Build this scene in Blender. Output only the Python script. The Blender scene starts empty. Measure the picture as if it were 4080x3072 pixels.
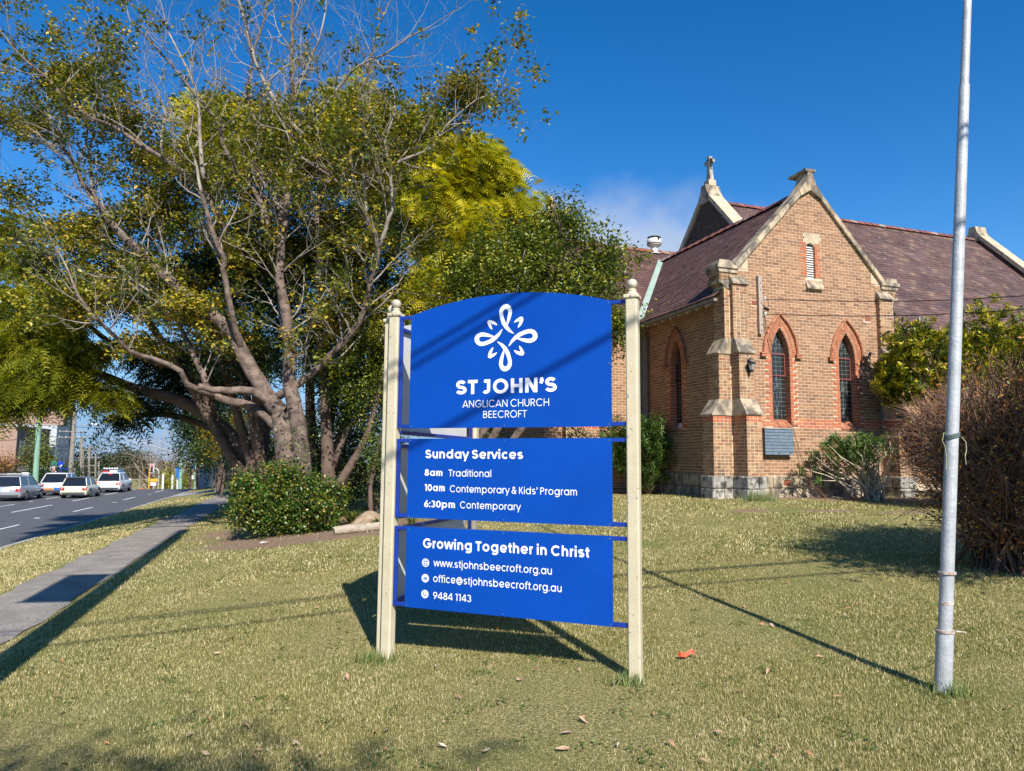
import bpy, math, random
import numpy as np
from mathutils import Vector, Matrix

random.seed(7)
rng = np.random.default_rng(11)
S = bpy.context.scene
COL = S.collection
R = math.radians

# ------------------------------------------------------------------ camera, sky, sun, exposure
F, CX, CY, EYE = 2850.0, 2040.0, 1536.0, 1.6          # the photograph's lens in its own pixels (4080 x 3072)
PITCH, ROLL = math.atan(299 / 2850), 0.0087
cam_d = bpy.data.cameras.new("camera")
cam = bpy.data.objects.new("camera", cam_d)
COL.objects.link(cam)
CAM_M = Matrix.Rotation(math.pi / 2 + PITCH, 4, 'X') @ Matrix.Rotation(ROLL, 4, 'Z')
cam.matrix_world = Matrix.Translation((0, 0, EYE)) @ CAM_M
cam_d.sensor_width = 36
cam_d.lens = 36 * F / 4080
cam_d.clip_start = 0.05
cam_d.clip_end = 3000
S.camera = cam

SUN_AZ, SUN_EL = R(17.9), R(39)                       # the sun stands behind the camera, a little to the right
to_sun = Vector((math.sin(SUN_AZ) * math.cos(SUN_EL), -math.cos(SUN_AZ) * math.cos(SUN_EL), math.sin(SUN_EL)))
sl = bpy.data.lights.new("sun", 'SUN')
sl.energy = 5.0
sl.angle = R(0.53)
sl.color = (1.0, 0.95, 0.87)
so = bpy.data.objects.new("sun", sl)
COL.objects.link(so)
so.rotation_euler = to_sun.to_track_quat('Z', 'Y').to_euler()

W = bpy.data.worlds.new("World")
S.world = W
W.use_nodes = True
nt = W.node_tree
nt.nodes.clear()
def wn(t, **k):
    n = nt.nodes.new(t)
    for a, b in k.items(): setattr(n, a, b)
    return n
def wl(a, b): nt.links.new(a, b)
def wmath(op, a, b=None, c=None):
    n = wn('ShaderNodeMath', operation=op)
    for i, v in enumerate((a, b, c)):
        if v is None: continue
        if isinstance(v, (int, float)): n.inputs[i].default_value = v
        else: wl(v, n.inputs[i])
    return n.outputs[0]
sky = wn('ShaderNodeTexSky', sky_type='NISHITA', sun_disc=False)
sky.sun_elevation = SUN_EL
sky.sun_rotation = math.pi - SUN_AZ
sky.air_density = 1.0; sky.dust_density = 0.15; sky.ozone_density = 3.0; sky.altitude = 300
hsv = wn('ShaderNodeHueSaturation')
hsv.inputs['Saturation'].default_value = 1.385
hsv.inputs['Hue'].default_value = 0.505
hsv.inputs['Value'].default_value = 1.80
wl(sky.outputs[0], hsv.inputs['Color'])
tc = wn('ShaderNodeTexCoord')
sep = wn('ShaderNodeSeparateXYZ'); wl(tc.outputs['Generated'], sep.inputs[0])
el = sep.outputs['Z']
# clouds low over the horizon all round, and a soft bank a little higher
mp = wn('ShaderNodeMapping'); mp.inputs['Scale'].default_value = (1.0, 1.0, 3.2)
wl(tc.outputs['Generated'], mp.inputs[0])
n1 = wn('ShaderNodeTexNoise'); n1.inputs['Scale'].default_value = 6.0; n1.inputs['Detail'].default_value = 8; n1.inputs['Roughness'].default_value = 0.6
wl(mp.outputs[0], n1.inputs['Vector'])
low = wn('ShaderNodeMapRange', interpolation_type='SMOOTHSTEP')
low.inputs[1].default_value = 0.16; low.inputs[2].default_value = 0.03; low.inputs[3].default_value = 0.0; low.inputs[4].default_value = 0.27
wl(el, low.inputs[0])
cmask = wn('ShaderNodeMapRange', interpolation_type='SMOOTHSTEP')
cmask.inputs[1].default_value = 0.72; cmask.inputs[2].default_value = 0.92
wl(wmath('ADD', n1.outputs[0], low.outputs[0]), cmask.inputs[0])
# the high bank: a soft region about one direction, edges broken by noise
dv = wn('ShaderNodeVectorMath', operation='SUBTRACT'); wl(tc.outputs['Generated'], dv.inputs[0]); dv.inputs[1].default_value = (0.105, 0.945, 0.240)
ds = wn('ShaderNodeMapping'); ds.inputs['Rotation'].default_value = (0, R(12), 0); ds.inputs['Scale'].default_value = (5.0, 1.0, 10.0)
wl(dv.outputs[0], ds.inputs[0])
ln = wn('ShaderNodeVectorMath', operation='LENGTH'); wl(ds.outputs[0], ln.inputs[0])
n2 = wn('ShaderNodeTexNoise'); n2.inputs['Scale'].default_value = 14; n2.inputs['Detail'].default_value = 7
wl(tc.outputs['Generated'], n2.inputs['Vector'])
bm_ = wn('ShaderNodeMapRange', interpolation_type='SMOOTHSTEP')
bm_.inputs[1].default_value = 1.45; bm_.inputs[2].default_value = 0.65; bm_.inputs[3].default_value = 0; bm_.inputs[4].default_value = 0.88
wl(wmath('ADD', ln.outputs['Value'], wmath('MULTIPLY', wmath('SUBTRACT', n2.outputs[0], 0.5), 0.9)), bm_.inputs[0])
call = wmath('MAXIMUM', wmath('MULTIPLY', cmask.outputs[0], 0.85), bm_.outputs[0])
ccol = wn('ShaderNodeMix', data_type='RGBA'); ccol.inputs[6].default_value = (3.6, 5.0, 7.6, 1); ccol.inputs[7].default_value = (7.6, 8.3, 9.6, 1)
wl(n2.outputs[0], ccol.inputs[0])
cm = wn('ShaderNodeMix', data_type='RGBA')
hz = wn('ShaderNodeMapRange', interpolation_type='SMOOTHSTEP'); hz.inputs[1].default_value = 0.24; hz.inputs[2].default_value = 0.02; hz.inputs[3].default_value = 0; hz.inputs[4].default_value = 0.9
wl(el, hz.inputs[0])
hm = wn('ShaderNodeMix', data_type='RGBA'); hm.inputs[7].default_value = (2.1, 4.3, 8.0, 1)
wl(hz.outputs[0], hm.inputs[0]); wl(hsv.outputs[0], hm.inputs[6])
wl(call, cm.inputs[0]); wl(hm.outputs[2], cm.inputs[6]); wl(ccol.outputs[2], cm.inputs[7])
bg = wn('ShaderNodeBackground'); bg.inputs[1].default_value = 0.062
wo = wn('ShaderNodeOutputWorld')
wl(cm.outputs[2], bg.inputs[0]); wl(bg.outputs[0], wo.inputs[0])

S.view_settings.view_transform = 'Standard'
S.view_settings.look = 'None'
S.view_settings.gamma = 1
S.view_settings.use_curve_mapping = False
S.view_settings.exposure = 0.62
S.render.engine = 'CYCLES'
S.cycles.max_bounces = 6
S.cycles.transparent_max_bounces = 8

# ------------------------------------------------------------------ helpers
def at(px, py, Y):
    """the point seen at pixel (px, py) of the photograph, Y metres in front of the camera"""
    d = CAM_M.to_3x3() @ Vector(((px - CX) / F, -(py - CY) / F, -1))
    return Vector((0, 0, EYE)) + d * (Y / d.y)

ROAD = R(16.6)
dv_ = Vector((-math.sin(ROAD), math.cos(ROAD), 0)); nv_ = Vector((math.cos(ROAD), math.sin(ROAD), 0))
def uv2xy(u, v): return u * nv_ + v * dv_

def gz(x, y):
    """height of the ground"""
    x = np.asarray(x, float); y = np.asarray(y, float)
    u = x * nv_.x + y * nv_.y; v = x * dv_.x + y * dv_.y
    a = np.interp(u, [-60, -21.5, -18.2, -18.0, -8.02, -7.94, -6.5, -4.3, -3.0, -2.6, 0, 1, 2, 4, 8, 14, 20, 60],
                  [-1.3, -1.05, -1.0, -1.17, -1.17, -1.02, -0.85, -0.5, -0.46, -0.40, -0.16, -0.06, -0.01, 0, .08, .12, .15, .2])
    b = np.interp(u, [-1, 0, 2, 5, 9, 11, 15, 60], [0, .02, .06, .25, .5, .57, .55, .55])
    z = a + b * np.clip((v - 5) / 11, 0, 1)
    far = np.clip(v - 66, 0, 400)
    z = z - np.where(far < 30, far * far * 0.0027, 2.43 + np.minimum(far - 30, 20) * 0.16)
    return z
def gzs(x, y): return float(gz(x, y))

MATS = {}
def mat(name, c1, c2=None, rough=0.7, scale=4, bump=0, bscale=30, metal=0, spec=0.5, detail=5, coat=0, lo=0.35, hi=0.65, c3=None, s3=40, a3=(0.6, 0.7), emis=None):
    m = bpy.data.materials.new(name); m.use_nodes = True
    t = m.node_tree; b = t.nodes['Principled BSDF']
    b.inputs['Roughness'].default_value = rough; b.inputs['Metallic'].default_value = metal
    b.inputs['Specular IOR Level'].default_value = spec
    if coat: b.inputs['Coat Weight'].default_value = coat
    tcn = t.nodes.new('ShaderNodeTexCoord')
    if c2 is None: c2 = tuple(v * 0.86 for v in c1)
    n = t.nodes.new('ShaderNodeTexNoise'); n.inputs['Scale'].default_value = scale; n.inputs['Detail'].default_value = detail
    t.links.new(tcn.outputs['Object'], n.inputs['Vector'])
    r = t.nodes.new('ShaderNodeValToRGB')
    r.color_ramp.elements[0].position = lo; r.color_ramp.elements[1].position = hi
    r.color_ramp.elements[0].color = (*c1, 1); r.color_ramp.elements[1].color = (*c2, 1)
    t.links.new(n.outputs[0], r.inputs[0])
    out = r.outputs[0]
    if c3:
        n3 = t.nodes.new('ShaderNodeTexNoise'); n3.inputs['Scale'].default_value = s3; n3.inputs['Detail'].default_value = 4
        t.links.new(tcn.outputs['Object'], n3.inputs['Vector'])
        mr = t.nodes.new('ShaderNodeMapRange'); mr.inputs[1].default_value = a3[0]; mr.inputs[2].default_value = a3[1]
        t.links.new(n3.outputs[0], mr.inputs[0])
        mx = t.nodes.new('ShaderNodeMix'); mx.data_type = 'RGBA'; mx.inputs[7].default_value = (*c3, 1)
        t.links.new(mr.outputs[0], mx.inputs[0]); t.links.new(out, mx.inputs[6]); out = mx.outputs[2]
    t.links.new(out, b.inputs['Base Color'])
    if bump:
        nb = t.nodes.new('ShaderNodeTexNoise'); nb.inputs['Scale'].default_value = bscale; nb.inputs['Detail'].default_value = 6
        t.links.new(tcn.outputs['Object'], nb.inputs['Vector'])
        bp = t.nodes.new('ShaderNodeBump'); bp.inputs['Strength'].default_value = bump; bp.inputs['Distance'].default_value = 0.02
        t.links.new(nb.outputs[0], bp.inputs['Height']); t.links.new(bp.outputs[0], b.inputs['Normal'])
    if emis:
        b.inputs['Emission Color'].default_value = (*emis[:3], 1); b.inputs['Emission Strength'].default_value = emis[3]
    MATS[name] = m
    return m

def vmat(name, ramp, rough=0.7, spec=0.4, bump=0, bscale=60, trans=0.0, nz=0.25, nscale=8, stain=None):
    """material whose tone comes from the per-piece value 'var' plus the object's own random number"""
    m = bpy.data.materials.new(name); m.use_nodes = True
    t = m.node_tree; b = t.nodes['Principled BSDF']
    b.inputs['Roughness'].default_value = rough; b.inputs['Specular IOR Level'].default_value = spec
    at_ = t.nodes.new('ShaderNodeAttribute'); at_.attribute_name = 'var'
    oi = t.nodes.new('ShaderNodeObjectInfo')
    tcn = t.nodes.new('ShaderNodeTexCoord')
    ad = t.nodes.new('ShaderNodeMath'); ad.operation = 'ADD'
    t.links.new(at_.outputs['Fac'], ad.inputs[0]); t.links.new(oi.outputs['Random'], ad.inputs[1])
    fr = t.nodes.new('ShaderNodeMath'); fr.operation = 'FRACT'; t.links.new(ad.outputs[0], fr.inputs[0])
    cr = t.nodes.new('ShaderNodeValToRGB')
    els = cr.color_ramp.elements
    while len(els) < len(ramp): els.new(0.5)
    for e, (p, c) in zip(els, ramp): e.position = p; e.color = (*c, 1)
    t.links.new(fr.outputs[0], cr.inputs[0])
    n = t.nodes.new('ShaderNodeTexNoise'); n.inputs['Scale'].default_value = nscale; n.inputs['Detail'].default_value = 6
    t.links.new(tcn.outputs['Object'], n.inputs['Vector'])
    mr = t.nodes.new('ShaderNodeMapRange'); mr.inputs[1].default_value = 0.3; mr.inputs[2].default_value = 0.7
    mr.inputs[3].default_value = 1 - nz; mr.inputs[4].default_value = 1 + nz
    t.links.new(n.outputs[0], mr.inputs[0])
    mu = t.nodes.new('ShaderNodeVectorMath'); mu.operation = 'SCALE'
    t.links.new(cr.outputs[0], mu.inputs[0]); t.links.new(mr.outputs[0], mu.inputs['Scale'])
    out = mu.outputs[0]
    if stain:
        scol, ss, lo, hi, zs = stain
        mp_ = t.nodes.new('ShaderNodeMapping'); mp_.inputs['Scale'].default_value = (1, 1, zs)
        t.links.new(tcn.outputs['Object'], mp_.inputs[0])
        n3 = t.nodes.new('ShaderNodeTexNoise'); n3.inputs['Scale'].default_value = ss; n3.inputs['Detail'].default_value = 6; n3.inputs['Roughness'].default_value = 0.65
        t.links.new(mp_.outputs[0], n3.inputs['Vector'])
        m3 = t.nodes.new('ShaderNodeMapRange'); m3.inputs[1].default_value = lo; m3.inputs[2].default_value = hi
        t.links.new(n3.outputs[0], m3.inputs[0])
        mx = t.nodes.new('ShaderNodeMix'); mx.data_type = 'RGBA'; mx.inputs[7].default_value = (*scol, 1)
        t.links.new(m3.outputs[0], mx.inputs[0]); t.links.new(out, mx.inputs[6]); out = mx.outputs[2]
    t.links.new(out, b.inputs['Base Color'])
    if bump:
        nb = t.nodes.new('ShaderNodeTexNoise'); nb.inputs['Scale'].default_value = bscale; nb.inputs['Detail'].default_value = 5
        t.links.new(tcn.outputs['Object'], nb.inputs['Vector'])
        bp = t.nodes.new('ShaderNodeBump'); bp.inputs['Strength'].default_value = bump; bp.inputs['Distance'].default_value = 0.01
        t.links.new(nb.outputs[0], bp.inputs['Height']); t.links.new(bp.outputs[0], b.inputs['Normal'])
    if trans:
        tr = t.nodes.new('ShaderNodeBsdfTranslucent'); ms = t.nodes.new('ShaderNodeMixShader')
        br = t.nodes.new('ShaderNodeVectorMath'); br.operation = 'MULTIPLY'; br.inputs[1].default_value = (1.25, 1.35, 0.6)
        t.links.new(out, br.inputs[0]); t.links.new(br.outputs[0], tr.inputs[0])
        ms.inputs[0].default_value = trans
        t.links.new(b.outputs[0], ms.inputs[1]); t.links.new(tr.outputs[0], ms.inputs[2])
        t.links.new(ms.outputs[0], t.nodes['Material Output'].inputs[0])
    MATS[name] = m
    return m

def tag(o, label=None, cat=None, group=None, kind=None):
    if label: o['label'] = label
    if cat: o['category'] = cat
    if group: o['group'] = group
    if kind: o['kind'] = kind
    return o
def empty(name, loc=(0, 0, 0), rz=0, label=None, cat=None, group=None):
    o = bpy.data.objects.new(name, None); COL.objects.link(o)
    o.location = loc; o.rotation_euler = (0, 0, rz); o.empty_display_size = 0.2
    return tag(o, label, cat, group)
def link(name, me, parent=None, m=None, smooth=False):
    if m is not None and not me.materials: me.materials.append(m)
    o = bpy.data.objects.new(name, me); COL.objects.link(o)
    if parent: o.parent = parent
    if smooth: me.polygons.foreach_set('use_smooth', [True] * len(me.polygons))
    return o
def copy_tree(o, parent=None):
    c = o.copy(); COL.objects.link(c)
    if parent: c.parent = parent
    for ch in o.children: copy_tree(ch, c)
    return c

class MB:
    def __init__(s): s.v = []; s.f = []; s.a = []
    def face(s, pts, a=0.0):
        i = len(s.v); s.v += [tuple(p) for p in pts]; s.f.append(tuple(range(i, i + len(pts)))); s.a.append(a)
    def box(s, x0, x1, y0, y1, z0, z1, a=0.0, M=None, skip_back=False):
        if M is None: M = lambda p, q, r: (p, q, r)
        i = len(s.v)
        s.v += [tuple(M(x, y, z)) for z in (z0, z1) for y in (y0, y1) for x in (x0, x1)]
        fs = [(0, 1, 5, 4), (1, 3, 7, 5), (2, 0, 4, 6), (4, 5, 7, 6), (0, 2, 3, 1)]
        if not skip_back: fs.append((3, 2, 6, 7))
        for f in fs: s.f.append(tuple(i + k for k in f)); s.a.append(a)
        return s
    def prism(s, poly, y0, y1, a=0.0, M=None):
        """polygon in (x, z) extruded from y0 to y1"""
        if M is None: M = lambda p, q, r: (p, q, r)
        n = len(poly); i = len(s.v)
        s.v += [tuple(M(x, y0, z)) for x, z in poly] + [tuple(M(x, y1, z)) for x, z in poly]
        s.f.append(tuple(i + k for k in range(n))); s.a.append(a)
        s.f.append(tuple(i + n + k for k in reversed(range(n)))); s.a.append(a)
        for k in range(n):
            j = (k + 1) % n
            s.f.append((i + j, i + k, i + n + k, i + n + j)); s.a.append(a)
        return s
    def tube(s, pts, rads, n=6, a=0.0, cap=True):
        pts = [Vector(p) for p in pts]
        if isinstance(rads, (int, float)): rads = [rads] * len(pts)
        i0 = len(s.v); prev = None
        for k, p in enumerate(pts):
            if k == 0: t = pts[1] - pts[0]
            elif k == len(pts) - 1: t = pts[-1] - pts[-2]
            else: t = pts[k + 1] - pts[k - 1]
            if t.length < 1e-9: t = Vector((0, 0, 1))
            t.normalize()
            if prev is None:
                up = Vector((0, 0, 1)) if abs(t.z) < 0.9 else Vector((1, 0, 0))
                x = t.cross(up).normalized()
            else:
                x = prev - t * prev.dot(t)
                x = x.normalized() if x.length > 1e-6 else t.orthogonal().normalized()
            prev = x; y = t.cross(x)
            for j in range(n):
                an = 2 * math.pi * j / n
                q = p + (x * math.cos(an) + y * math.sin(an)) * rads[k]
                s.v.append((q.x, q.y, q.z))
        for k in range(len(pts) - 1):
            for j in range(n):
                j2 = (j + 1) % n
                s.f.append((i0 + k * n + j, i0 + k * n + j2, i0 + (k + 1) * n + j2, i0 + (k + 1) * n + j)); s.a.append(a)
        if cap:
            s.f.append(tuple(i0 + j for j in reversed(range(n)))); s.a.append(a)
            s.f.append(tuple(i0 + (len(pts) - 1) * n + j for j in range(n))); s.a.append(a)
        return s
    def lathe(s, prof, c=(0, 0, 0), n=16, a=0.0):
        i0 = len(s.v)
        for r, z in prof:
            for j in range(n):
                an = 2 * math.pi * j / n
                s.v.append((c[0] + r * math.cos(an), c[1] + r * math.sin(an), c[2] + z))
        for k in range(len(prof) - 1):
            for j in range(n):
                j2 = (j + 1) % n
                s.f.append((i0 + k * n + j, i0 + k * n + j2, i0 + (k + 1) * n + j2, i0 + (k + 1) * n + j)); s.a.append(a)
        return s
    def mesh(s, name, m=None):
        me = bpy.data.meshes.new(name); me.from_pydata(s.v, [], s.f)
        if any(s.a):
            at_ = me.attributes.new('var', 'FLOAT', 'FACE'); at_.data.foreach_set('value', s.a)
        if m: me.materials.append(m)
        me.update()
        return me
    def obj(s, name, m, parent=None, smooth=False):
        return link(name, s.mesh(name, m), parent, None, smooth)

def npmesh(name, V, Fc, var, m, smooth=False):
    """V (n,3), Fc (k,3 or 4) index array, var per face"""
    me = bpy.data.meshes.new(name)
    k, c = Fc.shape
    me.vertices.add(len(V)); me.vertices.foreach_set('co', np.ascontiguousarray(V, np.float32).ravel())
    me.loops.add(k * c); me.loops.foreach_set('vertex_index', np.ascontiguousarray(Fc, np.int32).ravel())
    me.polygons.add(k); me.polygons.foreach_set('loop_start', np.arange(0, k * c, c, dtype=np.int32))
    me.polygons.foreach_set('loop_total', np.full(k, c, np.int32))
    if var is not None:
        at_ = me.attributes.new('var', 'FLOAT', 'FACE'); at_.data.foreach_set('value', np.ascontiguousarray(var, np.float32))
    me.materials.append(m)
    me.update(calc_edges=True)
    if smooth: me.polygons.foreach_set('use_smooth', [True] * k)
    return me

def leaves(pos, size, var, nrm=None, aspect=0.45, up=0.5, droop=0.0, r=None):
    """leaf blades: pos (n,3); returns V, F (two triangles folded on the midrib)"""
    r = r or rng
    n = len(pos)
    size = np.broadcast_to(size, (n,)) * r.uniform(0.7, 1.25, n)
    nr = r.normal(size=(n, 3)); nr[:, 2] = np.abs(nr[:, 2]) + up
    if nrm is not None: nr = nr * 0.8 + nrm
    nr /= np.linalg.norm(nr, axis=1)[:, None]
    t = r.normal(size=(n, 3)); t[:, 2] -= droop
    t -= nr * np.sum(t * nr, 1)[:, None]; t /= np.linalg.norm(t, axis=1)[:, None]
    b = np.cross(nr, t)
    s = size[:, None]
    p0 = pos - t * s * 0.5; p2 = pos + t * s * 0.5 - nr * s * 0.08
    w = s * aspect * 0.5
    p1 = pos + b * w + nr * s * 0.10; p3 = pos - b * w + nr * s * 0.10
    V = np.stack([p0, p1, p2, p3], 1).reshape(-1, 3)
    i = np.arange(n)[:, None] * 4
    Fc = np.concatenate([i + [0, 1, 2], i + [0, 2, 3]], 1).reshape(-1, 3)
    return V, Fc, np.repeat(var, 2)

# ------------------------------------------------------------------ materials
mat('cream', (0.56, 0.49, 0.34), (0.50, 0.43, 0.29), rough=0.5, scale=6, c3=(0.20, 0.20, 0.24), s3=34, a3=(0.67, 0.72), bump=0.15, bscale=60)
mat('cream_ball', (0.55, 0.49, 0.38), (0.40, 0.36, 0.28), rough=0.65, scale=30, bump=0.3, bscale=80)
mat('sign_blue', (0.0010, 0.061, 0.37), (0.0008, 0.052, 0.325), rough=0.42, spec=0.22, scale=1.6, detail=8, c3=(0.012, 0.075, 0.36), s3=26, a3=(0.60, 0.80))
mat('frame_blue', (0.006, 0.040, 0.30), (0.005, 0.030, 0.24), rough=0.4, scale=5)
mat('sign_white', (0.86, 0.86, 0.86), (0.84, 0.84, 0.84), rough=0.5)
mat('sign_back', (0.62, 0.60, 0.58), (0.56, 0.55, 0.53), rough=0.5, scale=3)
mat('screw', (0.35, 0.40, 0.5), rough=0.3, metal=0.8)
mat('galv', (0.36, 0.37, 0.38), (0.46, 0.47, 0.48), rough=0.5, metal=0.15, scale=9, bump=0.2, bscale=40, c3=(0.48, 0.50, 0.52), s3=14, a3=(0.56, 0.70))
mat('rust', (0.30, 0.17, 0.10), (0.55, 0.52, 0.48), rough=0.8, scale=40)
mat('rope', (0.10, 0.13, 0.13), (0.05, 0.06, 0.06), rough=0.8)
mat('rope_pale', (0.45, 0.45, 0.20), (0.5, 0.5, 0.4), rough=0.8)
mat('asphalt', (0.075, 0.076, 0.080), (0.092, 0.093, 0.096), rough=0.85, scale=1.5, bump=0.4, bscale=90, c3=(0.10, 0.10, 0.105), s3=160, a3=(0.62, 0.72))
mat('path', (0.30, 0.265, 0.225), (0.21, 0.185, 0.157), rough=0.9, scale=2.2, bump=0.5, bscale=70, c3=(0.12, 0.105, 0.088), s3=26, a3=(0.54, 0.68))
mat('concrete', (0.36, 0.34, 0.31), (0.27, 0.26, 0.24), rough=0.9, scale=3, bump=0.3)
mat('paint_white', (0.75, 0.75, 0.73), (0.62, 0.62, 0.6), rough=0.7, scale=8)
mat('soil', (0.22, 0.155, 0.10), (0.36, 0.26, 0.17), rough=1, scale=6, bump=0.8, bscale=25, c3=(0.36, 0.25, 0.16), s3=40, a3=(0.58, 0.66))
mat('mortar', (0.68, 0.55, 0.385), (0.58, 0.455, 0.315), rough=0.95, scale=5, bump=0.2)
mat('mortar_dark', (0.16, 0.12, 0.09), (0.22, 0.17, 0.12), rough=0.95, scale=5)
vmat('brick', [(0.0, (0.26, 0.138, 0.076)), (0.3, (0.33, 0.182, 0.100)), (0.6, (0.215, 0.118, 0.070)), (0.85, (0.40, 0.225, 0.125)), (1.0, (0.175, 0.090, 0.055))],
     rough=0.85, spec=0.2, bump=0.4, nz=0.18, nscale=14, stain=((0.075, 0.06, 0.05), 1.1, 0.62, 0.86, 0.45))
vmat('brick_header', [(0.0, (0.36, 0.22, 0.115)), (0.35, (0.24, 0.145, 0.085)), (0.6, (0.40, 0.25, 0.13)), (0.85, (0.30, 0.14, 0.075)), (1.0, (0.19, 0.115, 0.075))],
     rough=0.85, spec=0.2, bump=0.4, nz=0.2, nscale=14, stain=((0.06, 0.05, 0.045), 1.4, 0.56, 0.74, 0.4))
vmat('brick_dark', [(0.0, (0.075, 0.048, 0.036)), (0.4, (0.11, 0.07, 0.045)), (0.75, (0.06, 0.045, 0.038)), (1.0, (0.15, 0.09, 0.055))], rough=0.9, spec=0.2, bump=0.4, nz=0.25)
vmat('brick_red', [(0.0, (0.42, 0.125, 0.055)), (0.4, (0.36, 0.11, 0.055)), (0.7, (0.46, 0.165, 0.075)), (1.0, (0.30, 0.095, 0.055))], rough=0.8, spec=0.25, bump=0.3, nz=0.18)
vmat('brick_arch', [(0.0, (0.40, 0.155, 0.08)), (0.5, (0.34, 0.135, 0.075)), (0.8, (0.43, 0.20, 0.11)), (1.0, (0.24, 0.10, 0.065))], rough=0.85, spec=0.2, bump=0.3, nz=0.25)
vmat('sandstone', [(0.0, (0.46, 0.36, 0.23)), (0.5, (0.40, 0.33, 0.24)), (1.0, (0.50, 0.39, 0.25))], rough=0.9, spec=0.2, bump=0.6, bscale=25, nz=0.2, nscale=5,
     stain=((0.13, 0.11, 0.09), 3.6, 0.42, 0.60, 0.45))
vmat('sandstone_clean', [(0.0, (0.52, 0.42, 0.28)), (1.0, (0.44, 0.36, 0.25))], rough=0.9, spec=0.2, bump=0.4, bscale=25, nz=0.2, nscale=5, stain=((0.20, 0.17, 0.13), 4.0, 0.52, 0.70, 0.6))
vmat('stone_grey', [(0.0, (0.36, 0.34, 0.30)), (0.5, (0.27, 0.25, 0.22)), (1.0, (0.42, 0.39, 0.33))], rough=0.95, spec=0.2, bump=1.0, bscale=14, nz=0.3, nscale=5,
     stain=((0.075, 0.065, 0.055), 4.0, 0.50, 0.62, 1))
vmat('slate', [(0.0, (0.105, 0.058, 0.050)), (0.35, (0.13, 0.068, 0.058)), (0.7, (0.088, 0.050, 0.048)), (1.0, (0.155, 0.088, 0.072))], rough=0.75, spec=0.2, bump=0.3, nz=0.2, nscale=3,
     stain=((0.24, 0.20, 0.15), 5.5, 0.66, 0.76, 1))
vmat('slate_nave', [(0.0, (0.105, 0.062, 0.056)), (0.35, (0.13, 0.074, 0.064)), (0.7, (0.088, 0.058, 0.060)), (1.0, (0.18, 0.12, 0.085))], rough=0.75, spec=0.2, bump=0.3, nz=0.3, nscale=1.2,
     stain=((0.30, 0.25, 0.19), 6.0, 0.62, 0.72, 1))
vmat('ridge', [(0.0, (0.18, 0.055, 0.04)), (0.5, (0.24, 0.085, 0.06)), (0.8, (0.13, 0.05, 0.045)), (1.0, (0.32, 0.24, 0.19))], rough=0.7, nz=0.3)
mat('copper', (0.25, 0.37, 0.30), (0.36, 0.42, 0.36), rough=0.7, scale=3)
mat('timber_grey', (0.40, 0.33, 0.27), (0.30, 0.25, 0.21), rough=0.85, scale=12, bump=0.3)
mat('white_paint', (0.72, 0.71, 0.66), (0.60, 0.58, 0.52), rough=0.6)
mat('gutter_paint', (0.22, 0.19, 0.15), (0.17, 0.15, 0.12), rough=0.5)
mat('glass_dark', (0.018, 0.017, 0.016), (0.03, 0.028, 0.025), rough=0.12, scale=9, spec=0.6)
mat('lead', (0.26, 0.31, 0.29), (0.20, 0.25, 0.24), rough=0.6, scale=10)
mat('red_frame', (0.20, 0.05, 0.045), (0.16, 0.04, 0.035), rough=0.6)
mat('blue_grey', (0.085, 0.125, 0.165), (0.12, 0.165, 0.20), rough=0.7, scale=7, bump=0.3, bscale=40)
mat('black_iron', (0.015, 0.016, 0.02), rough=0.45)
mat('lamp_glass', (0.25, 0.24, 0.20), (0.35, 0.32, 0.26), rough=0.2)
mat('porcelain', (0.6, 0.58, 0.52), rough=0.3)
mat('bark', (0.075, 0.052, 0.040), (0.21, 0.152, 0.118), rough=0.95, scale=5, bump=1.0, bscale=18, c3=(0.05, 0.037, 0.028), s3=12, a3=(0.56, 0.72))
mat('bark_pale', (0.36, 0.31, 0.26), (0.16, 0.132, 0.108), rough=0.95, scale=4, bump=0.6, bscale=30)
mat('bark_dark', (0.10, 0.068, 0.052), (0.15, 0.10, 0.075), rough=0.95, scale=4, bump=0.8, bscale=18)
mat('twig_brown', (0.10, 0.052, 0.034), (0.21, 0.115, 0.075), rough=0.9, scale=3)
mat('stem_pale', (0.62, 0.53, 0.41), (0.42, 0.35, 0.26), rough=0.9, scale=6, bump=0.3)
mat('log_wood', (0.42, 0.35, 0.26), (0.28, 0.23, 0.17), rough=0.9, scale=9, bump=0.6, bscale=20)
vmat('leaf_main', [(0.0, (0.020, 0.040, 0.010)), (0.30, (0.055, 0.090, 0.013)), (0.52, (0.14, 0.165, 0.016)), (0.76, (0.33, 0.29, 0.020)), (1.0, (0.56, 0.36, 0.04))], rough=0.42, spec=0.5, trans=0.22, nz=0.1, nscale=2)
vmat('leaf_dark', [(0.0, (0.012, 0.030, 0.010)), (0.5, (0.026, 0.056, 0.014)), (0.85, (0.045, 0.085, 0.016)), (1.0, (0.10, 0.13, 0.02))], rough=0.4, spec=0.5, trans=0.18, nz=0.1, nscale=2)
vmat('leaf_camphor', [(0.0, (0.034, 0.060, 0.012)), (0.45, (0.085, 0.130, 0.016)), (0.78, (0.165, 0.205, 0.022)), (1.0, (0.32, 0.29, 0.03))], rough=0.38, spec=0.5, trans=0.22, nz=0.1, nscale=2)
vmat('leaf_jac', [(0.0, (0.18, 0.19, 0.012)), (0.45, (0.32, 0.31, 0.018)), (1.0, (0.70, 0.58, 0.03))], rough=0.6, spec=0.3, trans=0.42, nz=0.15, nscale=1)
vmat('leaf_jac_green', [(0.0, (0.10, 0.13, 0.014)), (0.5, (0.25, 0.26, 0.018)), (0.85, (0.42, 0.37, 0.02)), (1.0, (0.55, 0.43, 0.02))], rough=0.6, spec=0.3, trans=0.42, nz=0.15, nscale=1)
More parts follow.
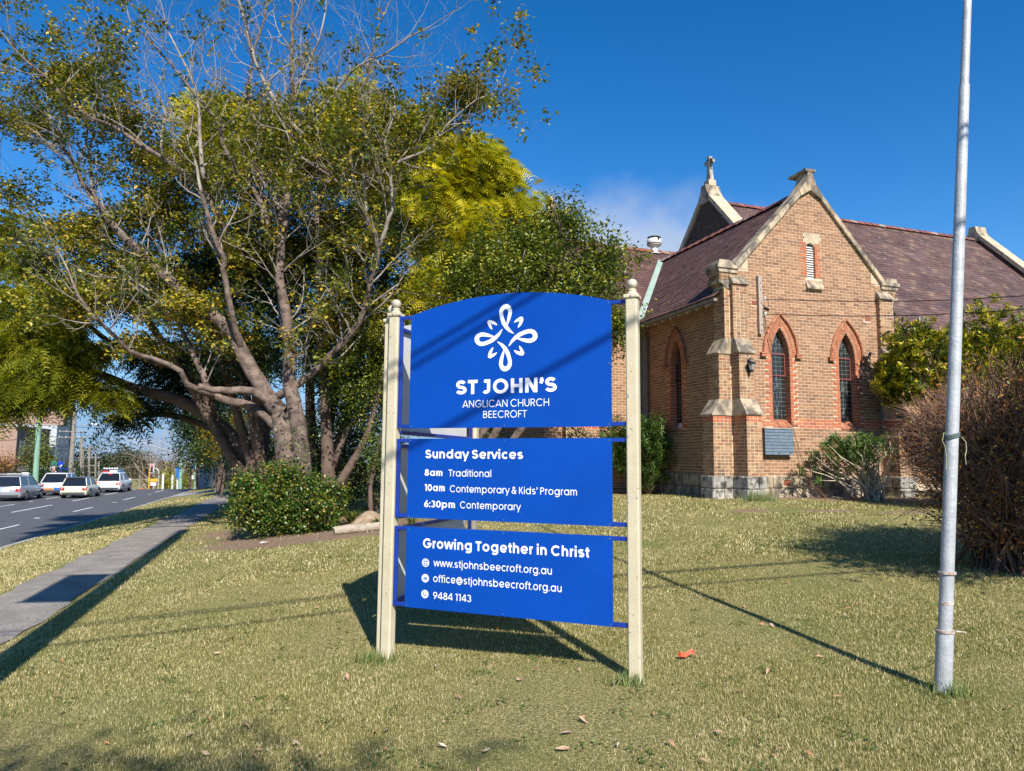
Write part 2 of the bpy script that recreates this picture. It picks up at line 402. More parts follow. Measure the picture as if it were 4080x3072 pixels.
vmat('leaf_ivy', [(0.0, (0.02, 0.05, 0.010)), (0.5, (0.050, 0.115, 0.015)), (0.8, (0.10, 0.17, 0.02)), (0.93, (0.25, 0.22, 0.03)), (1.0, (0.35, 0.24, 0.05))], rough=0.35, spec=0.5, trans=0.2, nz=0.1)
vmat('leaf_rhodo', [(0.0, (0.045, 0.070, 0.010)), (0.35, (0.13, 0.16, 0.012)), (0.7, (0.32, 0.31, 0.02)), (1.0, (0.55, 0.45, 0.03))], rough=0.4, spec=0.5, trans=0.22, nz=0.1)
vmat('leaf_oleander', [(0.0, (0.030, 0.070, 0.016)), (0.5, (0.060, 0.125, 0.025)), (1.0, (0.12, 0.19, 0.035))], rough=0.4, spec=0.5, trans=0.25, nz=0.1)
vmat('leaf_oleander_dull', [(0.0, (0.035, 0.060, 0.028)), (0.5, (0.065, 0.095, 0.040)), (1.0, (0.12, 0.14, 0.05))], rough=0.45, spec=0.4, trans=0.2, nz=0.1)
vmat('leaf_autumn', [(0.0, (0.16, 0.05, 0.025)), (0.5, (0.28, 0.10, 0.03)), (0.85, (0.42, 0.19, 0.04)), (1.0, (0.16, 0.17, 0.03))], rough=0.6, spec=0.3, trans=0.25, nz=0.1)
vmat('leaf_strap', [(0.0, (0.035, 0.075, 0.012)), (0.5, (0.09, 0.14, 0.02)), (1.0, (0.30, 0.30, 0.06))], rough=0.5, trans=0.2, nz=0.1)
vmat('leaf_far', [(0.0, (0.026, 0.040, 0.016)), (0.6, (0.050, 0.066, 0.026)), (1.0, (0.085, 0.095, 0.035))], rough=0.8, nz=0.3, nscale=0.3)
vmat('leaf_golden', [(0.0, (0.10, 0.11, 0.012)), (0.5, (0.32, 0.22, 0.015)), (1.0, (0.50, 0.33, 0.02))], rough=0.6, trans=0.3, nz=0.1)
vmat('litter', [(0.0, (0.33, 0.17, 0.08)), (0.3, (0.48, 0.33, 0.22)), (0.6, (0.25, 0.10, 0.05)), (0.8, (0.50, 0.40, 0.30)), (1.0, (0.40, 0.18, 0.06))], rough=0.7, spec=0.3, nz=0.2, nscale=30)
vmat('grass', [(0.0, (0.09, 0.110, 0.022)), (0.28, (0.18, 0.180, 0.042)), (0.52, (0.38, 0.315, 0.125)), (0.78, (0.60, 0.495, 0.25)), (1.0, (0.84, 0.71, 0.44))], rough=0.6, spec=0.3, trans=0.25, nz=0.05)
vmat('grass_lush', [(0.0, (0.06, 0.10, 0.022)), (0.6, (0.13, 0.18, 0.045)), (1.0, (0.36, 0.33, 0.14))], rough=0.5, spec=0.3, trans=0.3, nz=0.05)

def ground_mat():
    m = bpy.data.materials.new('lawn_ground'); m.use_nodes = True
    t = m.node_tree; b = t.nodes['Principled BSDF']; b.inputs['Roughness'].default_value = 0.95; b.inputs['Specular IOR Level'].default_value = 0.15
    tcn = t.nodes.new('ShaderNodeTexCoord')
    def noise(sc, det=5, ro=0.5):
        n = t.nodes.new('ShaderNodeTexNoise'); n.inputs['Scale'].default_value = sc; n.inputs['Detail'].default_value = det; n.inputs['Roughness'].default_value = ro
        t.links.new(tcn.outputs['Object'], n.inputs['Vector']); return n.outputs[0]
    def ramp(f, stops):
        r = t.nodes.new('ShaderNodeValToRGB'); els = r.color_ramp.elements
        while len(els) < len(stops): els.new(0.5)
        for e, (p, c) in zip(els, stops): e.position = p; e.color = (*c, 1)
        t.links.new(f, r.inputs[0]); return r.outputs[0]
    fine = ramp(noise(55, 6, 0.7), [(0.30, (0.055, 0.062, 0.020)), (0.45, (0.17, 0.16, 0.055)), (0.55, (0.36, 0.30, 0.12)), (0.70, (0.66, 0.54, 0.27))])
    green = ramp(noise(50, 6, 0.7), [(0.30, (0.035, 0.055, 0.012)), (0.48, (0.13, 0.155, 0.040)), (0.60, (0.27, 0.265, 0.09)), (0.72, (0.48, 0.43, 0.17))])
    mr = t.nodes.new('ShaderNodeMapRange'); mr.inputs[1].default_value = 0.47; mr.inputs[2].default_value = 0.66
    t.links.new(noise(0.45, 5, 0.6), mr.inputs[0])
    mx = t.nodes.new('ShaderNodeMix'); mx.data_type = 'RGBA'
    t.links.new(mr.outputs[0], mx.inputs[0]); t.links.new(fine, mx.inputs[6]); t.links.new(green, mx.inputs[7])
    # bare earth where the 'bare' value says so
    aa = t.nodes.new('ShaderNodeAttribute'); aa.attribute_name = 'bare'
    soil = ramp(noise(30, 6, 0.7), [(0.3, (0.16, 0.105, 0.07)), (0.55, (0.27, 0.185, 0.125)), (0.7, (0.40, 0.28, 0.18))])
    ad = t.nodes.new('ShaderNodeMath'); ad.operation = 'ADD'; t.links.new(aa.outputs['Fac'], ad.inputs[0])
    sb = t.nodes.new('ShaderNodeMath'); sb.operation = 'SUBTRACT'; t.links.new(noise(4, 4), sb.inputs[0]); sb.inputs[1].default_value = 0.5
    t.links.new(sb.outputs[0], ad.inputs[1])
    m2 = t.nodes.new('ShaderNodeMapRange'); m2.inputs[1].default_value = 0.4; m2.inputs[2].default_value = 0.6; t.links.new(ad.outputs[0], m2.inputs[0])
    mx2 = t.nodes.new('ShaderNodeMix'); mx2.data_type = 'RGBA'
    t.links.new(m2.outputs[0], mx2.inputs[0]); t.links.new(mx.outputs[2], mx2.inputs[6]); t.links.new(soil, mx2.inputs[7])
    t.links.new(mx2.outputs[2], b.inputs['Base Color'])
    bp = t.nodes.new('ShaderNodeBump'); bp.inputs['Strength'].default_value = 0.9; bp.inputs['Distance'].default_value = 0.03
    t.links.new(noise(45, 6, 0.7), bp.inputs['Height']); t.links.new(bp.outputs[0], b.inputs['Normal'])
    return m
GM = ground_mat()

# ------------------------------------------------------------------ ground, road, kerbs, path
us = np.unique(np.concatenate([np.linspace(-60, -22, 8), [-21.5, -18.2, -18.0, -13, -8.02, -7.94, -7.2, -6.5, -5.4, -4.3, -3.65, -3.0, -2.6], np.arange(-2.5, 20, 0.5), np.linspace(20, 60, 9), [-400, -150, 150, 400]]))
vs = np.unique(np.concatenate([np.arange(-12, 40, 0.5), np.arange(40, 100, 3), np.linspace(100, 420, 12), [-300, -100, -40, 900, 1500]]))
U, V_ = np.meshgrid(us, vs)
X = U * nv_.x + V_ * dv_.x; Y = U * nv_.y + V_ * dv_.y
Z = gz(X, Y)
Z += np.where((U > -2.4) & (V_ < 40), 0.012 * np.sin(X * 1.7 + 1) * np.cos(Y * 1.3), 0)
nu, nvv = len(us), len(vs)
idx = np.arange(nu * nvv).reshape(nvv, nu)
Fg = np.stack([idx[:-1, :-1], idx[:-1, 1:], idx[1:, 1:], idx[1:, :-1]], -1).reshape(-1, 4)
gm = npmesh('lawn', np.stack([X, Y, Z], -1).reshape(-1, 3), Fg, None, GM, True)
BARE = [(-4.6, 15.6, 2.6, 1.0), (-2.9, 16.6, 1.6, 1.2), (-5.0, 16.6, 2.4, 1.1), (-3.2, 17.2, 1.6, 1.3), (-5.2, 18.6, 3.5, 2.2), (4.2, 23.5, 3.0, 1.6), (9.5, 19.3, 4.0, 0.9), (8.3, 16.2, 6.5, 0.28), (9.0, 11.5, 2.0, 2.0)]
ba = np.zeros(nu * nvv, np.float32)
xx, yy = X.ravel(), Y.ravel()
for bx, by, rx, ry in BARE:
    ba = np.maximum(ba, np.clip(1.3 - np.hypot((xx - bx) / rx, (yy - by) / ry), 0, 1))
at_ = gm.attributes.new('bare', 'FLOAT', 'POINT'); at_.data.foreach_set('value', ba.astype(np.float32))
lawn = tag(link('lawn', gm), 'dry winter lawn of mixed straw and green grass', kind='structure')

def strip(name, u0, u1, v0, v1, dz, m, nuu=2, dvv=2.0, side=0.0, wob=0.0):
    vv = np.arange(v0, v1 + 0.01, dvv); uu = np.linspace(u0, u1, nuu)
    A, B = np.meshgrid(uu, vv)
    if wob:
        A = A.copy(); A[:, 0] += wob * np.sin(vv * 2.1) + wob * 0.7 * np.sin(vv * 5.3 + 1); A[:, -1] += wob * np.sin(vv * 1.7 + 2) + wob * 0.6 * np.sin(vv * 6.1)
    x = A * nv_.x + B * dv_.x; y = A * nv_.y + B * dv_.y
    z = gz(x, y) + dz
    k, l = len(uu), len(vv); ii = np.arange(k * l).reshape(l, k)
    ff = np.stack([ii[:-1, :-1], ii[:-1, 1:], ii[1:, 1:], ii[1:, :-1]], -1).reshape(-1, 4)
    return link(name, npmesh(name, np.stack([x, y, z], -1).reshape(-1, 3), ff, None, m, True))
road = tag(strip('road', -18.0, -8.05, -20, 300, 0.006, MATS['asphalt'], 8), 'grey asphalt road rising to a crest', kind='structure')
path = tag(strip('footpath', -4.23, -3.0, -12, 52, 0.012, MATS['path'], 3, 0.4, wob=0.05), 'weathered grey footpath beside the verge', kind='structure')
def kerb(u0, u1, name, label):
    k = empty(name); tag(k, label, None, None, 'structure')
    v = -20.0
    root = k
    while v < 120:
        b = MB(); p = [uv2xy(u0, v + 0.01), uv2xy(u1, v + 0.01), uv2xy(u0, v + 2.38), uv2xy(u1, v + 2.38)]
        zz = [gzs(*(uv2xy(-13, v))[:2]), gzs(*(uv2xy(-13, v + 2.4))[:2])]
        i = [(p[0].x, p[0].y, zz[0] - .1), (p[1].x, p[1].y, zz[0] - .1), (p[3].x, p[3].y, zz[1] - .1), (p[2].x, p[2].y, zz[1] - .1)]
        j = [(a, c, d + 0.26) for a, c, d in i]
        b.v = i + j; b.f = [(0, 3, 2, 1), (4, 5, 6, 7), (0, 1, 5, 4), (1, 2, 6, 5), (2, 3, 7, 6), (3, 0, 4, 7)]; b.a = [0] * 6
        b.obj('kerb_stone', MATS['concrete'], root)
        v += 2.4
kerb(-8.10, -7.94, 'kerb', 'pale concrete kerb along the grass verge')
kerb(-18.14, -17.98, 'kerb', 'concrete kerb on the far side of the road')
# lane markings
def mark(u0, v0, u1, v1, w):
    a = uv2xy(u0, v0); b_ = uv2xy(u1, v1); d = (b_ - a).normalized(); s = Vector((d.y, -d.x, 0)) * w / 2
    m = MB(); q = []
    for p in (a - s, a + s, b_ + s, b_ - s):
        q.append((p.x, p.y, gzs(p.x, p.y) + 0.012))
    m.face(q)
    m.obj('lane_marking', MATS['paint_white'], road)
for k in range(-2, 12):
    mark(-10.72, 41.4 + k * 10.9 - (k > 4) * 0, -10.68, 44.8 + k * 10.9, 0.12)
for v0, v1 in [(20, 25.5), (30.8, 36.5), (41.4, 47.3), (51.4, 56.2), (59.4, 63), (66, 69.5), (76, 79), (86, 89)]: mark(-13.4, v0, -13.35, v1, 0.14)
for v0, v1 in [(26, 29), (36, 39), (45.5, 48.2), (53.8, 56.2), (63, 66), (73, 76)]: mark(-15.6, v0, -15.5, v1, 0.12)
for u, v in [(-11.1, 37.2), (-10.6, 49.2), (-15.6, 51.0), (-10.5, 59.7)]: mark(u, v, u, v + 0.35, 0.22)
tag(strip('driveway', -7.9, -0.5, 52, 57.5, 0.02, MATS['concrete'], 12, 0.5), 'concrete driveway crossing the grass verge', kind='structure')

# ------------------------------------------------------------------ lettering: a geometric sans drawn as strokes
def arc(cx, cy, rx, ry, a0, a1, n=None):
    n = n or max(4, int(abs(a1 - a0) / 12))
    return [(cx + rx * math.cos(R(a0 + (a1 - a0) * k / n)), cy + ry * math.sin(R(a0 + (a1 - a0) * k / n))) for k in range(n + 1)]
XH, ASC, DSC = 0.785, 1.05, -0.30
def glyph(c, w):
    """advance width and centre-line strokes; cap height 1, stroke width w"""
    h = w / 2; B = 0.09
    rx = 0.41 - h; rc = XH / 2
    ry = XH / 2 - h + 0.01
    def o(cx): return arc(cx, rc, rx, ry, 0, 360, 28)
    if c == ' ': return 0.30, []
    if c in 'adgqbp':
        if c in 'adgq':
            cx = B + 0.41; sx = B + 0.82 - h + 0.02
        else:
            sx = B + h; cx = B + 0.43
        S_ = [o(cx)]
        top = ASC if c in 'db' else XH; bot = DSC if c in 'qp' else 0
        if c == 'g': S_.append([(sx, XH), (sx, 0.02)] + arc(sx - rx + 0.01, 0.0, rx - 0.01, 0.30 - h, 0, -150, 12))
        else: S_.append([(sx, bot), (sx, top)])
        return B * 2 + 0.86, S_
    if c == 'o': return B * 2 + 0.82, [o(B + 0.41)]
    if c == 'c': return B * 2 + 0.70, [arc(B + 0.41, rc, rx, ry, 48, 312, 22)]
    if c == 'e': return B * 2 + 0.80, [arc(B + 0.41, rc, rx, ry, -38, -352, 24), ('w', min(w, 0.125), [(B + 0.41 - rx, rc - 0.02), (B + 0.41 + rx + h * 0.6, rc - 0.02)])]
    if c == 'n': return B * 2 + 0.70, [[(B + h, 0), (B + h, XH)], arc(B + 0.35, XH - 0.35, 0.35 - h, 0.35 - h + .01, 180, 0, 12) + [(B + 0.70 - h, 0)]]
    if c == 'h': return B * 2 + 0.70, [[(B + h, 0), (B + h, ASC)], arc(B + 0.35, XH - 0.35, 0.35 - h, 0.35 - h + .01, 180, 0, 12) + [(B + 0.70 - h, 0)]]
    if c == 'u': return B * 2 + 0.70, [[(B + 0.70 - h, 0), (B + 0.70 - h, XH)], [(B + h, XH)] + arc(B + 0.35, 0.35, 0.35 - h, 0.35 - h + .01, 180, 360, 12)]
    if c == 'm':
        r = 0.29
        return B * 2 + 1.12, [[(B + h, 0), (B + h, XH)], arc(B + r, XH - r, r - h, r - h + .01, 180, 0, 10) + [(B + 2 * r - h, 0)], arc(B + 3 * r - w, XH - r, r - h, r - h + .01, 180, 0, 10) + [(B + 4 * r - w - h, 0)]]
    if c == 'r': return B + 0.42, [[(B + h, 0), (B + h, XH)], arc(B + 0.36, XH - 0.36, 0.36 - h, 0.36 - h + .01, 180, 88, 8)]
    if c == 't': return 0.50, [[(0.25, 0.98), (0.25, 0.22)] + arc(0.25 + 0.17, 0.17 + h * .3, 0.17, 0.17 - h * .5, 180, 265, 5), [(0.04, XH - h), (0.47, XH - h)]]
    if c == 'f': return 0.50, [[(0.22, 0), (0.22, 0.80)] + arc(0.22 + 0.18, 0.83, 0.18, 0.23 - h, 180, 90, 6)[1:] + [(0.46, 1.06 - h)], [(0.03, XH - h), (0.45, XH - h)]]
    if c in 'il': return B * 2 + w, ([[(B + h, 0), (B + h, ASC)]] if c == 'l' else [[(B + h, 0), (B + h, XH)], ('dot', B + h, 0.99, h * 1.15)])
    if c == 'j': return B * 2 + w, [[(B + h, XH), (B + h, -0.12)] + arc(B + h - 0.14, -0.12, 0.14, 0.14, 0, -80, 5)[1:], ('dot', B + h, 0.99, h * 1.15)]
    if c == 's':
        r = (XH - w) / 4; x = 0.30 + B
        return B * 2 + 0.60, [arc(x, XH - h - r, 0.235 - h * .2, r, 35, 90, 4) + arc(x, XH - h - r, 0.235 - h * .2, r, 90, 270, 12)[1:] + arc(x, h + r, 0.25 - h * .2, r, 90, -90, 12)[1:] + arc(x, h + r, 0.25 - h * .2, r, -90, -148, 4)[1:]]
    if c == 'v': return 0.78, [[(0.05, XH), (0.39, 0.0 + h * .2)], [(0.39, h * .2), (0.73, XH)]]
    if c == 'w': return 1.14, [[(0.06, XH), (0.31, h * .2)], [(0.31, h * .2), (0.57, XH)], [(0.57, XH), (0.83, h * .2)], [(0.83, h * .2), (1.08, XH)]]
    if c == 'y': return 0.80, [[(0.06, XH), (0.40, 0.02)], [(0.74, XH), (0.28, DSC)]]
    if c == 'S' or c == '$':
        r = (1 - w) / 4; x = 0.36 + B
        return B * 2 + 0.72, [arc(x, 1 - h - r, 0.29 - h * .3, r, 25, 90, 4) + arc(x, 1 - h - r, 0.29 - h * .3, r, 90, 270, 12)[1:] + arc(x, h + r, 0.32 - h * .3, r, 90, -90, 12)[1:] + arc(x, h + r, 0.32 - h * .3, r, -90, -160, 5)[1:]]
    if c == 'T': return 0.76, [[(0.38, 0), (0.38, 1 - w)], [(0.03, 1 - h), (0.73, 1 - h)]]
    if c == 'J': return 0.66, [[(0.56 - h, 1 - w), (0.56 - h, 0.30)] + arc(0.30 - h * .4, 0.30, 0.26 - h * .6, 0.30 - h, 0, -140, 10)[1:], [(0.12, 1 - h), (0.56, 1 - h)]]
    if c == 'O': return B * 2 + 1.06, [arc(B + 0.53, 0.5, 0.53 - h, 0.52 - h, 0, 360, 32)]
    if c == 'G': return B * 2 + 1.02, [arc(B + 0.53, 0.5, 0.53 - h, 0.52 - h, 42, 352, 28), [(B + 0.55, 0.46), (B + 1.04 , 0.46)]]
    if c == 'C': return B * 2 + 0.96, [arc(B + 0.53, 0.5, 0.53 - h, 0.52 - h, 42, 318, 26)]
    if c == 'H': return B * 2 + 0.80, [[(B + h, 0), (B + h, 1)], [(B + 0.80 - h, 0), (B + 0.80 - h, 1)], [(B + w, 0.5), (B + 0.80 - w, 0.5)]]
    if c == 'N': return B * 2 + 0.82, [[(B + h, 0), (B + h, 1)], [(B + 0.82 - h, 0), (B + 0.82 - h, 1)], [(B + h * 1.3, 0.96), (B + 0.82 - h * 1.3, 0.04)]]
    if c == 'A': return 0.98, [[(0.07, 0), (0.49, 1 - h * .3)], [(0.49, 1 - h * .3), (0.91, 0)], [(0.22, 0.27), (0.76, 0.27)]]
    if c == 'L': return B + 0.58, [[(B + h, 0), (B + h, 1)], [(B + w, h), (B + 0.54, h)]]
    if c == 'I': return B * 2 + w, [[(B + h, 0), (B + h, 1)]]
    if c == 'U': return B * 2 + 0.76, [[(B + h, 1), (B + h, 0.38)] + arc(B + 0.38, 0.38, 0.38 - h, 0.39 - h, 180, 360, 12)[1:] + [(B + 0.76 - h, 1)]]
    if c in 'RPB':
        if c == 'B': return B * 2 + 0.68, [[(B + h, 0), (B + h, 1)], [(B + w, 1 - h), (B + 0.38, 1 - h)] + arc(B + 0.36, 0.76, 0.25 - h * .6, 0.24 - h, 90, -90, 8)[1:] + [(B + w, 0.52)], [(B + w, 0.52 - h*.4), (B + 0.40, 0.52 - h*.4)] + arc(B + 0.38, 0.27, 0.30 - h, 0.27 - h, 90, -90, 8)[1:] + [(B + w, h)]]
        s_ = [[(B + h, 0), (B + h, 1)], [(B + w, 1 - h), (B + 0.36, 1 - h)] + arc(B + 0.34, 0.71, 0.31 - h, 0.29 - h, 90, -90, 10)[1:] + [(B + w, 0.42 + h)]]
        if c == 'R': s_.append([(B + 0.34, 0.42), (B + 0.62, 0)])
        return B * 2 + 0.64, s_
    if c == 'E': return B * 2 + 0.56, [[(B + h, 0), (B + h, 1)], [(B + w, 1 - h), (B + 0.56, 1 - h)], [(B + w, 0.51), (B + 0.51, 0.51)], [(B + w, h), (B + 0.56, h)]]
    if c == 'F': return B * 2 + 0.52, [[(B + h, 0), (B + h, 1)], [(B + w, 1 - h), (B + 0.54, 1 - h)], [(B + w, 0.48), (B + 0.50, 0.48)]]
    if c == 'K': return B + 0.74, [[(B + h, 0), (B + h, 1)], [(B + w, 0.42), (B + 0.60, 1)], [(B + w + 0.10, 0.54), (B + 0.66, 0)]]
    if c in "'`": return (0.30, [[(0.15, 1.02), (0.15, 0.66)]]) if c == "'" else (0.34, [('dot', 0.19, 0.89, 0.13), [(0.24, 0.86), (0.12, 0.60)]])
    if c == '.': return 0.28, [('dot', 0.14, h * 1.1, h * 1.15)]
    if c == ':': return 0.28, [('dot', 0.14, h * 1.1, h * 1.1), ('dot', 0.14, 0.62, h * 1.1)]
    if c == '&': return 0.92, [arc(0.42, 0.79, 0.19 - h * .3, 0.22 - h, -40, 220, 12) + [(0.78, 0.0)], [(0.50, 0.60)] + arc(0.36, 0.26, 0.29 - h * .4, 0.27 - h, 130, 330, 12) + [(0.82, 0.52)]]
    if c == '@': return 1.30, [arc(0.64, 0.40, 0.54 - h, 0.54 - h, -52, -380, 28), arc(0.62, 0.40, 0.24, 0.24, 0, 360, 18), [(0.86 , 0.64), (0.86, 0.30)] + arc(0.97, 0.28, 0.11, 0.12, 180, 340, 6)[1:] + [(1.15, 0.5)]]
    if c == '8': return 0.80, [arc(0.40, 0.75, 0.25 - h * .5, 0.26 - h, 0, 360, 18), arc(0.40, 0.28, 0.32 - h * .6, 0.285 - h, 0, 360, 20)]
    if c == '1': return 0.50, [[(0.32, 0), (0.32, 1)], [(0.06, 1 - h), (0.32, 1 - h)]]
    if c == '0': return 0.84, [arc(0.42, 0.5, 0.35 - h * .8, 0.51 - h, 0, 360, 26)]
    if c == '6': return 0.80, [arc(0.41, 0.32, 0.34 - h, 0.33 - h, 0, 360, 20), [(0.56, 1.0), (0.14, 0.44)]]
    if c == '9': return 0.80, [arc(0.40, 0.68, 0.34 - h, 0.33 - h, 0, 360, 20), [(0.25, 0.0), (0.68, 0.56)]]
    if c == '3': return 0.76, [arc(0.36, 0.74, 0.27 - h * .6, 0.27 - h, 150, -80, 12), arc(0.37, 0.28, 0.31 - h * .7, 0.29 - h, 80, -155, 12)]
    if c == '4': return 0.82, [[(0.58, 0), (0.58, 1)], [(0.52, 1 - h * .5), (0.08, 0.30)], [(0.06, 0.24), (0.78, 0.24)]]
    return 0.5, []

def ribbon(m, pts, w, y, T, closed=False):
    """flat stroke of width w (number or list) along pts"""
    n = len(pts)
    if closed: pts = pts[:-1]; n -= 1
    ws = w if isinstance(w, (list, tuple)) else [w] * n
    Lp, Rp = [], []
    for k in range(n):
        if closed: a, b_ = pts[k - 1], pts[(k + 1) % n]
        else: a, b_ = pts[max(0, k - 1)], pts[min(n - 1, k + 1)]
        dx, dy = b_[0] - a[0], b_[1] - a[1]; l = math.hypot(dx, dy) or 1
        nx, ny = -dy / l, dx / l
        hw = ws[k] / 2
        if 0 < k < n - 1 and not closed:
            d1 = (pts[k][0] - a[0], pts[k][1] - a[1]); l1 = math.hypot(*d1) or 1
            cs = abs((-d1[1] / l1) * nx + (d1[0] / l1) * ny); hw /= max(0.6, cs)
        Lp.append((pts[k][0] + nx * hw, pts[k][1] + ny * hw)); Rp.append((pts[k][0] - nx * hw, pts[k][1] - ny * hw))
    i0 = len(m.v)
    for a in Lp + Rp: x, z = T(*a); m.v.append((x, y, z))
    for k in range(n if closed else n - 1):
        j = (k + 1) % n
        m.f.append((i0 + k, i0 + n + k, i0 + n + j, i0 + j)); m.a.append(0)

def text(name, s, x0, x1, z, cap, w, m, parent, y=-0.0025):
    adv = 0; items = []
    for c in s:
        a, st = glyph(c, w)
        for q in st: items.append((adv, q))
        adv += a + 0.005
    allx = []
    for dx, q in items:
        if q[0] == 'dot': allx += [dx + q[1] - q[3], dx + q[1] + q[3]]
        elif q[0] == 'w': pass
        else: allx += [dx + p[0] - w / 2 for p in q] + [dx + p[0] + w / 2 for p in q]
    lo, hi = min(allx), max(allx); sx = (x1 - x0) / (hi - lo)
    mb = MB()
    for k, (dx, q) in enumerate(items):
        yy = y - (k % 5) * 0.00018
        T = lambda px, pz: (x0 + (px + dx - lo) * sx, z + pz * cap)
        if q[0] == 'dot':
            i0 = len(mb.v); n = 14
            for j in range(n):
                X_, Z_ = T(q[1] + q[3] * math.cos(2 * math.pi * j / n), q[2] + q[3] * math.sin(2 * math.pi * j / n)); mb.v.append((X_, yy, Z_))
            mb.f.append(tuple(range(i0, i0 + n))); mb.a.append(0)
        elif q[0] == 'w': ribbon(mb, q[2], q[1], yy, T, False)
        else:
            cl = len(q) > 8 and abs(q[0][0] - q[-1][0]) < 1e-6 and abs(q[0][1] - q[-1][1]) < 1e-6
            ribbon(mb, q, w, yy, T, cl)
    return mb.obj(name, m, parent)

# ------------------------------------------------------------------ the church sign: two boards meeting in a V
def sign_board():
    W_, Bl, Fr = MATS['sign_white'], MATS['sign_blue'], MATS['frame_blue']
    root = empty('church_sign')
    for x in (-0.012, -2.137):
        m = MB(); h = 0.048; c = 0.010
        prof = [(-h + c, -h), (h - c, -h), (h, -h + c), (h, h - c), (h - c, h), (-h + c, h), (-h, h - c), (-h, -h + c)]
        i0 = 0
        m.v = [(x + a, 0.028 + b_, z) for z in (-0.3, 2.872) for a, b_ in prof]
        m.f = [(k, (k + 1) % 8, 8 + (k + 1) % 8, 8 + k) for k in range(8)] + [tuple(reversed(range(8))), tuple(range(8, 16))]; m.a = [0] * 10
        post = m.obj('post', MATS['cream'], root)
        bv = post.modifiers.new('b', 'BEVEL'); bv.width = 0.004; bv.segments = 2
        cp = MB()
        cp.box(x - .060, x + .060, 0.028 - .060, 0.028 + .060, 2.862, 2.893)
        cpo = cp.obj('post_cap', MATS['cream'], post); bv = cpo.modifiers.new('b', 'BEVEL'); bv.width = 0.008; bv.segments = 2
        nk = MB(); nk.lathe([(0.0, 2.893), (0.050, 2.893), (0.046, 2.905), (0.034, 2.912), (0.030, 2.920), (0.034, 2.926), (0.036, 2.932), (0.030, 2.938), (0.022, 2.942), (0.0, 2.945)], (x, 0.028, 0), 24)
        nk.obj('finial_neck', MATS['cream'], post, True)
        bl = MB(); bl.lathe([(0.041 * math.sin(math.pi * k / 14), 2.981 - 0.041 * math.cos(math.pi * k / 14)) for k in range(15)], (x, 0.028, 0), 26)
        bl.obj('finial_ball', MATS['cream_ball'], post, True)
        sc = MB(); sc.tube([(x, -0.033, 2.876), (x, -0.036, 2.876)], 0.006, 8); sc.obj('screw', MATS['screw'], post)
    def frame(z0, z1):
        fr = MB(); t = 0.032
        for z in (z0 + 0.016, z1 - 0.016): fr.box(-2.088, -0.060, 0.006, 0.036, z - t / 2, z + t / 2)
        for x in (-0.195, -2.072): fr.box(x - t / 2, x + t / 2, 0.0065, 0.0355, z0 + 0.016 + t / 2, z1 - 0.016 - t / 2)
        f = fr.obj('frame', Fr, root); bv = f.modifiers.new('b', 'BEVEL'); bv.width = 0.003; bv.segments = 1
    def sheet(poly, screws):
        m = MB(); m.prism(poly, 0.0, 0.0045)
        o = m.obj('panel', Bl, root)
        bk = MB(); cx = sum(p[0] for p in poly) / len(poly); cz = sum(p[1] for p in poly) / len(poly)
        bk.face([(cx + (a - cx) * 0.998, 0.0052, cz + (b_ - cz) * 0.998) for a, b_ in reversed(poly)])
        bk.obj('panel_back', MATS['sign_back'], o)
        for x, z in screws: s = MB(); s.tube([(x, -0.0005, z), (x, -0.003, z)], 0.0055, 8); s.obj('screw', MATS['screw'], o)
        return o
    xl, xr = -1.965, -0.173
    frame(1.872, 2.860); frame(1.108, 1.780); frame(0.367, 1.034)
    n = 40; zt, rise = 2.856, 0.128
    half = (xr - xl) / 2; rad = (half * half + rise * rise) / (2 * rise); cxm = (xl + xr) / 2
    top = [(cxm + half * (1 - 2 * k / n), zt + rise - rad + math.sqrt(max(0, rad * rad - (half * (1 - 2 * k / n)) ** 2))) for k in range(n + 1)]
    p1 = sheet([(xl, 1.868), (xr, 1.868)] + top, [(xl + .02, 2.84), (xr - .02, 2.84), (xl + .02, 1.885), (xr - .02, 1.885), (cxm, 1.885), (xr - .02, 2.36), (xl + .02, 2.36), (cxm, 2.84)])
    p2 = sheet([(xl, 1.108), (xr, 1.108), (xr, 1.780), (xl, 1.780)], [(x, z) for x in (xl + .02, cxm, xr - .02) for z in (1.125, 1.763)])
    p3 = sheet([(xl, 0.367), (xr, 0.367), (xr, 1.034), (xl, 1.034)], [(x, z) for x in (xl + .02, cxm, xr - .02) for z in (0.385, 1.016)])
    # emblem: four looped petals and four small crescents
    m = MB(); k0 = 0.28 / 490; cx, cz = -1.067, 2.612
    pet = [(128, 52), (105, 68), (60, 100), (10, 155), (-30, 215), (-55, 280), (-72, 345), (-72, 395), (-52, 432), (-20, 455), (10, 458), (40, 444), (62, 415), (68, 375), (62, 325), (48, 270), (34, 225), (24, 190)]
    wd = [8, 22, 42, 58, 60, 58, 58, 60, 64, 68, 70, 66, 62, 60, 56, 46, 34, 20]
    cres = [(130, 215), (150, 243), (180, 266), (228, 291), (252, 291), (268, 280), (275, 258), (270, 225), (248, 178), (222, 150), (194, 130), (190, 142), (222, 236), (138, 210)]
    for q in range(4):
        ca, sa = math.cos(-math.pi / 2 * q), math.sin(-math.pi / 2 * q)
        T = lambda a, b_: (cx + (a * ca - b_ * sa) * k0, cz + (a * sa + b_ * ca) * k0)
        ribbon(m, pet[:13], wd[:13], -0.0026, T); ribbon(m, pet[12:], wd[12:], -0.0029, T)
        m.face([(T(a, b_)[0], -0.0027, T(a, b_)[1]) for a, b_ in cres])
    m.obj('emblem', W_, p1)
    text('lettering', "ST JOHN`S", -1.516, -0.619, 2.150, 0.119, 0.225, W_, p1)
    text('lettering', "ANGLICAN CHURCH", -1.452, -0.684, 2.038, 0.060, 0.105, W_, p1)
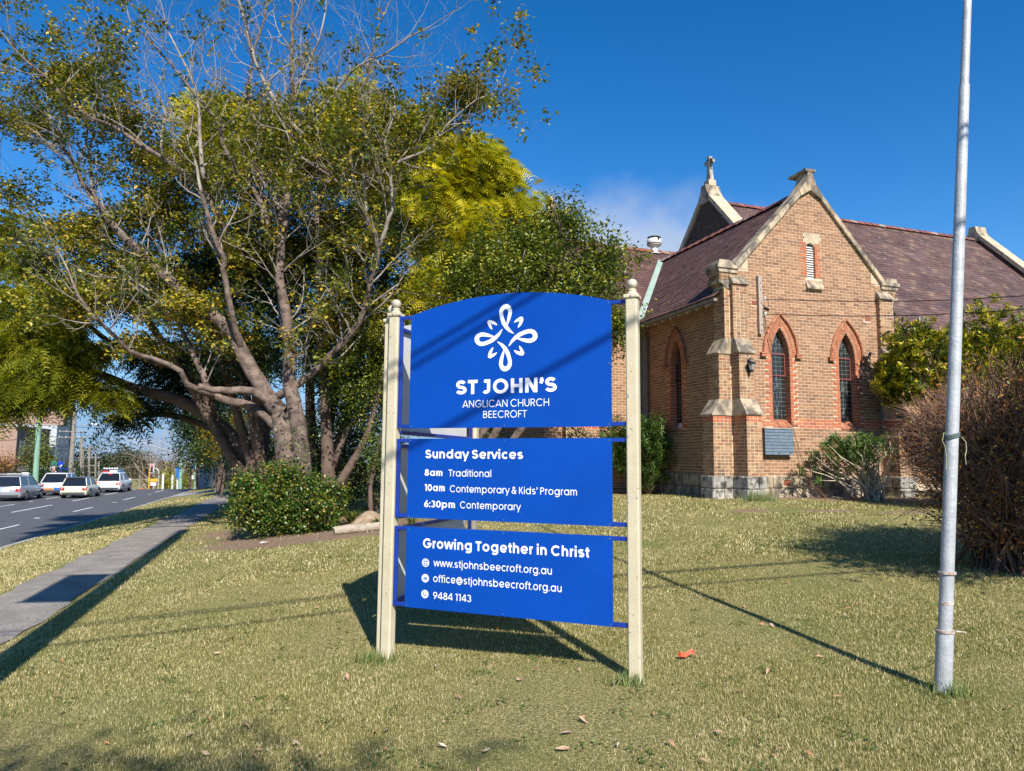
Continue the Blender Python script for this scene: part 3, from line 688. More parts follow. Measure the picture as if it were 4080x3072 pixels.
    text('lettering', "BEECROFT", -1.261, -0.871, 1.949, 0.058, 0.105, W_, p1)
    text('lettering', "Sunday Services", -1.795, -0.904, 1.613, 0.073, 0.205, W_, p2)
    text('lettering', "8am", -1.799, -1.630, 1.466, 0.054, 0.20, W_, p2)
    text('lettering', "Traditional", -1.575, -1.182, 1.464, 0.056, 0.125, W_, p2)
    text('lettering', "10am", -1.800, -1.605, 1.339, 0.056, 0.20, W_, p2)
    text('lettering', "Contemporary & Kids' Program", -1.556, -0.453, 1.334, 0.056, 0.125, W_, p2)
    text('lettering', "6:30pm", -1.799, -1.507, 1.203, 0.056, 0.20, W_, p2)
    text('lettering', "Contemporary", -1.460, -0.919, 1.204, 0.056, 0.125, W_, p2)
    text('lettering', "Growing Together in Christ", -1.799, -0.346, 0.865, 0.078, 0.205, W_, p3)
    text('lettering', "www.stjohnsbeecroft.org.au", -1.697, -0.657, 0.7185, 0.058, 0.135, W_, p3)
    text('lettering', "office@stjohnsbeecroft.org.au", -1.697, -0.577, 0.5915, 0.058, 0.135, W_, p3)
    text('lettering', "9484 1143", -1.695, -1.346, 0.455, 0.056, 0.135, W_, p3)
    for name, cz in (('globe_icon', 0.743), ('envelope_icon', 0.616), ('telephone_icon', 0.487)):
        cx = -1.772; r = 0.034
        d = MB(); d.face([(cx + r * math.cos(2 * math.pi * j / 28), -0.0025, cz + r * math.sin(2 * math.pi * j / 28)) for j in range(28)])
        if name == 'globe_icon':
            b_ = MB(); T = lambda a, b2: (cx + a, cz + b2)
            for j, (rx, ry) in enumerate([(0.0095, 0.026)]): ribbon(b_, arc(0, 0, rx, ry, 0, 360, 20), 0.0042, -0.0030, T, True)
            ribbon(b_, arc(0, 0, 0.0255, 0.0255, 0, 360, 28), 0.0036, -0.0031, T, True)
            for k, zz in enumerate((-0.010, 0.010)): ribbon(b_, [(-0.024, zz), (0.024, zz)], 0.0040, -0.0033, T)
        elif name == 'envelope_icon':
            b_ = MB(); b_.face([(cx - .0175, -0.003, cz - .012), (cx + .0175, -0.003, cz - .012), (cx + .0175, -0.003, cz + .012), (cx - .0175, -0.003, cz + .012)])
            T = lambda a, b2: (cx + a, cz + b2)
        else:
            b_ = MB(); T = lambda a, b2: (cx + a, cz + b2)
            ribbon(b_, [(-.013, .013), (-.013, .002), (-.007, -.007), (.002, -.013), (.013, -.013)], [0.011, 0.007, 0.0065, 0.007, 0.011], -0.003, T)
        ic = d.obj(name, W_, p3)
        o2 = b_.obj('icon_mark', Bl, p3)
        if name == 'envelope_icon':
            e = MB(); ribbon(e, [(-.0165, .010), (0, -.003), (.0165, .010)], 0.0035, -0.0035, lambda a, b2: (cx + a, cz + b2)); e.obj('icon_fold', W_, p3)
    return root
sign = sign_board()
SIGN_O = Vector((0.933, 5.451, 0.0))
sign.location = SIGN_O; sign.rotation_euler = (0, 0, R(-22))
tag(sign, 'blue church notice board facing us, with three lettered panels between cream posts with ball finials', 'sign')
sign2 = copy_tree(sign)
sign2.location = (-1.118, 6.345, -0.04); sign2.rotation_euler = (0, 0, R(-107.7))
tag(sign2, 'rear board of the V, seen from its pale back behind the lettered one', 'sign')

# ------------------------------------------------------------------ flagpole
fp = empty('flagpole', (3.047, 5.223, 0)); tag(fp, 'weathered galvanised flagpole standing in the lawn at the right', 'flagpole')
def lean(z): return 0.091 * z
segs = [('pole_base', -0.2, 0.42, 0.066), ('pole_sleeve', 0.42, 0.53, 0.053), ('pole_sleeve', 0.545, 0.70, 0.056), ('pole_shaft', 0.70, 4.50, 0.057)]
m = MB(); m.tube([(lean(z), 0, z) for z in (-0.2, 0.1, 0.425)], 0.056, 24); m.obj('pole_base', MATS['galv'], fp, False)
m = MB(); m.tube([(lean(z), 0, z) for z in (0.425, 0.6, 0.83)], 0.046, 24); m.obj('pole_sleeve', MATS['galv'], fp)
m = MB(); m.tube([(lean(z), 0, z) for z in (0.83, 2, 3.2, 4.50)], [0.045, 0.043, 0.040, 0.036], 24); m.obj('pole_shaft', MATS['galv'], fp)
m = MB(); m.tube([(lean(z), 0, z) for z in (4.5, 6.5, 9.0)], [0.030, 0.028, 0.024], 20); m.obj('pole_top', MATS['galv'], fp)
for z, r_, h_ in ((0.425, 0.063, 0.016), (0.62, 0.049, 0.02), (0.83, 0.058, 0.016)):
    m = MB(); m.tube([(lean(z), 0, z - h_ / 2), (lean(z), 0, z + h_ / 2)], r_, 22); m.obj('band', MATS['rust'], fp)
m = MB(); m.tube([(lean(.425) + 0.07, -0.01, 0.425), (lean(.425) + 0.13, -0.03, 0.42)], 0.007, 6); m.obj('bolt', MATS['rust'], fp)
def coil(z, r_, turns, dz, rad, col, tail=None):
    pts = []
    for k in range(int(turns * 18) + 1):
        a = 2 * math.pi * k / 18
        pts.append((lean(z) + math.cos(a) * r_, math.sin(a) * r_, z + dz * k / (turns * 18) + 0.012 * math.cos(a)))
    if tail: pts += tail
    m = MB(); m.tube(pts, rad, 6); return m.obj('rope', MATS[col], fp)
coil(1.79, 0.050, 4, 0.030, 0.005, 'rope')
m = MB(); m.tube([(lean(1.8) - 0.050, -0.02, 1.82), (lean(1.8) - .075, -0.03, 1.83), (lean(1.8) - .09, -0.03, 1.77), (lean(1.8) - .07, -0.03, 1.72), (lean(1.8) - .065, -0.03, 1.64), (lean(1.8) - .075, -0.03, 1.56)], 0.0022, 5); m.obj('rope', MATS['rope_pale'], fp)
m = MB(); m.tube([(lean(1.8) + 0.050, -0.03, 1.80), (lean(1.8) + .075, -0.04, 1.76), (lean(1.8) + .075, -0.04, 1.70), (lean(1.8) + .05, -0.06, 1.66), (lean(1.8) + .06, -0.05, 1.60)], 0.0022, 5); m.obj('rope', MATS['rope_pale'], fp)

# ------------------------------------------------------------------ the church; its own frame: x along the gable wall, y into the building
ch = empty('church', (7.297, 19.383, 0), R(19)); tag(ch, 'brown brick church with sandstone trim, cross on the far gable and purple slate roofs', 'church')
GROUND = 0.55
CE = 1.20                                   # centre of the gable wall
WL, WR = -1.56, 3.96                         # its two corners
APEX, EAV = 9.52, 6.62
def gable_half(z): return (APEX - z) / 1.065
def part(name, mb, m, parent=None, smooth=False): return mb.obj(name, MATS[m] if isinstance(m, str) else m, parent or ch, smooth)
Mf = lambda a, d, z: (a, d, z)                                  # wall facing us
def Mside(x0): return lambda a, d, z: (x0 + d, -a, z)           # wall facing left
def Mright(x0): return lambda a, d, z: (x0 - d, a, z)
bcount = [0]
UNIT = {}
def unit_box(key, dims, m):
    if key not in UNIT:
        b_ = MB(); b_.box(-dims[0] / 2, dims[0] / 2, 0, dims[1], -dims[2] / 2, dims[2] / 2)
        UNIT[key] = b_.mesh(key, m)
    return UNIT[key]
HC, BH, BW, GAP = 0.0865, 0.0735, 0.229, 0.013
def brick_rows(parent, M, z0, z1, intervals, m, y=0.0, red=None, single=None, header=False, rmesh=None, proud=0.004, seed=0):
    """courses of bricks standing proud of the mortar; intervals(z) gives the free stretches of a course"""
    rr = random.Random(seed)
    mb = MB(); mr = MB(); k = 0; z = z0
    while z + BH <= z1 + 0.005:
        off = (k % 2) * (BW + GAP) / 2
        for a0, a1 in intervals(z + BH / 2):
            x = math.floor((a0 - off) / (BW + GAP)) * (BW + GAP) + off
            while x < a1:
                w = BW
                pieces = [(x, x + w)]
                if header and rr.random() < 0.45: pieces = [(x, x + w / 2 - GAP / 2), (x + w / 2 + GAP / 2, x + w)]
                for p, q in pieces:
                    p, q = max(p, a0), min(q, a1)
                    if q - p < 0.028: continue
                    pr = proud + rr.uniform(-0.0015, 0.0025)
                    v = rr.random() + 1e-4
                    isred = red and red((p + q) / 2, z + BH / 2)
                    if single and not isred and abs(q - p - BW) < 1e-3 and bcount[0] < 290 and single((p + q) / 2, z):
                        bcount[0] += 1
                        o = bpy.data.objects.new('brick', unit_box('brick_unit', (BW, 0.02, BH), MATS['brick'])); COL.objects.link(o); o.parent = parent
                        o.location = ((p + q) / 2, y - pr, z + BH / 2)
                        continue
                    (mr if isred else mb).box(p, q, y - pr, y + 0.01, z, z + BH, v, M, True)
                x += BW + GAP
        z += HC; k += 1
    if mb.v:
        o = part('brickwork', mb, m, parent); tag(o, kind='stuff')
    if mr.v:
        o = part('red_brickwork', mr, 'brick_red', parent); tag(o, kind='stuff')
def subtract(iv, cuts):
    for c0, c1 in cuts:
        out = []
        for a, b_ in iv:
            if c1 <= a or c0 >= b_: out.append((a, b_)); continue
            if c0 > a: out.append((a, c0))
            if c1 < b_: out.append((c1, b_))
        iv = out
    return iv

# --- windows: a pointed opening with red brick rings, hood, leadlights
AH, ZS, RISE = 0.295, 4.55, 0.76
RA = (AH * AH + RISE * RISE) / (2 * AH)
def arch_half(z, off=0.0):
    """half width of the pointed arch at height z, off metres outside the opening"""
    if z <= ZS: return AH + off
    v = (RA + off) ** 2 - (z - ZS) ** 2
    return max(0.0, math.sqrt(v) - (RA - AH)) if v > 0 else 0.0
def arch_poly(c, off, z0, n=14):
    L_ = []; top = math.acos((RA - AH) / (RA + off))
    for k in range(n + 1):
        t = top * k / n
        L_.append((c - (RA - AH) * 1 + 0, 0) if False else (c + (RA + off) * math.cos(t) - (RA - AH), ZS + (RA + off) * math.sin(t)))
    right = L_
    left = [(2 * c - x, z) for x, z in reversed(L_[:-1])]
    return [(c - AH - off, z0), (c + AH + off, z0)] + right + left
def jamb(z, k=None):
    k = int(round((z - BH / 2 - 2.58) / HC))
    return 0.232 if k % 2 == 0 else 0.112
def win_cut(c, z):
    if z < 2.58 or z > 6: return []
    if z < ZS: return [(c - AH - jamb(z) - .01, c + AH + jamb(z) + .01)]
    h = arch_half(z, 0.245)
    return [(c - h - .01, c + h + .01)] if h > 0 else []
def clip(poly, f):
    """keep the part of a polygon where f(p) >= 0"""
    out = []
    for i in range(len(poly)):
        p, q = poly[i - 1], poly[i]; fp_, fq = f(p), f(q)
        if (fp_ >= 0) != (fq >= 0):
            t = fp_ / (fp_ - fq); out.append((p[0] + (q[0] - p[0]) * t, p[1] + (q[1] - p[1]) * t))
        if fq >= 0: out.append(q)
    return out
def window(c, M, parent, seed=1, panes=True):
    rr = random.Random(seed); Y0 = 0.20
    # rings of arch bricks
    rm = MB()
    for r0, r1, pr, step in ((0.004, 0.108, 0.006, 0.078), (0.116, 0.228, 0.012, 0.078)):
        rad = RA + (r0 + r1) / 2
        t1 = math.acos((RA - AH) / (RA + r1)) ; n = int(t1 * rad / step)
        for sgn in (-1, 1):
            for k in range(n):
                ta, tb = t1 * k / n + 0.004, t1 * (k + 1) / n - 0.004
                pts = []
                for t, rr_ in ((ta, RA + r0), (ta, RA + r1), (tb, RA + r1), (tb, RA + r0)):
                    x = rr_ * math.cos(t) - (RA - AH)
                    pts.append((c + sgn * max(x, 0.003), ZS + rr_ * math.sin(t)))
                if sgn > 0: pts.reverse()
                b_ = MB(); b_.prism(list(reversed(pts)), -pr - rr.uniform(0, .003), 0.02, rr.random() + 1e-4, M)
                part('arch_brick', b_, 'brick_arch', parent)
    # hood mould with its two stops
    for k_, (o0, o1, pr) in enumerate(((0.236, 0.300, 0.055), (0.252, 0.284, 0.075))):
        hm = MB(); t1 = math.acos((RA - AH) / (RA + o1)); n = 14
        for sgn in (-1, 1):
            for k in range(n):
                ta, tb = t1 * k / n, t1 * (k + 1) / n
                if k == n - 1: tb = t1
                pts = [(c + sgn * max(0, (rr_ * math.cos(t) - (RA - AH))), ZS + rr_ * math.sin(t)) for t, rr_ in ((ta, RA + o0), (ta, RA + o1), (tb, RA + o1), (tb, RA + o0))]
                if sgn > 0: pts.reverse()
                hm.prism(list(reversed(pts)), -pr, 0.01, rr.random() * .4 + .01, M)
            x = c + sgn * (AH + (o0 + o1) / 2); hm.box(x - (o1 - o0) / 2, x + (o1 - o0) / 2, -pr, 0.01, ZS + 0.06 + .001, ZS + 0.0 - .001, 0.2, M) if False else None
        part('hood_mould', hm, 'brick_arch', parent)
    for sgn in (-1, 1):
        st = MB(); x = c + sgn * (AH + 0.285)
        st.box(x - .10, x + .10, -0.10, 0.01, ZS - 0.012 , ZS + 0.022, 0.3, M); st.box(x - .085, x + .085, -0.085, 0.01, ZS - 0.052, ZS - 0.014, 0.3, M); st.box(x - .10, x + .10, -0.095, 0.01, ZS - 0.085, ZS - 0.054, 0.3, M)
        part('hood_stop', st, 'brick_arch', parent)
    # red jamb bricks, front and reveal
    jb = MB(); z = 2.58; 
    while z < ZS - 0.03:
        w = jamb(z + BH / 2)
        for sgn in (-1, 1):
            a, b2 = sorted((c + sgn * AH, c + sgn * (AH + w)))
            jb = MB(); jb.box(a, b2, -0.007 - rr.uniform(0, .002), Y0 + .03, z, z + BH, rr.random() + 1e-4, M); part('jamb_brick', jb, 'brick_red', parent)
        z += HC
    # curved reveal of the arch
    rv = MB(); ap = arch_poly(c, -0.001, ZS)[2:]
    for p, q in zip(ap[:-1], ap[1:]):
        if abs(p[0] - q[0]) + abs(p[1] - q[1]) < 1e-6: continue
        rv.face([M(p[0], 0, p[1]), M(q[0], 0, q[1]), M(q[0], Y0 + .03, q[1]), M(p[0], Y0 + .03, p[1])], 0.3)
    part('reveal', rv, 'brick_arch', parent)
    rb = MB(); rb.box(c - AH - .02, c - AH - .003, 0.0, Y0 + .03, 2.6, ZS, 0, M); rb.box(c + AH + .003, c + AH + .02, 0.0, Y0 + .03, 2.6, ZS, 0, M)
    part('reveal_mortar', rb, 'mortar', parent)
    # sloping brick sill
    sl_ = MB(); n = 8
    for k in range(n):
        a0 = c - AH + 2 * AH * k / n + .003; a1 = c - AH + 2 * AH * (k + 1) / n - .003
        pts = [(a0, -0.03, 2.59), (a1, -0.03, 2.59), (a1, Y0, 2.785), (a0, Y0, 2.785), (a0, -0.03, 2.545), (a1, -0.03, 2.545)]
        P = [M(*p) for p in pts]; v = rr.random() + .01
        sl_.face([P[0], P[1], P[2], P[3]], v); sl_.face([P[4], P[5], P[1], P[0]], v)
    part('sill_bricks', sl_, 'brick_arch', parent)
    # window frame + panes + leads
    w = empty('window'); w.parent = parent; del_keys = 0
    base = MB(); base.prism(arch_poly(c, 0.0, 2.77), Y0 + .012, Y0 + .03, 0, M); part('backing', base, 'black_iron', w)
    zb, cols = 2.785, 4; cw = 2 * AH / cols
    inside = arch_poly(c, -0.004, zb)
    rows = 20; rh = 0.1225
    for r_ in range(rows + 1):
        for k in range(cols):
            x0 = c - AH + k * cw + .003; x1 = x0 + cw - .006; za = zb + r_ * rh + .003; zc = za + rh - .006
            poly = [(x0, za), (x1, za), (x1, zc), (x0, zc)]
            if zc > ZS:
                for f in (lambda p: (RA - .01) ** 2 - ((p[0] - c) + (RA - AH)) ** 2 - (p[1] - ZS) ** 2 if p[1] > ZS else 1,
                          lambda p: (RA - .01) ** 2 - ((c - p[0]) + (RA - AH)) ** 2 - (p[1] - ZS) ** 2 if p[1] > ZS else 1):
                    poly = clip(poly, f) if poly else poly
            if len(poly) < 3: continue
            b_ = MB(); tl = rr.uniform(-.0015, .0015); t2 = rr.uniform(-.0015, .0015)
            b_.face([M(p[0], Y0 + tl * (1 if i % 2 else -1) + t2, p[1]) for i, p in enumerate(poly)])
            part('pane', b_, 'glass_dark', w)
    ld = MB(); T3 = lambda p: M(p[0], Y0 - 0.006, p[1])
    def ll(pts, r_=0.0042): ld.tube([T3(p) for p in pts], r_, 4)
    for r_ in range(1, rows):
        z = zb + r_ * rh; h = arch_half(z); 
        if h > .02: ll([(c - h, z), (c + h, z)])
    for k in range(1, cols):
        x = c - AH + k * cw; top = ZS + math.sqrt(max(0, RA ** 2 - (abs(x - c) + RA - AH) ** 2))
        ll([(x, zb), (x, top)])
    ll(arc(c, zb + .19, .055, .055, 0, 360, 12)); ll(arc(c, zb + .19, .028, .028, 0, 360, 8))
    for s in (-1, 1):
        ll([(c, zb + .25), (c + s * .07, zb + .45), (c + s * .11, zb + .68), (c + s * .06, zb + .86), (c, zb + .96)])
        ll([(c, zb + .86), (c + s * .07, zb + .93), (c + s * .17, zb + .90)]); ll([(c, zb + .90), (c + s * .06, zb + .99), (c + s * .13, zb + .98)])
        ll([(c, zb + 1.30 - .12), (c + s * .05, zb + 1.0)])
        ll([(c + s * .02, 4.66), (c + s * .03, 4.78), (c + s * .10, 4.82), (c + s * .11, 4.74)]); ll([(c, 4.92), (c + s * .06, 5.0), (c + s * .05, 5.12)])
        ll([(c + s * AH * .95, 4.62), (c + s * .20, 4.80), (c + s * .09, 4.90), (c, 4.93)])
    ll([(c, 4.62), (c, 4.9)])
    part('lead_cames', ld, 'lead', w)
    fr = MB()
    for z in (3.995, 4.59): fr.box(c - AH + .002, c + AH - .002, Y0 - .028, Y0 - .013, z - .018, z + .018, 0, M)
    for s in (-1, 1): fr.box(*(sorted((c + s * (AH - .002), c + s * (AH - .030)))), Y0 - .028, Y0 - .013, 4.0135, 4.5715, 0, M)
    part('opening_sash', fr, 'red_frame', w)

# --- the gable wall
gw = MB()
pl = [(WL, GROUND), (WR, GROUND), (WR, EAV), (CE, APEX), (WL, EAV)]
# wall core is a little behind the brick faces; openings are left free by building it in strips
def wall_core(mb, M, z0, z1, span, cuts, y=0.0, dz=0.12, thick=0.30, vals=None):
    z = z0
    while z < z1 - 1e-6:
        zt = min(z + dz, z1); a0, a1 = span(z); b0, b1 = span(zt)
        cz = cuts((z + zt) / 2)
        xs = [(a0, a1, b0, b1)]
        if cz:
            cs = sorted(cz); prev = (a0, b0); xs = []
            for c0, c1 in cs: xs.append((prev[0], c0, prev[1], c0)); prev = (c1, c1)
            xs.append((prev[0], a1, prev[1], b1))
        for p, q, r_, s in xs:
            if q - p < 0.002 and s - r_ < 0.002: continue
            mb.face([M(p, y, z), M(q, y, z), M(s, y, zt), M(r_, y, zt)])
        z = zt
def open_cut(cs):
    def f(z):
        out = []
        for c in cs:
            if 2.60 < z < ZS: out.append((c - AH, c + AH))
            elif z >= ZS:
                h = arch_half(z)
                if h > 0.003: out.append((c - h, c + h))
        return out
    return f
gs = lambda z: (WL, WR) if z <= EAV else (CE - gable_half(z), CE + gable_half(z))
VENT = (1.045, 1.345, 6.79, 7.82)
def gcut(z):
    o = open_cut((0.05, 2.345))(z)
    if VENT[2] < z < VENT[3]: o.append((VENT[0], VENT[1]))
    return o
wall_core(gw, Mf, GROUND, APEX - 0.02, gs, gcut, dz=0.06)
gw.face([(WL, 0.3, GROUND), (WL, 0.0, GROUND), (WL, 0.0, EAV), (WL, 0.3, EAV)])
gw.box(WL + .02, WR - .02, 0.34, 0.36, GROUND, EAV)
gwo = part('gable_wall', gw, 'mortar')
def g_iv(z):
    a, b_ = gs(z)
    if z > EAV: a += .04; b_ -= .04
    cuts = []
    for c in (0.05, 2.345): cuts += win_cut(c, z)
    if 7.80 < z < 8.11: cuts.append((0.985, 1.535))
    if 6.46 < z < 6.80: cuts.append((0.97, 1.555))
    if 6.80 <= z <= 7.80:
        k = int((z - 1.26) / HC) % 2
        w = 0.21 if k else 0.10
        cuts.append((VENT[0] - w, VENT[1] + w))
    for a0, a1, b0, b1 in ((3.05, 3.275, 5.70, 5.85), (-0.86, -0.66, 5.86, 6.0)):
        if b0 < z < b1: cuts.append((a0, a1))
    if 6.83 < z < 7.16: cuts += [(-2, -0.935), (3.5, 6)]
    if 1.0 < z < 6.4: cuts += [(-1.56, -1.09), (3.49, 3.96)]
    return subtract([(a, b_)], cuts)
brick_rows(gwo, Mf, 1.262, APEX - 0.15, g_iv, 'brick', red=lambda a, z: 2.575 < z < 2.83 and -1.1 < a < 3.6, single=lambda a, z: a < 3.3 and ((z > 5.0) and z < 7.6 and a > -0.9), seed=3)
window(0.05, Mf, gwo, 1); window(2.345, Mf, gwo, 2)
# stone lintel, sill, red quoins and the louvres of the slit above
st = MB(); st.prism([(0.99, 7.80), (1.045, 7.80), (1.045, 7.70), (1.09, 7.78), (1.195, 7.82), (1.30, 7.78), (1.345, 7.70), (1.345, 7.80), (1.53, 7.80), (1.53, 8.105), (0.99, 8.105)], -0.012, 0.2, 0.4, Mf)
part('lintel_stone', st, 'sandstone_clean', gwo)
st = MB(); P = lambda x, y, z: (x, y, z)
st.v = [(0.975, -0.10, 6.47), (1.55, -0.10, 6.47), (1.55, -0.10, 6.52), (0.975, -0.10, 6.52), (0.975, 0.02, 6.79), (1.55, 0.02, 6.79), (0.975, 0.02, 6.47), (1.55, 0.02, 6.47)]
st.f = [(0, 1, 2, 3), (3, 2, 5, 4), (0, 3, 4, 6), (1, 7, 5, 2), (0, 6, 7, 1)]; st.a = [0.3] * 5
part('sill_stone', st, 'sandstone', gwo)
vq = MB(); z = 6.80; k = 0
while z < 7.78:
    zc = z + BH / 2; w = 0.21 if int((zc - 1.26) / HC) % 2 else 0.10
    for s0, s1 in ((VENT[0] - w + .005, VENT[0]), (VENT[1], VENT[1] + w - .005)): vq.box(s0, s1, -0.008, 0.12, z, z + BH, random.random() + .01)
    z += HC
part('quoin_bricks', vq, 'brick_red', gwo)
for k in range(14):
    b_ = MB(); z = 6.80 + k * 0.068
    b_.v = [(VENT[0] + .004, 0.05, z), (VENT[1] - .004, 0.05, z), (VENT[1] - .004, 0.11, z + 0.055), (VENT[0] + .004, 0.11, z + .055), (VENT[0] + .004, 0.05, z + .014), (VENT[1] - .004, 0.05, z + .014), (VENT[1] - .004, 0.11, z + .069), (VENT[0] + .004, 0.11, z + .069)]
    b_.f = [(0, 1, 5, 4), (4, 5, 6, 7), (3, 2, 1, 0)]; b_.a = [0] * 3
    part('louvre_slat', b_, 'white_paint', gwo)
b_ = MB(); b_.box(VENT[0], VENT[1], 0.13, 0.15, 6.78, 7.82); part('vent_backing', b_, 'black_iron', gwo)
def airbrick(x0, x1, z0, z1, y=-0.008):
    b_ = MB(); b_.box(x0, x1, y, y + 0.02, z0, z1, 0.2)
    o = part('airbrick', b_, 'brick_red', gwo)
    h = MB(); n, mm = 6, 4
    for i in range(n):
        for j in range(mm):
            cx = x0 + (x1 - x0) * (i + .5) / n; cz = z0 + (z1 - z0) * (j + .5) / mm
            h.face([(cx - .010, y - .001, cz - .010), (cx + .010, y - .001, cz - .010), (cx + .010, y - .001, cz + .010), (cx - .010, y - .001, cz + .010)])
    part('holes', h, 'black_iron', o)
airbrick(3.06, 3.27, 5.705, 5.848); airbrick(-0.85, -0.67, 5.865, 5.995); airbrick(-0.015, 0.18, 1.0, 1.148, -0.075)

# --- plinth of squared sandstone
rr = random.Random(5)
def stones(M, a0, a1, y, m='sandstone', wmin=.35, wmax=.7, zs=((GROUND, 0.92), (0.935, 1.245)), parent=None):
    for z0, z1 in zs:
        a = a0
        while a < a1 - 0.01:
            b2 = a + rr.uniform(wmin, wmax)
            if a1 - b2 < wmin * .6: b2 = a1
            b2 = min(b2, a1)
            s = MB(); e = rr.uniform(0, .012)
            s.box(a + .006, b2 - .006, y - e, y + .12, z0, z1, rr.random() + 1e-3, M)
            o = part('stone', s, m, parent or gwo); bv = o.modifiers.new('b', 'BEVEL'); bv.width = 0.022; bv.segments = 2; bv.limit_method = 'ANGLE'
            if z1 > 1.2: pass
            a = b2
stones(Mf, -1.0, 3.45, -0.06)
stones(Mside(WL), -4.4, -0.55, -0.06)
for x0, x1 in ((-1.60, -1.03), (3.43, 4.02)):
    stones(Mf, x0 - (0.0 if x0 < 0 else 0), x1, -0.66, 'stone_grey', .25, .35)
    stones(Mside(x0), 0.0, 0.66, 0.0, 'stone_grey', .3, .5)
    stones(Mright(x1), -0.66, 0.0, 0.0, 'stone_grey', .3, .5)
stones(Mf, -2.22, -1.61, -0.05, 'stone_grey', .28, .36)
stones(Mside(-2.22), -0.52, 0.045, 0.0, 'stone_grey', .5, .6)
stones(Mf, 4.03, 4.62, -0.05, 'stone_grey', .28, .36)

# --- buttresses
def full(a0, a1): return lambda z: [(a0, a1)]
redb = lambda a, z: 2.62 < z < 2.85
def fwd_buttress(x0, x1, seed):
    root = MB(); 
    stages = [(1.25, 2.85, 0.60), (2.85, 4.47, 0.35), (4.47, 6.36, 0.15)]
    core = MB()
    for z0, z1, p in stages: core.box(x0 + .006, x1 - .006, -p + .006, 0.0, z0, z1 + .02)
    o = part('buttress', core, 'mortar')
    for z0, z1, p in stages:
        zz0 = 1.262 + math.ceil((z0 - 1.262) / HC - .2) * HC
        brick_rows(o, Mf, zz0, z1, full(x0, x1), 'brick_header', y=-p + .006, red=redb, header=True, seed=seed)
        brick_rows(o, Mside(x0 + .006), zz0, z1, full(0.0, p - .002), 'brick_header', red=redb, header=True, seed=seed + 1)
        brick_rows(o, Mright(x1 - .006), zz0, z1, full(-p + .002, 0.0), 'brick_header', red=redb, header=True, seed=seed + 2)
    for zb_, zt_, p0, p1 in ((2.83, 3.26, 0.645, 0.35), (4.47, 4.90, 0.395, 0.15), (6.36, 6.64, 0.20, 0.0)):
        e = 0.035
        s = MB(); s.v = [(x0 - e, -p0, zb_), (x1 + e, -p0, zb_), (x1 + e, -p0, zb_ + .035), (x0 - e, -p0, zb_ + .035), (x0 - e, -p1 - .0, zt_), (x1 + e, -p1, zt_), (x0 - e, 0.02, zt_), (x1 + e, .02, zt_), (x0 - e, .02, zb_), (x1 + e, .02, zb_)]
        if x0 > 0 or True:
            for i_ in (4, 5, 6, 7): s.v[i_] = (s.v[i_][0] + (e if i_ in (4, 6) else -e), s.v[i_][1], s.v[i_][2])
        s.f = [(0, 1, 2, 3), (3, 2, 5, 4), (4, 5, 7, 6), (0, 3, 4, 6, 8), (1, 9, 7, 5, 2), (8, 9, 1, 0)]; s.a = [rr.random() + .01] * 6
        part('weathering_stone', s, 'sandstone', o)
    return o
fb = fwd_buttress(-1.56, -1.09, 20)
fbr = fwd_buttress(3.49, 3.96, 30)
def side_buttress(sgn, seed):
    """projects sideways from the corner, front flush with the gable wall"""
    xr_ = WL if sgn < 0 else WR
    stages = [(1.25, 2.85, 0.60), (2.85, 4.47, 0.385), (4.47, 6.30, 0.18)]
    core = MB(); y0, y1 = -0.012, 0.47
    for z0, z1, p in stages:
        a, b_ = sorted((xr_, xr_ + sgn * (p - .006))); core.box(a, b_, y0 + .006, y1, z0, z1 + .02)
    o = part('buttress', core, 'mortar')
    for z0, z1, p in stages:
        zz0 = 1.262 + math.ceil((z0 - 1.262) / HC - .2) * HC
        a, b_ = sorted((xr_, xr_ + sgn * p))
        brick_rows(o, Mf, zz0, z1, full(a + .002, b_ - .002), 'brick_header', y=y0 + .006, red=redb, header=True, seed=seed)
        if sgn < 0: brick_rows(o, Mside(a + .006), zz0, z1, full(-y1, -y0), 'brick_header', red=redb, header=True, seed=seed + 1)
        else: brick_rows(o, Mright(b_ - .006), zz0, z1, full(y0, y1), 'brick_header', red=redb, header=True, seed=seed + 1)
    for zb_, zt_, p0, p1 in ((2.83, 3.26, 0.645, 0.385), (4.47, 4.90, 0.43, 0.18)):
        e = 0.03; s = MB(); X0 = xr_ - sgn * .0; A = xr_ + sgn * p0; B_ = xr_ + sgn * p1
        s.v = [(A, y0 - e, zb_), (A, y1 + e, zb_), (A, y1 + e, zb_ + .035), (A, y0 - e, zb_ + .035), (B_, y0 - .004, zt_), (B_, y1, zt_), (X0, y0 - .004, zt_), (X0, y1, zt_), (X0, y0 - e, zb_), (X0, y1 + e, zb_)]
        s.f = [(0, 1, 2, 3), (3, 2, 5, 4), (4, 5, 7, 6), (0, 3, 4, 6, 8), (1, 9, 7, 5, 2), (8, 9, 1, 0)]; s.a = [rr.random() + .01] * 6
        part('weathering_stone', s, 'sandstone', o)
    return o
side_buttress(-1, 40); side_buttress(1, 50)

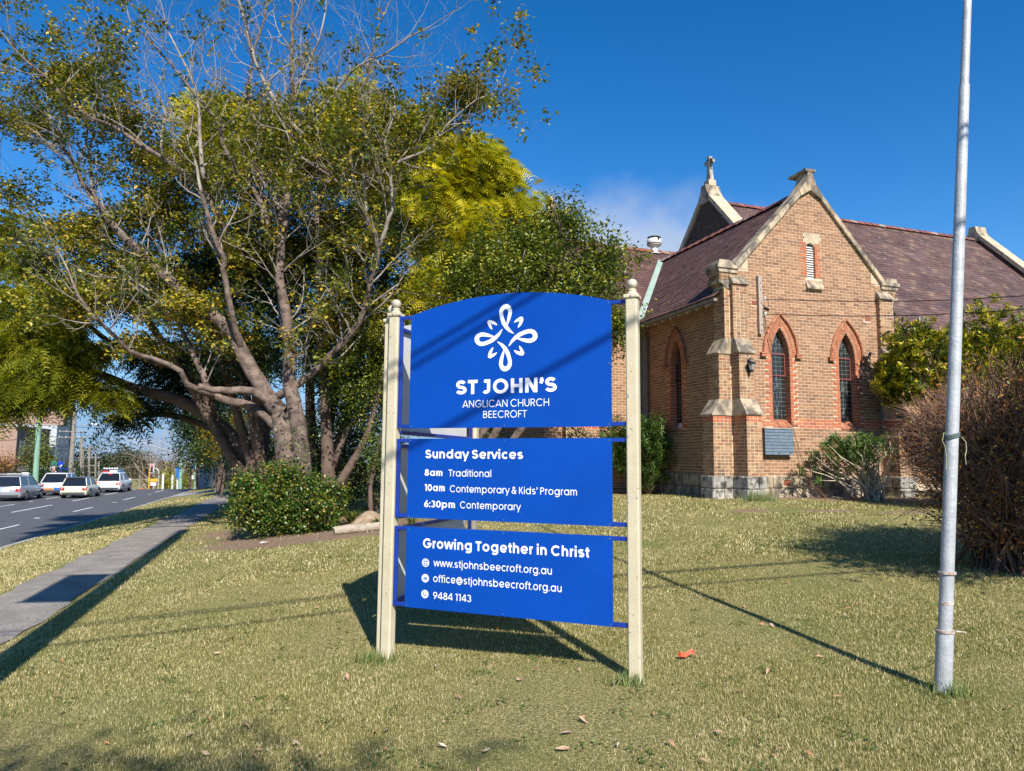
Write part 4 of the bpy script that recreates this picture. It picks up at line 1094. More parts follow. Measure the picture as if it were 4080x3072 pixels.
# --- kneelers and coping
def mir(x, s): return x if s < 0 else 2 * CE - x
for s in (-1, 1):
    k = MB()
    def pr_(poly, y0, y1, v): k.prism([(mir(x, s), z) for x, z in (poly if s < 0 else list(reversed(poly)))], y0, y1, v)
    kb = MB(); a, b_ = sorted((mir(-1.86, s), mir(-1.0, s))); kb.box(a, b_, 0.0, .47, 6.60, 6.72)
    part('kneeler_core', kb, 'mortar', gwo)
    a, b_ = sorted((mir(-1.86, s), mir(-1.30, s)))
    brick_rows(gwo, Mf, 6.45 + .045, 6.68, full(a, b_), 'brick_header', y=-0.012, header=True, seed=60)
    if s < 0: brick_rows(gwo, Mside(-1.86), 6.495, 6.68, full(-.47, .012), 'brick_header', seed=61)
    pr_([(-1.90, 6.69), (-1.30, 6.69), (-1.30, 6.80), (-1.93, 6.80)], -.05, .50, .3)
    pr_([(-1.96, 6.80), (-1.28, 6.80), (-1.28, 6.90), (-1.96, 6.90)], -.09, .53, .6)
    pr_([(-1.90, 6.90), (-1.40, 6.90), (-1.55, 7.03), (-1.88, 7.03)], -.05, .50, .2)
    pr_([(-1.90, 6.48), (-1.58, 6.48), (-1.58, 6.25), (-1.64, 6.25), (-1.72, 6.30), (-1.80, 6.38), (-1.90, 6.40)], -.03, .50, .5)
    o = part('kneeler_stone', k, 'sandstone', gwo)
    tb = MB(); tb.prism([(mir(x, s), z) for x, z in ([(-1.30, 6.83), (-0.945, 6.83), (-0.945, 7.15), (-1.25, 6.90)] if s < 0 else [(-1.25, 6.90), (-0.945, 7.15), (-0.945, 6.83), (-1.30, 6.83)])], -.012, .2, .5)
    part('springer_stone', tb, 'sandstone_clean', gwo)
    # raked coping stones
    n = 6; xs = np.linspace(-1.33, 0.86, n + 1)
    zf = lambda x: APEX - (CE - x) * 1.065
    for i in range(n):
        x0, x1 = xs[i] + .003, xs[i + 1] - .003
        poly = [(x0, zf(x0) - .02), (x1, zf(x1) - .02), (x1 - .07, zf(x1) + .115), (x0 - .07, zf(x0) + .115)]
        cs_ = MB(); pp = [(mir(x, s), z) for x, z in (poly if s < 0 else list(reversed(poly)))]
        cs_.prism(pp, -.10, .32, rr.random() + .01)
        o = part('coping_stone', cs_, 'sandstone', gwo); bv = o.modifiers.new('b', 'BEVEL'); bv.width = 0.015; bv.segments = 1
ap = MB(); L_ = [(0.86, 9.135), (1.20, 9.33), (1.54, 9.135), (1.64, 9.33)]
apx = [(0.86, 9.14), (0.97, 9.20), (1.20, 9.34), (1.43, 9.20), (1.54, 9.14), (1.605, 9.27), (1.42, 9.50), (1.31, 9.74), (1.28, 9.93), (1.20, 9.95), (1.12, 9.93), (1.09, 9.74), (0.98, 9.50), (0.795, 9.27)]
ap.prism(apx, -.105, .33, .5); 
ap.box(1.02, 1.38, -.12, .60, 9.88, 9.96, .4)
o = part('apex_stone', ap, 'sandstone', gwo)

# --- side wall of the transept
sw = MB(); SX = WL
wall_core(sw, Mside(SX), GROUND, 6.35, lambda z: (-4.5, -0.3), open_cut((-2.69,)), dz=0.06)
swo = part('side_wall', sw, 'mortar')
def s_iv(z):
    cuts = win_cut(-2.69, z)
    return subtract([(-4.5, -0.46)], cuts)
brick_rows(swo, Mside(SX), 1.262, 6.35, s_iv, 'brick', red=lambda a, z: 2.575 < z < 2.83 and -3.3 < a < -2.0, seed=70)
window(-2.69, Mside(SX), swo, 3)
wl_ = MB(); wl_.box(WR - .3, WR, 0.3, 4.5, GROUND, 6.35); part('side_wall', wl_, 'mortar')
# eaves: rafter tails, gutter, soffit
for k in range(9):
    y = 0.62 + k * 0.46
    r_ = MB(); r_.v = [(-1.90, y, 5.93), (-1.90, y + .05, 5.93), (-1.555, y, 6.30), (-1.555, y + .05, 6.30), (-1.86, y, 5.84), (-1.86, y + .05, 5.84), (-1.555, y, 6.02), (-1.555, y + .05, 6.02)]
    r_.f = [(0, 1, 3, 2), (0, 4, 5, 1), (0, 2, 6, 4), (1, 5, 7, 3), (4, 6, 7, 5)]; r_.a = [0] * 5
    part('rafter_tail', r_, 'white_paint')
gt = MB(); gt.box(-2.04, -1.93, 0.02, 4.25, 5.89, 5.965); part('gutter', gt, 'gutter_paint')
dpn = MB(); dpn.tube([(-1.97, 4.28, 5.9), (-1.66, 4.30, 5.6), (-1.64, 4.30, 3.0), (-1.64, 4.30, .6)], .045, 8); part('downpipe', dpn, 'gutter_paint')

# --- roofs: slates laid in courses, each proud of the one above
scount = [0]
def slates(parent, O, A, T, N, rows, expo, iv, w, m, seed, single=None, th=0.012):
    """O origin on the eave, A along it, T up the slope, N outward; iv(row, t) gives free stretches along A"""
    r2 = random.Random(seed); mb = MB()
    O, A, T, N = map(Vector, (O, A, T, N))
    for k in range(rows):
        t0 = k * expo; off = (k % 2) * w / 2
        for a0, a1 in iv(k, t0 + expo / 2):
            x = math.floor((a0 - off) / w) * w + off
            while x < a1:
                p, q = max(x + .003, a0), min(x + w - .003, a1)
                if q - p > 0.03:
                    j = r2.uniform(-.008, .008); lift = th + r2.uniform(0, .008); v = r2.random() + 1e-4
                    c = [O + A * p + T * (t0 + j) + N * lift, O + A * q + T * (t0 + j) + N * (lift + r2.uniform(-.003, .003)), O + A * q + T * (t0 + expo + .02) + N * .002, O + A * p + T * (t0 + expo + .02) + N * .002]
                    b0 = [O + A * p + T * (t0 + j), O + A * q + T * (t0 + j)]
                    if single and scount[0] < 290 and single(p, t0):
                        scount[0] += 1; s = MB(); s.face(c, v); s.face([b0[0], b0[1], c[1], c[0]], v); s.face([b0[0], c[0], c[3]], v); s.face([c[1], b0[1], c[2]], v)
                        part('slate', s, m, parent)
                    else:
                        mb.face(c, v); mb.face([b0[0], b0[1], c[1], c[0]], v)
                x += w
    o = part('slating', mb, m, parent); tag(o, kind='stuff'); return o
def ridge(parent, p0, p1, n, r_=0.10):
    p0, p1 = Vector(p0), Vector(p1)
    for k in range(n):
        a = p0.lerp(p1, k / n + .004); b_ = p0.lerp(p1, (k + 1) / n + .006)
        m = MB(); d = (p1 - p0).normalized(); sd = Vector((d.y, -d.x, 0))
        pr_ = [(-.16, -.11), (-.08, .005), (-.03, .045), (.03, .045), (.08, .005), (.16, -.11)]
        for i, P_ in enumerate((a, b_)):
            for x, z in pr_:
                q = P_ + sd * x * (1.0 + .12 * (1 - i)) + Vector((0, 0, z + .03 + .015 * (1 - i))); m.v.append(tuple(q))
        m.f = [(j, j + 1, 7 + j, 6 + j) for j in range(5)] + [(5, 4, 3, 2, 1, 0)]; m.a = [random.random() + .01] * 6
        part('ridge_tile', m, 'ridge', parent)
kp = 1.065; cl = 1 / math.sqrt(1 + kp * kp)
Tt = (cl, 0, kp * cl)
EX, EZ = -1.98, 6.03
rf = MB()
def rz(x): return EZ + .0 + (x - EX) * (APEX - .12 - EZ) / (CE - EX)
ks = (APEX - .12 - EZ) / (CE - EX); cl = 1 / math.sqrt(1 + ks * ks); slope_len = (CE - EX) / cl
def val_y(x): return 4.2 + (x + 1.9) / 3.1 * 3.85
rf.face([(EX, .12, EZ - .02), (EX, val_y(EX), EZ - .02), (CE, val_y(CE), rz(CE) - .02), (CE, .12, rz(CE) - .02)])
rf.face([(2 * CE - EX, .12, EZ - .02), (CE, .12, rz(CE) - .02), (CE, 9, rz(CE) - .02), (2 * CE - EX, 9, EZ - .02)])
tro = part('transept_roof', rf, 'mortar_dark')
rows = int(slope_len / 0.155)
slates(tro, (EX, 0, EZ), (0, 1, 0), (cl, 0, ks * cl), (-ks * cl, 0, cl), rows, slope_len / rows, lambda k, t: [(0.14 if EX + t * cl > -1.3 else (0.5 if EX + t * cl > -1.86 else 0.02), val_y(EX + t * cl))], 0.30, 'slate', 80, single=lambda p, t: p < 2.4 and t > .3)
slates(tro, (2 * CE - EX, 0, EZ), (0, 1, 0), (-cl, 0, ks * cl), (ks * cl, 0, cl), rows, slope_len / rows, lambda k, t: [(0.14, 3.0 + t * cl)], 0.30, 'slate', 81)
ridge(tro, (CE, .34, rz(CE)), (CE, val_y(CE) + .1, rz(CE)), 17)
# chancel roof and walls
CK = 0.82; CY0, CZ0, CYR = 4.1, 6.10, 8.95
ccl = 1 / math.sqrt(1 + CK * CK); CZR = CZ0 + (CYR - CY0) * CK
cr_ = MB(); cr_.face([(-3.4, CY0, CZ0 - .02), (3.6, CY0, CZ0 - .02), (3.6, CYR, CZR - .02), (-3.4, CYR, CZR - .02)]); cr_.face([(-3.4, CYR, CZR - .02), (3.6, CYR, CZR - .02), (3.6, 13.8, CZ0 - .02), (-3.4, 13.8, CZ0 - .02)])
cro = part('chancel_roof', cr_, 'mortar_dark')
cl_len = (CYR - CY0) / ccl
def ch_iv(k, t):
    y = CY0 + t * ccl; x = -1.9 + (y - 4.2) / 3.85 * 3.1
    return [(-3.4, min(x + .05, 3.4) if y < 8.05 else 3.4)]
slates(cro, (0, CY0, CZ0), (1, 0, 0), (0, ccl, CK * ccl), (0, -CK * ccl, ccl), 30, cl_len / 30, ch_iv, .32, 'slate', 82)
ridge(cro, (-3.4, CYR, CZR), (3.3, CYR, CZR), 16)
vf = MB(); a = Vector((-1.93, 4.15, 6.16)); b_ = Vector((1.17, 8.0, 9.42)); d = Vector((.78, -.62, 0)) * .11
for k in range(6):
    p, q = a.lerp(b_, k / 6), a.lerp(b_, (k + 1) / 6 - .004); up = Vector((0, 0, .05 + .012))
    vf.face([p - d + up, p + d + up, q + d + up, q - d + up]); vf.face([p - d, p + d, p + d + up, p - d + up]); vf.face([p - d, p - d + up, q - d + up, q - d])
part('valley_flashing', vf, 'copper')
cw = MB(); wall_core(cw, Mf, GROUND, 6.2, lambda z: (-5.1, WL), lambda z: [], y=4.5, dz=6)
wall_core(cw, Mside(-5.1), GROUND, 4.6, lambda z: (-13.5, -4.5), lambda z: [], dz=4.2)
cwo = part('chancel_wall', cw, 'mortar')
brick_rows(cwo, Mf, .62, 6.1, lambda z: [(-5.1 if z < 4.6 else -3.0, WL - .1)], 'brick_red', y=4.5, seed=90) if False else brick_rows(cwo, Mf, .62, 6.1, lambda z: [(-5.1 if z < 4.6 else -3.0, WL - .1)], 'brick', y=4.5, red=lambda a, z: 2.58 < z < 2.83, seed=90)
brick_rows(cwo, Mside(-5.1), .62, 4.6, lambda z: [(-13.5, -4.5)], 'brick', red=lambda a, z: 2.58 < z < 2.83, seed=91)
bt = MB(); bt.box(-4.51, -4.05, 4.2, 4.5, GROUND, 3.4); bto = part('buttress', bt, 'mortar')
brick_rows(bto, Mf, .62, 3.3, full(-4.5, -4.06), 'brick_header', y=4.2, header=True, seed=92); brick_rows(bto, Mside(-4.51), .62, 3.3, full(-4.5, -4.2), 'brick_header', red=lambda a, z: 2.58 < z < 2.83, seed=93)
# vestry lean-to roof and the stone pinnacle on the chancel gable
vr = MB(); vr.face([(-5.3, 4.3, 4.5), (-3.0, 4.3, 5.3), (-3.0, 13.5, 5.3), (-5.3, 13.5, 4.5)]); part('vestry_roof', vr, 'slate')
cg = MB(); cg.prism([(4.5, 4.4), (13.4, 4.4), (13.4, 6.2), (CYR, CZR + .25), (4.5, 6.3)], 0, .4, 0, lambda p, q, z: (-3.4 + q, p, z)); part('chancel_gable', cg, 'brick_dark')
pn = MB(); pn.box(-3.35, -2.95, CYR - .2, CYR + .2, CZR + .1, CZR + .5, .3); pn.prism([(-3.30, CZR + .5), (-3.0, CZR + .5), (-3.07, CZR + 1.7), (-3.23, CZR + 1.7)], CYR - .14, CYR + .14, .3)
part('gable_pinnacle', pn, 'sandstone')

# --- the nave behind, with the cross gable at its near end
NE0, NE1, NY, NZ = 3.5, 18.4, 8.05, 12.15
NK = 1.07; ncl = 1 / math.sqrt(1 + NK * NK); NY0 = 2.55; NZ0 = NZ - (NY - NY0) * NK
nl = (NY - NY0) / ncl
nr = MB(); nr.face([(NE0, NY0, NZ0 - .02), (NE1, NY0, NZ0 - .02), (NE1, NY, NZ - .02), (NE0, NY, NZ - .02)]); nr.face([(NE0, NY, NZ - .02), (NE1, NY, NZ - .02), (NE1, 13.6, NZ0 - .02), (NE0, 13.6, NZ0 - .02)])
nro = part('nave_roof', nr, 'mortar_dark')
slates(nro, (0, NY0, NZ0), (1, 0, 0), (0, ncl, NK * ncl), (0, -NK * ncl, ncl), 42, nl / 42, lambda k, t: [(NE0 + .2, NE1 - .3)], .30, 'slate_nave', 83)
ridge(nro, (NE0 + .4, NY, NZ), (NE1 - .4, NY, NZ), 36)
nw = MB(); nw.face([(WR, 3.1, GROUND), (NE1, 3.1, GROUND), (NE1, 3.1, NZ0 + .4), (WR, 3.1, NZ0 + .4)]); nwo = part('nave_wall', nw, 'mortar')
brick_rows(nwo, Mf, .9, 6.3, lambda z: subtract([(WR, NE1)], [(7.65, 8.35)] if 5.6 < z < 6.2 else []), 'brick', y=3.1, seed=94)
ng = MB(); ng.box(WR + .2, NE1, 2.46, 2.58, NZ0 - .10, NZ0 - .02); part('gutter', ng, 'gutter_paint')
b_ = MB(); b_.box(7.7, 8.3, 3.12, 3.16, 5.6, 6.2); part('dark_window', b_, 'glass_dark')
def big_gable(x0, x1, name, withcross, low=5.5, seed=95):
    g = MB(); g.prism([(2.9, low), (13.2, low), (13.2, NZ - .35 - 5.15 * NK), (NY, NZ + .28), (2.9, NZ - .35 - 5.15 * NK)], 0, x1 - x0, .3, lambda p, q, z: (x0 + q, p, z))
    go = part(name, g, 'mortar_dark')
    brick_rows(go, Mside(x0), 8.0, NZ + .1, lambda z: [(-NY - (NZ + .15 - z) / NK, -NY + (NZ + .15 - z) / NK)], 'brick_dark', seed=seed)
    for s in (-1, 1):
        n = 7
        for i in range(n):
            a, b2 = 5.0 * i / n + .36, 5.0 * (i + 1) / n + .355
            pts = [(NY + s * a, NZ + .28 - a * NK - .02), (NY + s * b2, NZ + .28 - b2 * NK - .02), (NY + s * b2, NZ + .50 - b2 * NK), (NY + s * a, NZ + .50 - a * NK)]
            cst = MB(); cst.prism(pts, -.10, x1 - x0 + .10, rr.random() * .9 + .01, lambda p, q, z: (x0 + q, p, z)); part('coping_stone', cst, 'sandstone_clean', go)
    t = MB(); t.prism([(NY - .36, NZ - .12), (NY + .36, NZ - .12), (NY + .36, NZ + .12), (NY + .22, NZ + .36), (NY + .16, NZ + .62), (NY - .16, NZ + .62), (NY - .22, NZ + .36), (NY - .36, NZ + .12)], -.11, x1 - x0 + .11, .3, lambda p, q, z: (x0 + q, p, z))
    part('apex_stone', t, 'sandstone', go)
    return go
bg_ = big_gable(3.3, 3.75, 'nave_gable', True)
big_gable(NE1 - .3, NE1 + .15, 'nave_gable', False, seed=96)
cx, cy, cz = 3.52, NY, NZ + .62
c_ = MB(); c_.box(cx - .17, cx + .17, cy - .17, cy + .17, cz, cz + .24, .3); part('cross_base', c_, 'sandstone_clean', bg_)
c_ = MB(); c_.prism([(-.15, 0), (.15, 0), (.075, .62), (-.075, .62)], -.08, .08, .3, lambda p, q, z: (cx + q, cy + p, cz + .24 + z))
M2 = lambda p, q, z: (cx + q, cy + p, cz + .86 + z)
c_.box(-.075, .075, -.075, .075, .0, .40, .3, M2); c_.box(-.26, -.075, -.07, .07, .10, .25, .3, M2); c_.box(.075, .26, -.07, .07, .10, .25, .3, M2)
for k in range(12):
    a0, a1 = 2 * math.pi * k / 12, 2 * math.pi * (k + 1) / 12
    c_.prism([(.15 * math.cos(a0), .175 + .15 * math.sin(a0)), (.20 * math.cos(a0), .175 + .20 * math.sin(a0)), (.20 * math.cos(a1), .175 + .20 * math.sin(a1)), (.15 * math.cos(a1), .175 + .15 * math.sin(a1))], -.045, .045, .3, M2)
part('cross', c_, 'stone_grey', bg_)
# round metal ventilator on the chancel ridge
v = empty('ventilator'); v.parent = ch; v.location = (1.42, CYR, CZR)
vm = MB(); vm.lathe([(.0, -.12), (.30, -.12), (.14, .0), (.13, .16), (.20, .24)], n=16); part('vent_stack', vm, 'white_paint', v, True)
vm = MB(); vm.lathe([(.14, .24), (.28, .26), (.28, .30), (.0, .30)], n=18); vm.lathe([(.27, .31), (.29, .33), (.29, .50), (.24, .53), (0, .53)], n=18); part('vent_drum', vm, 'white_paint', v, True)
vm = MB(); vm.lathe([(.25, .55), (.27, .56), (.27, .60), (.0, .62)], n=18); vm.lathe([(.29, .29), (.30, .30), (.30, .315), (.2, .32)], n=18); part('vent_cap', vm, 'black_iron', v, True)

# --- things fixed to the church wall that one could take down
def c2w(x, y, z): q = Matrix.Rotation(R(19), 4, 'Z') @ Vector((x, y, 0)); return Vector((7.297 + q.x, 19.383 + q.y, z))
lt = empty('wall_lantern', c2w(-1.27, -0.345, 4.12), R(19)); tag(lt, 'black iron wall lantern on the corner buttress of the church', 'lantern')
m = MB(); m.lathe([(0, .0), (.035, .0), (.045, .03), (.05, .05), (.0, .05)], (0, -.13, -.16), 8); m.lathe([(.04, .16), (.12, .12), (.125, .10), (0, .10)], (0, -.13, -.05), 6); m.lathe([(0, .30), (.02, .28), (.035, .24), (.02, .22), (.04, .17), (0, .16)], (0, -.13, -.06), 8); part('lantern_frame', m, 'black_iron', lt)
m = MB(); m.lathe([(.05, -.11), (.10, .05)], (0, -.13, 0), 6); part('lantern_glass', m, 'lamp_glass', lt)
m = MB(); m.box(-.04, .04, -.02, 0, -.15, .18); m.tube([(0, -.01, .12), (0, -.06, .20), (0, -.13, .19)], .012, 6); m.tube([(0, -.01, -.12), (-.03, -.05, -.2), (0, -.10, -.17)], .009, 6); part('bracket', m, 'black_iron', lt)
nb = empty('notice_box', c2w(-0.205, -0.0, 2.17), R(19)); tag(nb, 'grey-blue boarded box hung on the gable wall under the left window', 'box')
m = MB(); m.box(-.45, .45, -.15, -.01, -.355, .33); part('case', m, 'blue_grey', nb)
for k in range(8):
    m = MB(); z = -.355 + k * .0855; m.v = [(-.46, -.175, z), (.46, -.175, z), (.46, -.16, z + .083), (-.46, -.16, z + .083), (-.46, -.15, z), (.46, -.15, z)]; m.f = [(0, 1, 2, 3), (4, 5, 1, 0)]; m.a = [0, 0]
    part('board', m, 'blue_grey', nb)
m = MB(); m.box(-.49, .49, -.185, 0, .332, .36); part('lid', m, 'stone_grey', nb)
m = MB(); m.box(.32, .36, -.182, -.178, -.31, -.285); m.box(-.03, -.02, -.182, -.178, -.355, -.28); part('hasp', m, 'black_iron', nb)
tp = empty('cable_board', c2w(-0.63, -0.0, 5.87), R(19)); tag(tp, 'weathered timber board with insulators fixed upright on the gable wall', 'cable board')
m = MB(); m.box(-.055, .055, -.10, -.005, -.80, .80); part('timber_board', m, 'timber_grey', tp)
for z in (.17, -.26):
    m = MB(); m.lathe([(0, 0), (.03, 0), (.045, .03), (.03, .05), (.045, .07), (.02, .1), (0, .1)], (.10, -.16, z - .05), 10); m.tube([(0.03, -.1, z - .03), (.1, -.16, z - .05)], .01, 5); part('insulator', m, 'porcelain', tp)
m = MB()
for k in range(6): m.box(.06 + .05 * (k % 3), .10 + .05 * (k % 3), -.2, -.12, -.12 + .05 * (k // 3) - .02 * k, -.08 + .05 * (k // 3) - .02 * k)
m.tube([(.1, -.16, .17), (.20, -.17, .10), (.22, -.17, -.05), (.12, -.15, -.1)], .008, 5); m.tube([(.10, -.16, -.26), (.08, -.14, -.45), (.10, -.13, -.6), (.16, -.10, -.7), (.14, -.06, -.62)], .007, 5); part('cable_joint', m, 'black_iron', tp)
for z in (.6, .42, .05, -.55, -.7):
    m = MB(); m.tube([(0.01, -.1, z), (0.01, -.112, z)], .014, 6); part('bolt', m, 'black_iron', tp)
for z0, z1, lab in ((6.02, 5.15, 'upper'), (5.60, 4.88, 'lower')):
    a = c2w(-.53, -.16, z0); b_ = at(4080, 1133 if lab == 'upper' else 1187, 14.0) ; d = (b_ - a); e = a + d * 1.6
    pts = [a + (e - a) * t + Vector((0, 0, -0.25 * math.sin(math.pi * t) * 1.0)) for t in np.linspace(0, 1, 14)]
    cb = MB(); cb.tube(pts, .011, 5); o = cb.obj('service_cable', MATS['black_iron']); tag(o, lab + ' of two thin service cables running right from the gable wall', 'cable')

# ------------------------------------------------------------------ growing things
def spline(pts, seg=0.35):
    """smooth path through pts, resampled"""
    P = [Vector(p) for p in pts]; out = []
    for i in range(len(P) - 1):
        p0 = P[max(0, i - 1)]; p1 = P[i]; p2 = P[i + 1]; p3 = P[min(len(P) - 1, i + 2)]
        n = max(2, int((p2 - p1).length / seg))
        for k in range(n):
            t = k / n
            out.append(0.5 * ((2 * p1) + (p2 - p0) * t + (2 * p0 - 5 * p1 + 4 * p2 - p3) * t * t + (3 * p1 - p0 - 3 * p2 + p3) * t ** 3))
    out.append(P[-1]); return out
def rvec(r, s=1.0): return Vector((r.gauss(0, s), r.gauss(0, s), r.gauss(0, s)))
def grow(mb, start, d, length, rad, level, r, tips, up=0.12, wig=0.16, nseg=None, kids=(3, 5), ratio=0.55, sides=(3, 3, 4, 5, 6), spread=0.75, bare=None):
    nseg = nseg or (3 + level)
    pts = [start]; d = d.normalized(); p = start
    for k in range(nseg):
        d = (d + rvec(r, wig) + Vector((0, 0, up))).normalized()
        p = p + d * (length / nseg); pts.append(p)
    rads = [rad * (1 - 0.6 * k / nseg) for k in range(nseg + 1)]
    mb.tube(pts, rads, sides[min(level, 4)], cap=False)
    if level == 0: tips.append((p, d)); return
    nk = r.randint(*kids)
    for k in range(nk):
        t = 0.3 + 0.7 * (k + r.random()) / nk
        i = min(nseg - 1, int(t * nseg)); q = pts[i].lerp(pts[i + 1], t * nseg - i)
        ax = (pts[i + 1] - pts[i]).normalized()
        side = ax.cross(rvec(r)).normalized()
        dd = (ax * (1 - spread * 0.5) + side * spread).normalized()
        grow(mb, q, dd, length * ratio * r.uniform(0.7, 1.2), rads[i] * 0.62, level - 1, r, tips, up, wig, None, kids, ratio, sides, spread)
    tips.append((p, d))
def leaf_cloud(name, centers, per, spread, size, m, parent, up=0.5, aspect=0.45, droop=0.0, seed=0, toneb=0.0, tonea=1.0, top_bias=0.0):
    r = np.random.default_rng(seed)
    C = np.asarray([tuple(c) for c in centers], float)
    n = len(C) * per
    ctr = np.repeat(C, per, 0)
    off = r.normal(size=(n, 3)) * np.asarray(spread) if not np.isscalar(spread) else r.normal(size=(n, 3)) * spread
    pos = ctr + off
    tone = np.repeat(r.beta(1.1, 1.9, len(C)), per) * 0.85 + r.random(n) * 0.28
    var = np.clip(toneb + tonea * tone, 0.002, 0.985)
    V, Fc, va = leaves(pos, size, var, None, aspect, up, droop, r)
    o = link(name, npmesh(name, V, Fc, va, MATS[m]), parent)
    return o
def canopy_points(n, c, rad, seed, inner=0.45, lump=0.28):
    """points in a lumpy ellipsoid shell"""
    r = np.random.default_rng(seed)
    d = r.normal(size=(n, 3)); d /= np.linalg.norm(d, axis=1)[:, None]
    ph = r.uniform(0, 6.28, (6, 3)); fr = r.uniform(1.5, 4.5, (6, 3))
    w = sum(np.sin(d[:, 0] * f[0] + p[0]) * np.sin(d[:, 1] * f[1] + p[1]) * np.sin(d[:, 2] * f[2] + p[2]) for f, p in zip(fr, ph))
    rr_ = (inner + (1 - inner) * r.random(n) ** 0.6) * (1 + lump * w * 0.6)
    return np.asarray(c) + d * rr_[:, None] * np.asarray(rad)
def fronds(name, centers, dirs, per, length, m, parent, seed=0, droop=0.5, pairs=6, pin=0.12, wf=.62):
    """feathery fronds: a drooping rib with narrow leaflets on both sides"""
    r = np.random.default_rng(seed); C = np.asarray(centers, float); n = len(C) * per
    ctr = np.repeat(C, per, 0) + r.normal(size=(n, 3)) * 0.12
    D = np.repeat(np.asarray(dirs, float), per, 0) + r.normal(size=(n, 3)) * 0.55
    D /= np.linalg.norm(D, axis=1)[:, None]
    L = length * r.uniform(0.7, 1.2, n)[:, None]
    up = np.tile([0, 0, 1.0], (n, 1)) + r.normal(size=(n, 3)) * 0.9
    B = np.cross(D, up); B /= np.linalg.norm(B, axis=1)[:, None] + 1e-9
    V = []; tone = np.repeat(r.beta(1.1, 1.1, len(C)), per) * 0.8 + r.random(n) * 0.2
    for k in range(pairs):
        t = (k + 0.5) / pairs
        p = ctr + D * L * t + np.array([0, 0, -1.0]) * L * droop * t * t
        tl = pin * (1.15 - abs(t - 0.4)) * L / length
        for s in (-1, 1):
            q = p + B * s * tl + D * tl * 0.55 - np.array([0, 0, 1.0]) * tl * 0.25
            w = D * (L / pairs * wf)
            V.append(np.stack([p - w * .5, p + w * .5, q + w * .25, q - w * .25], 1))
    V = np.concatenate(V).reshape(-1, 3); k = len(V) // 4
    Fc = np.arange(k * 4).reshape(-1, 4); va = np.clip(np.tile(tone, pairs * 2), .002, .985)
    return link(name, npmesh(name, V, Fc, va, MATS[m]), parent)
def px_path(pts, Y, src=(0, 0, 1)):
    """control points (x, y[, dY]) read off the photograph, at depth Y"""
    ox, oy, s = src
    return [at(ox + p[0] / s, oy + p[1] / s, Y + (p[2] if len(p) > 2 else 0)) for p in pts]
def rel(root, mb):
    """shift collected world vertices into the frame of an unrotated root"""
    o = root.location; mb.v = [(a - o.x, b_ - o.y, c - o.z) for a, b_, c in mb.v]; return mb
def relpts(root, pts): o = root.location; return [(p[0] - o.x, p[1] - o.y, p[2] - o.z) for p in pts]

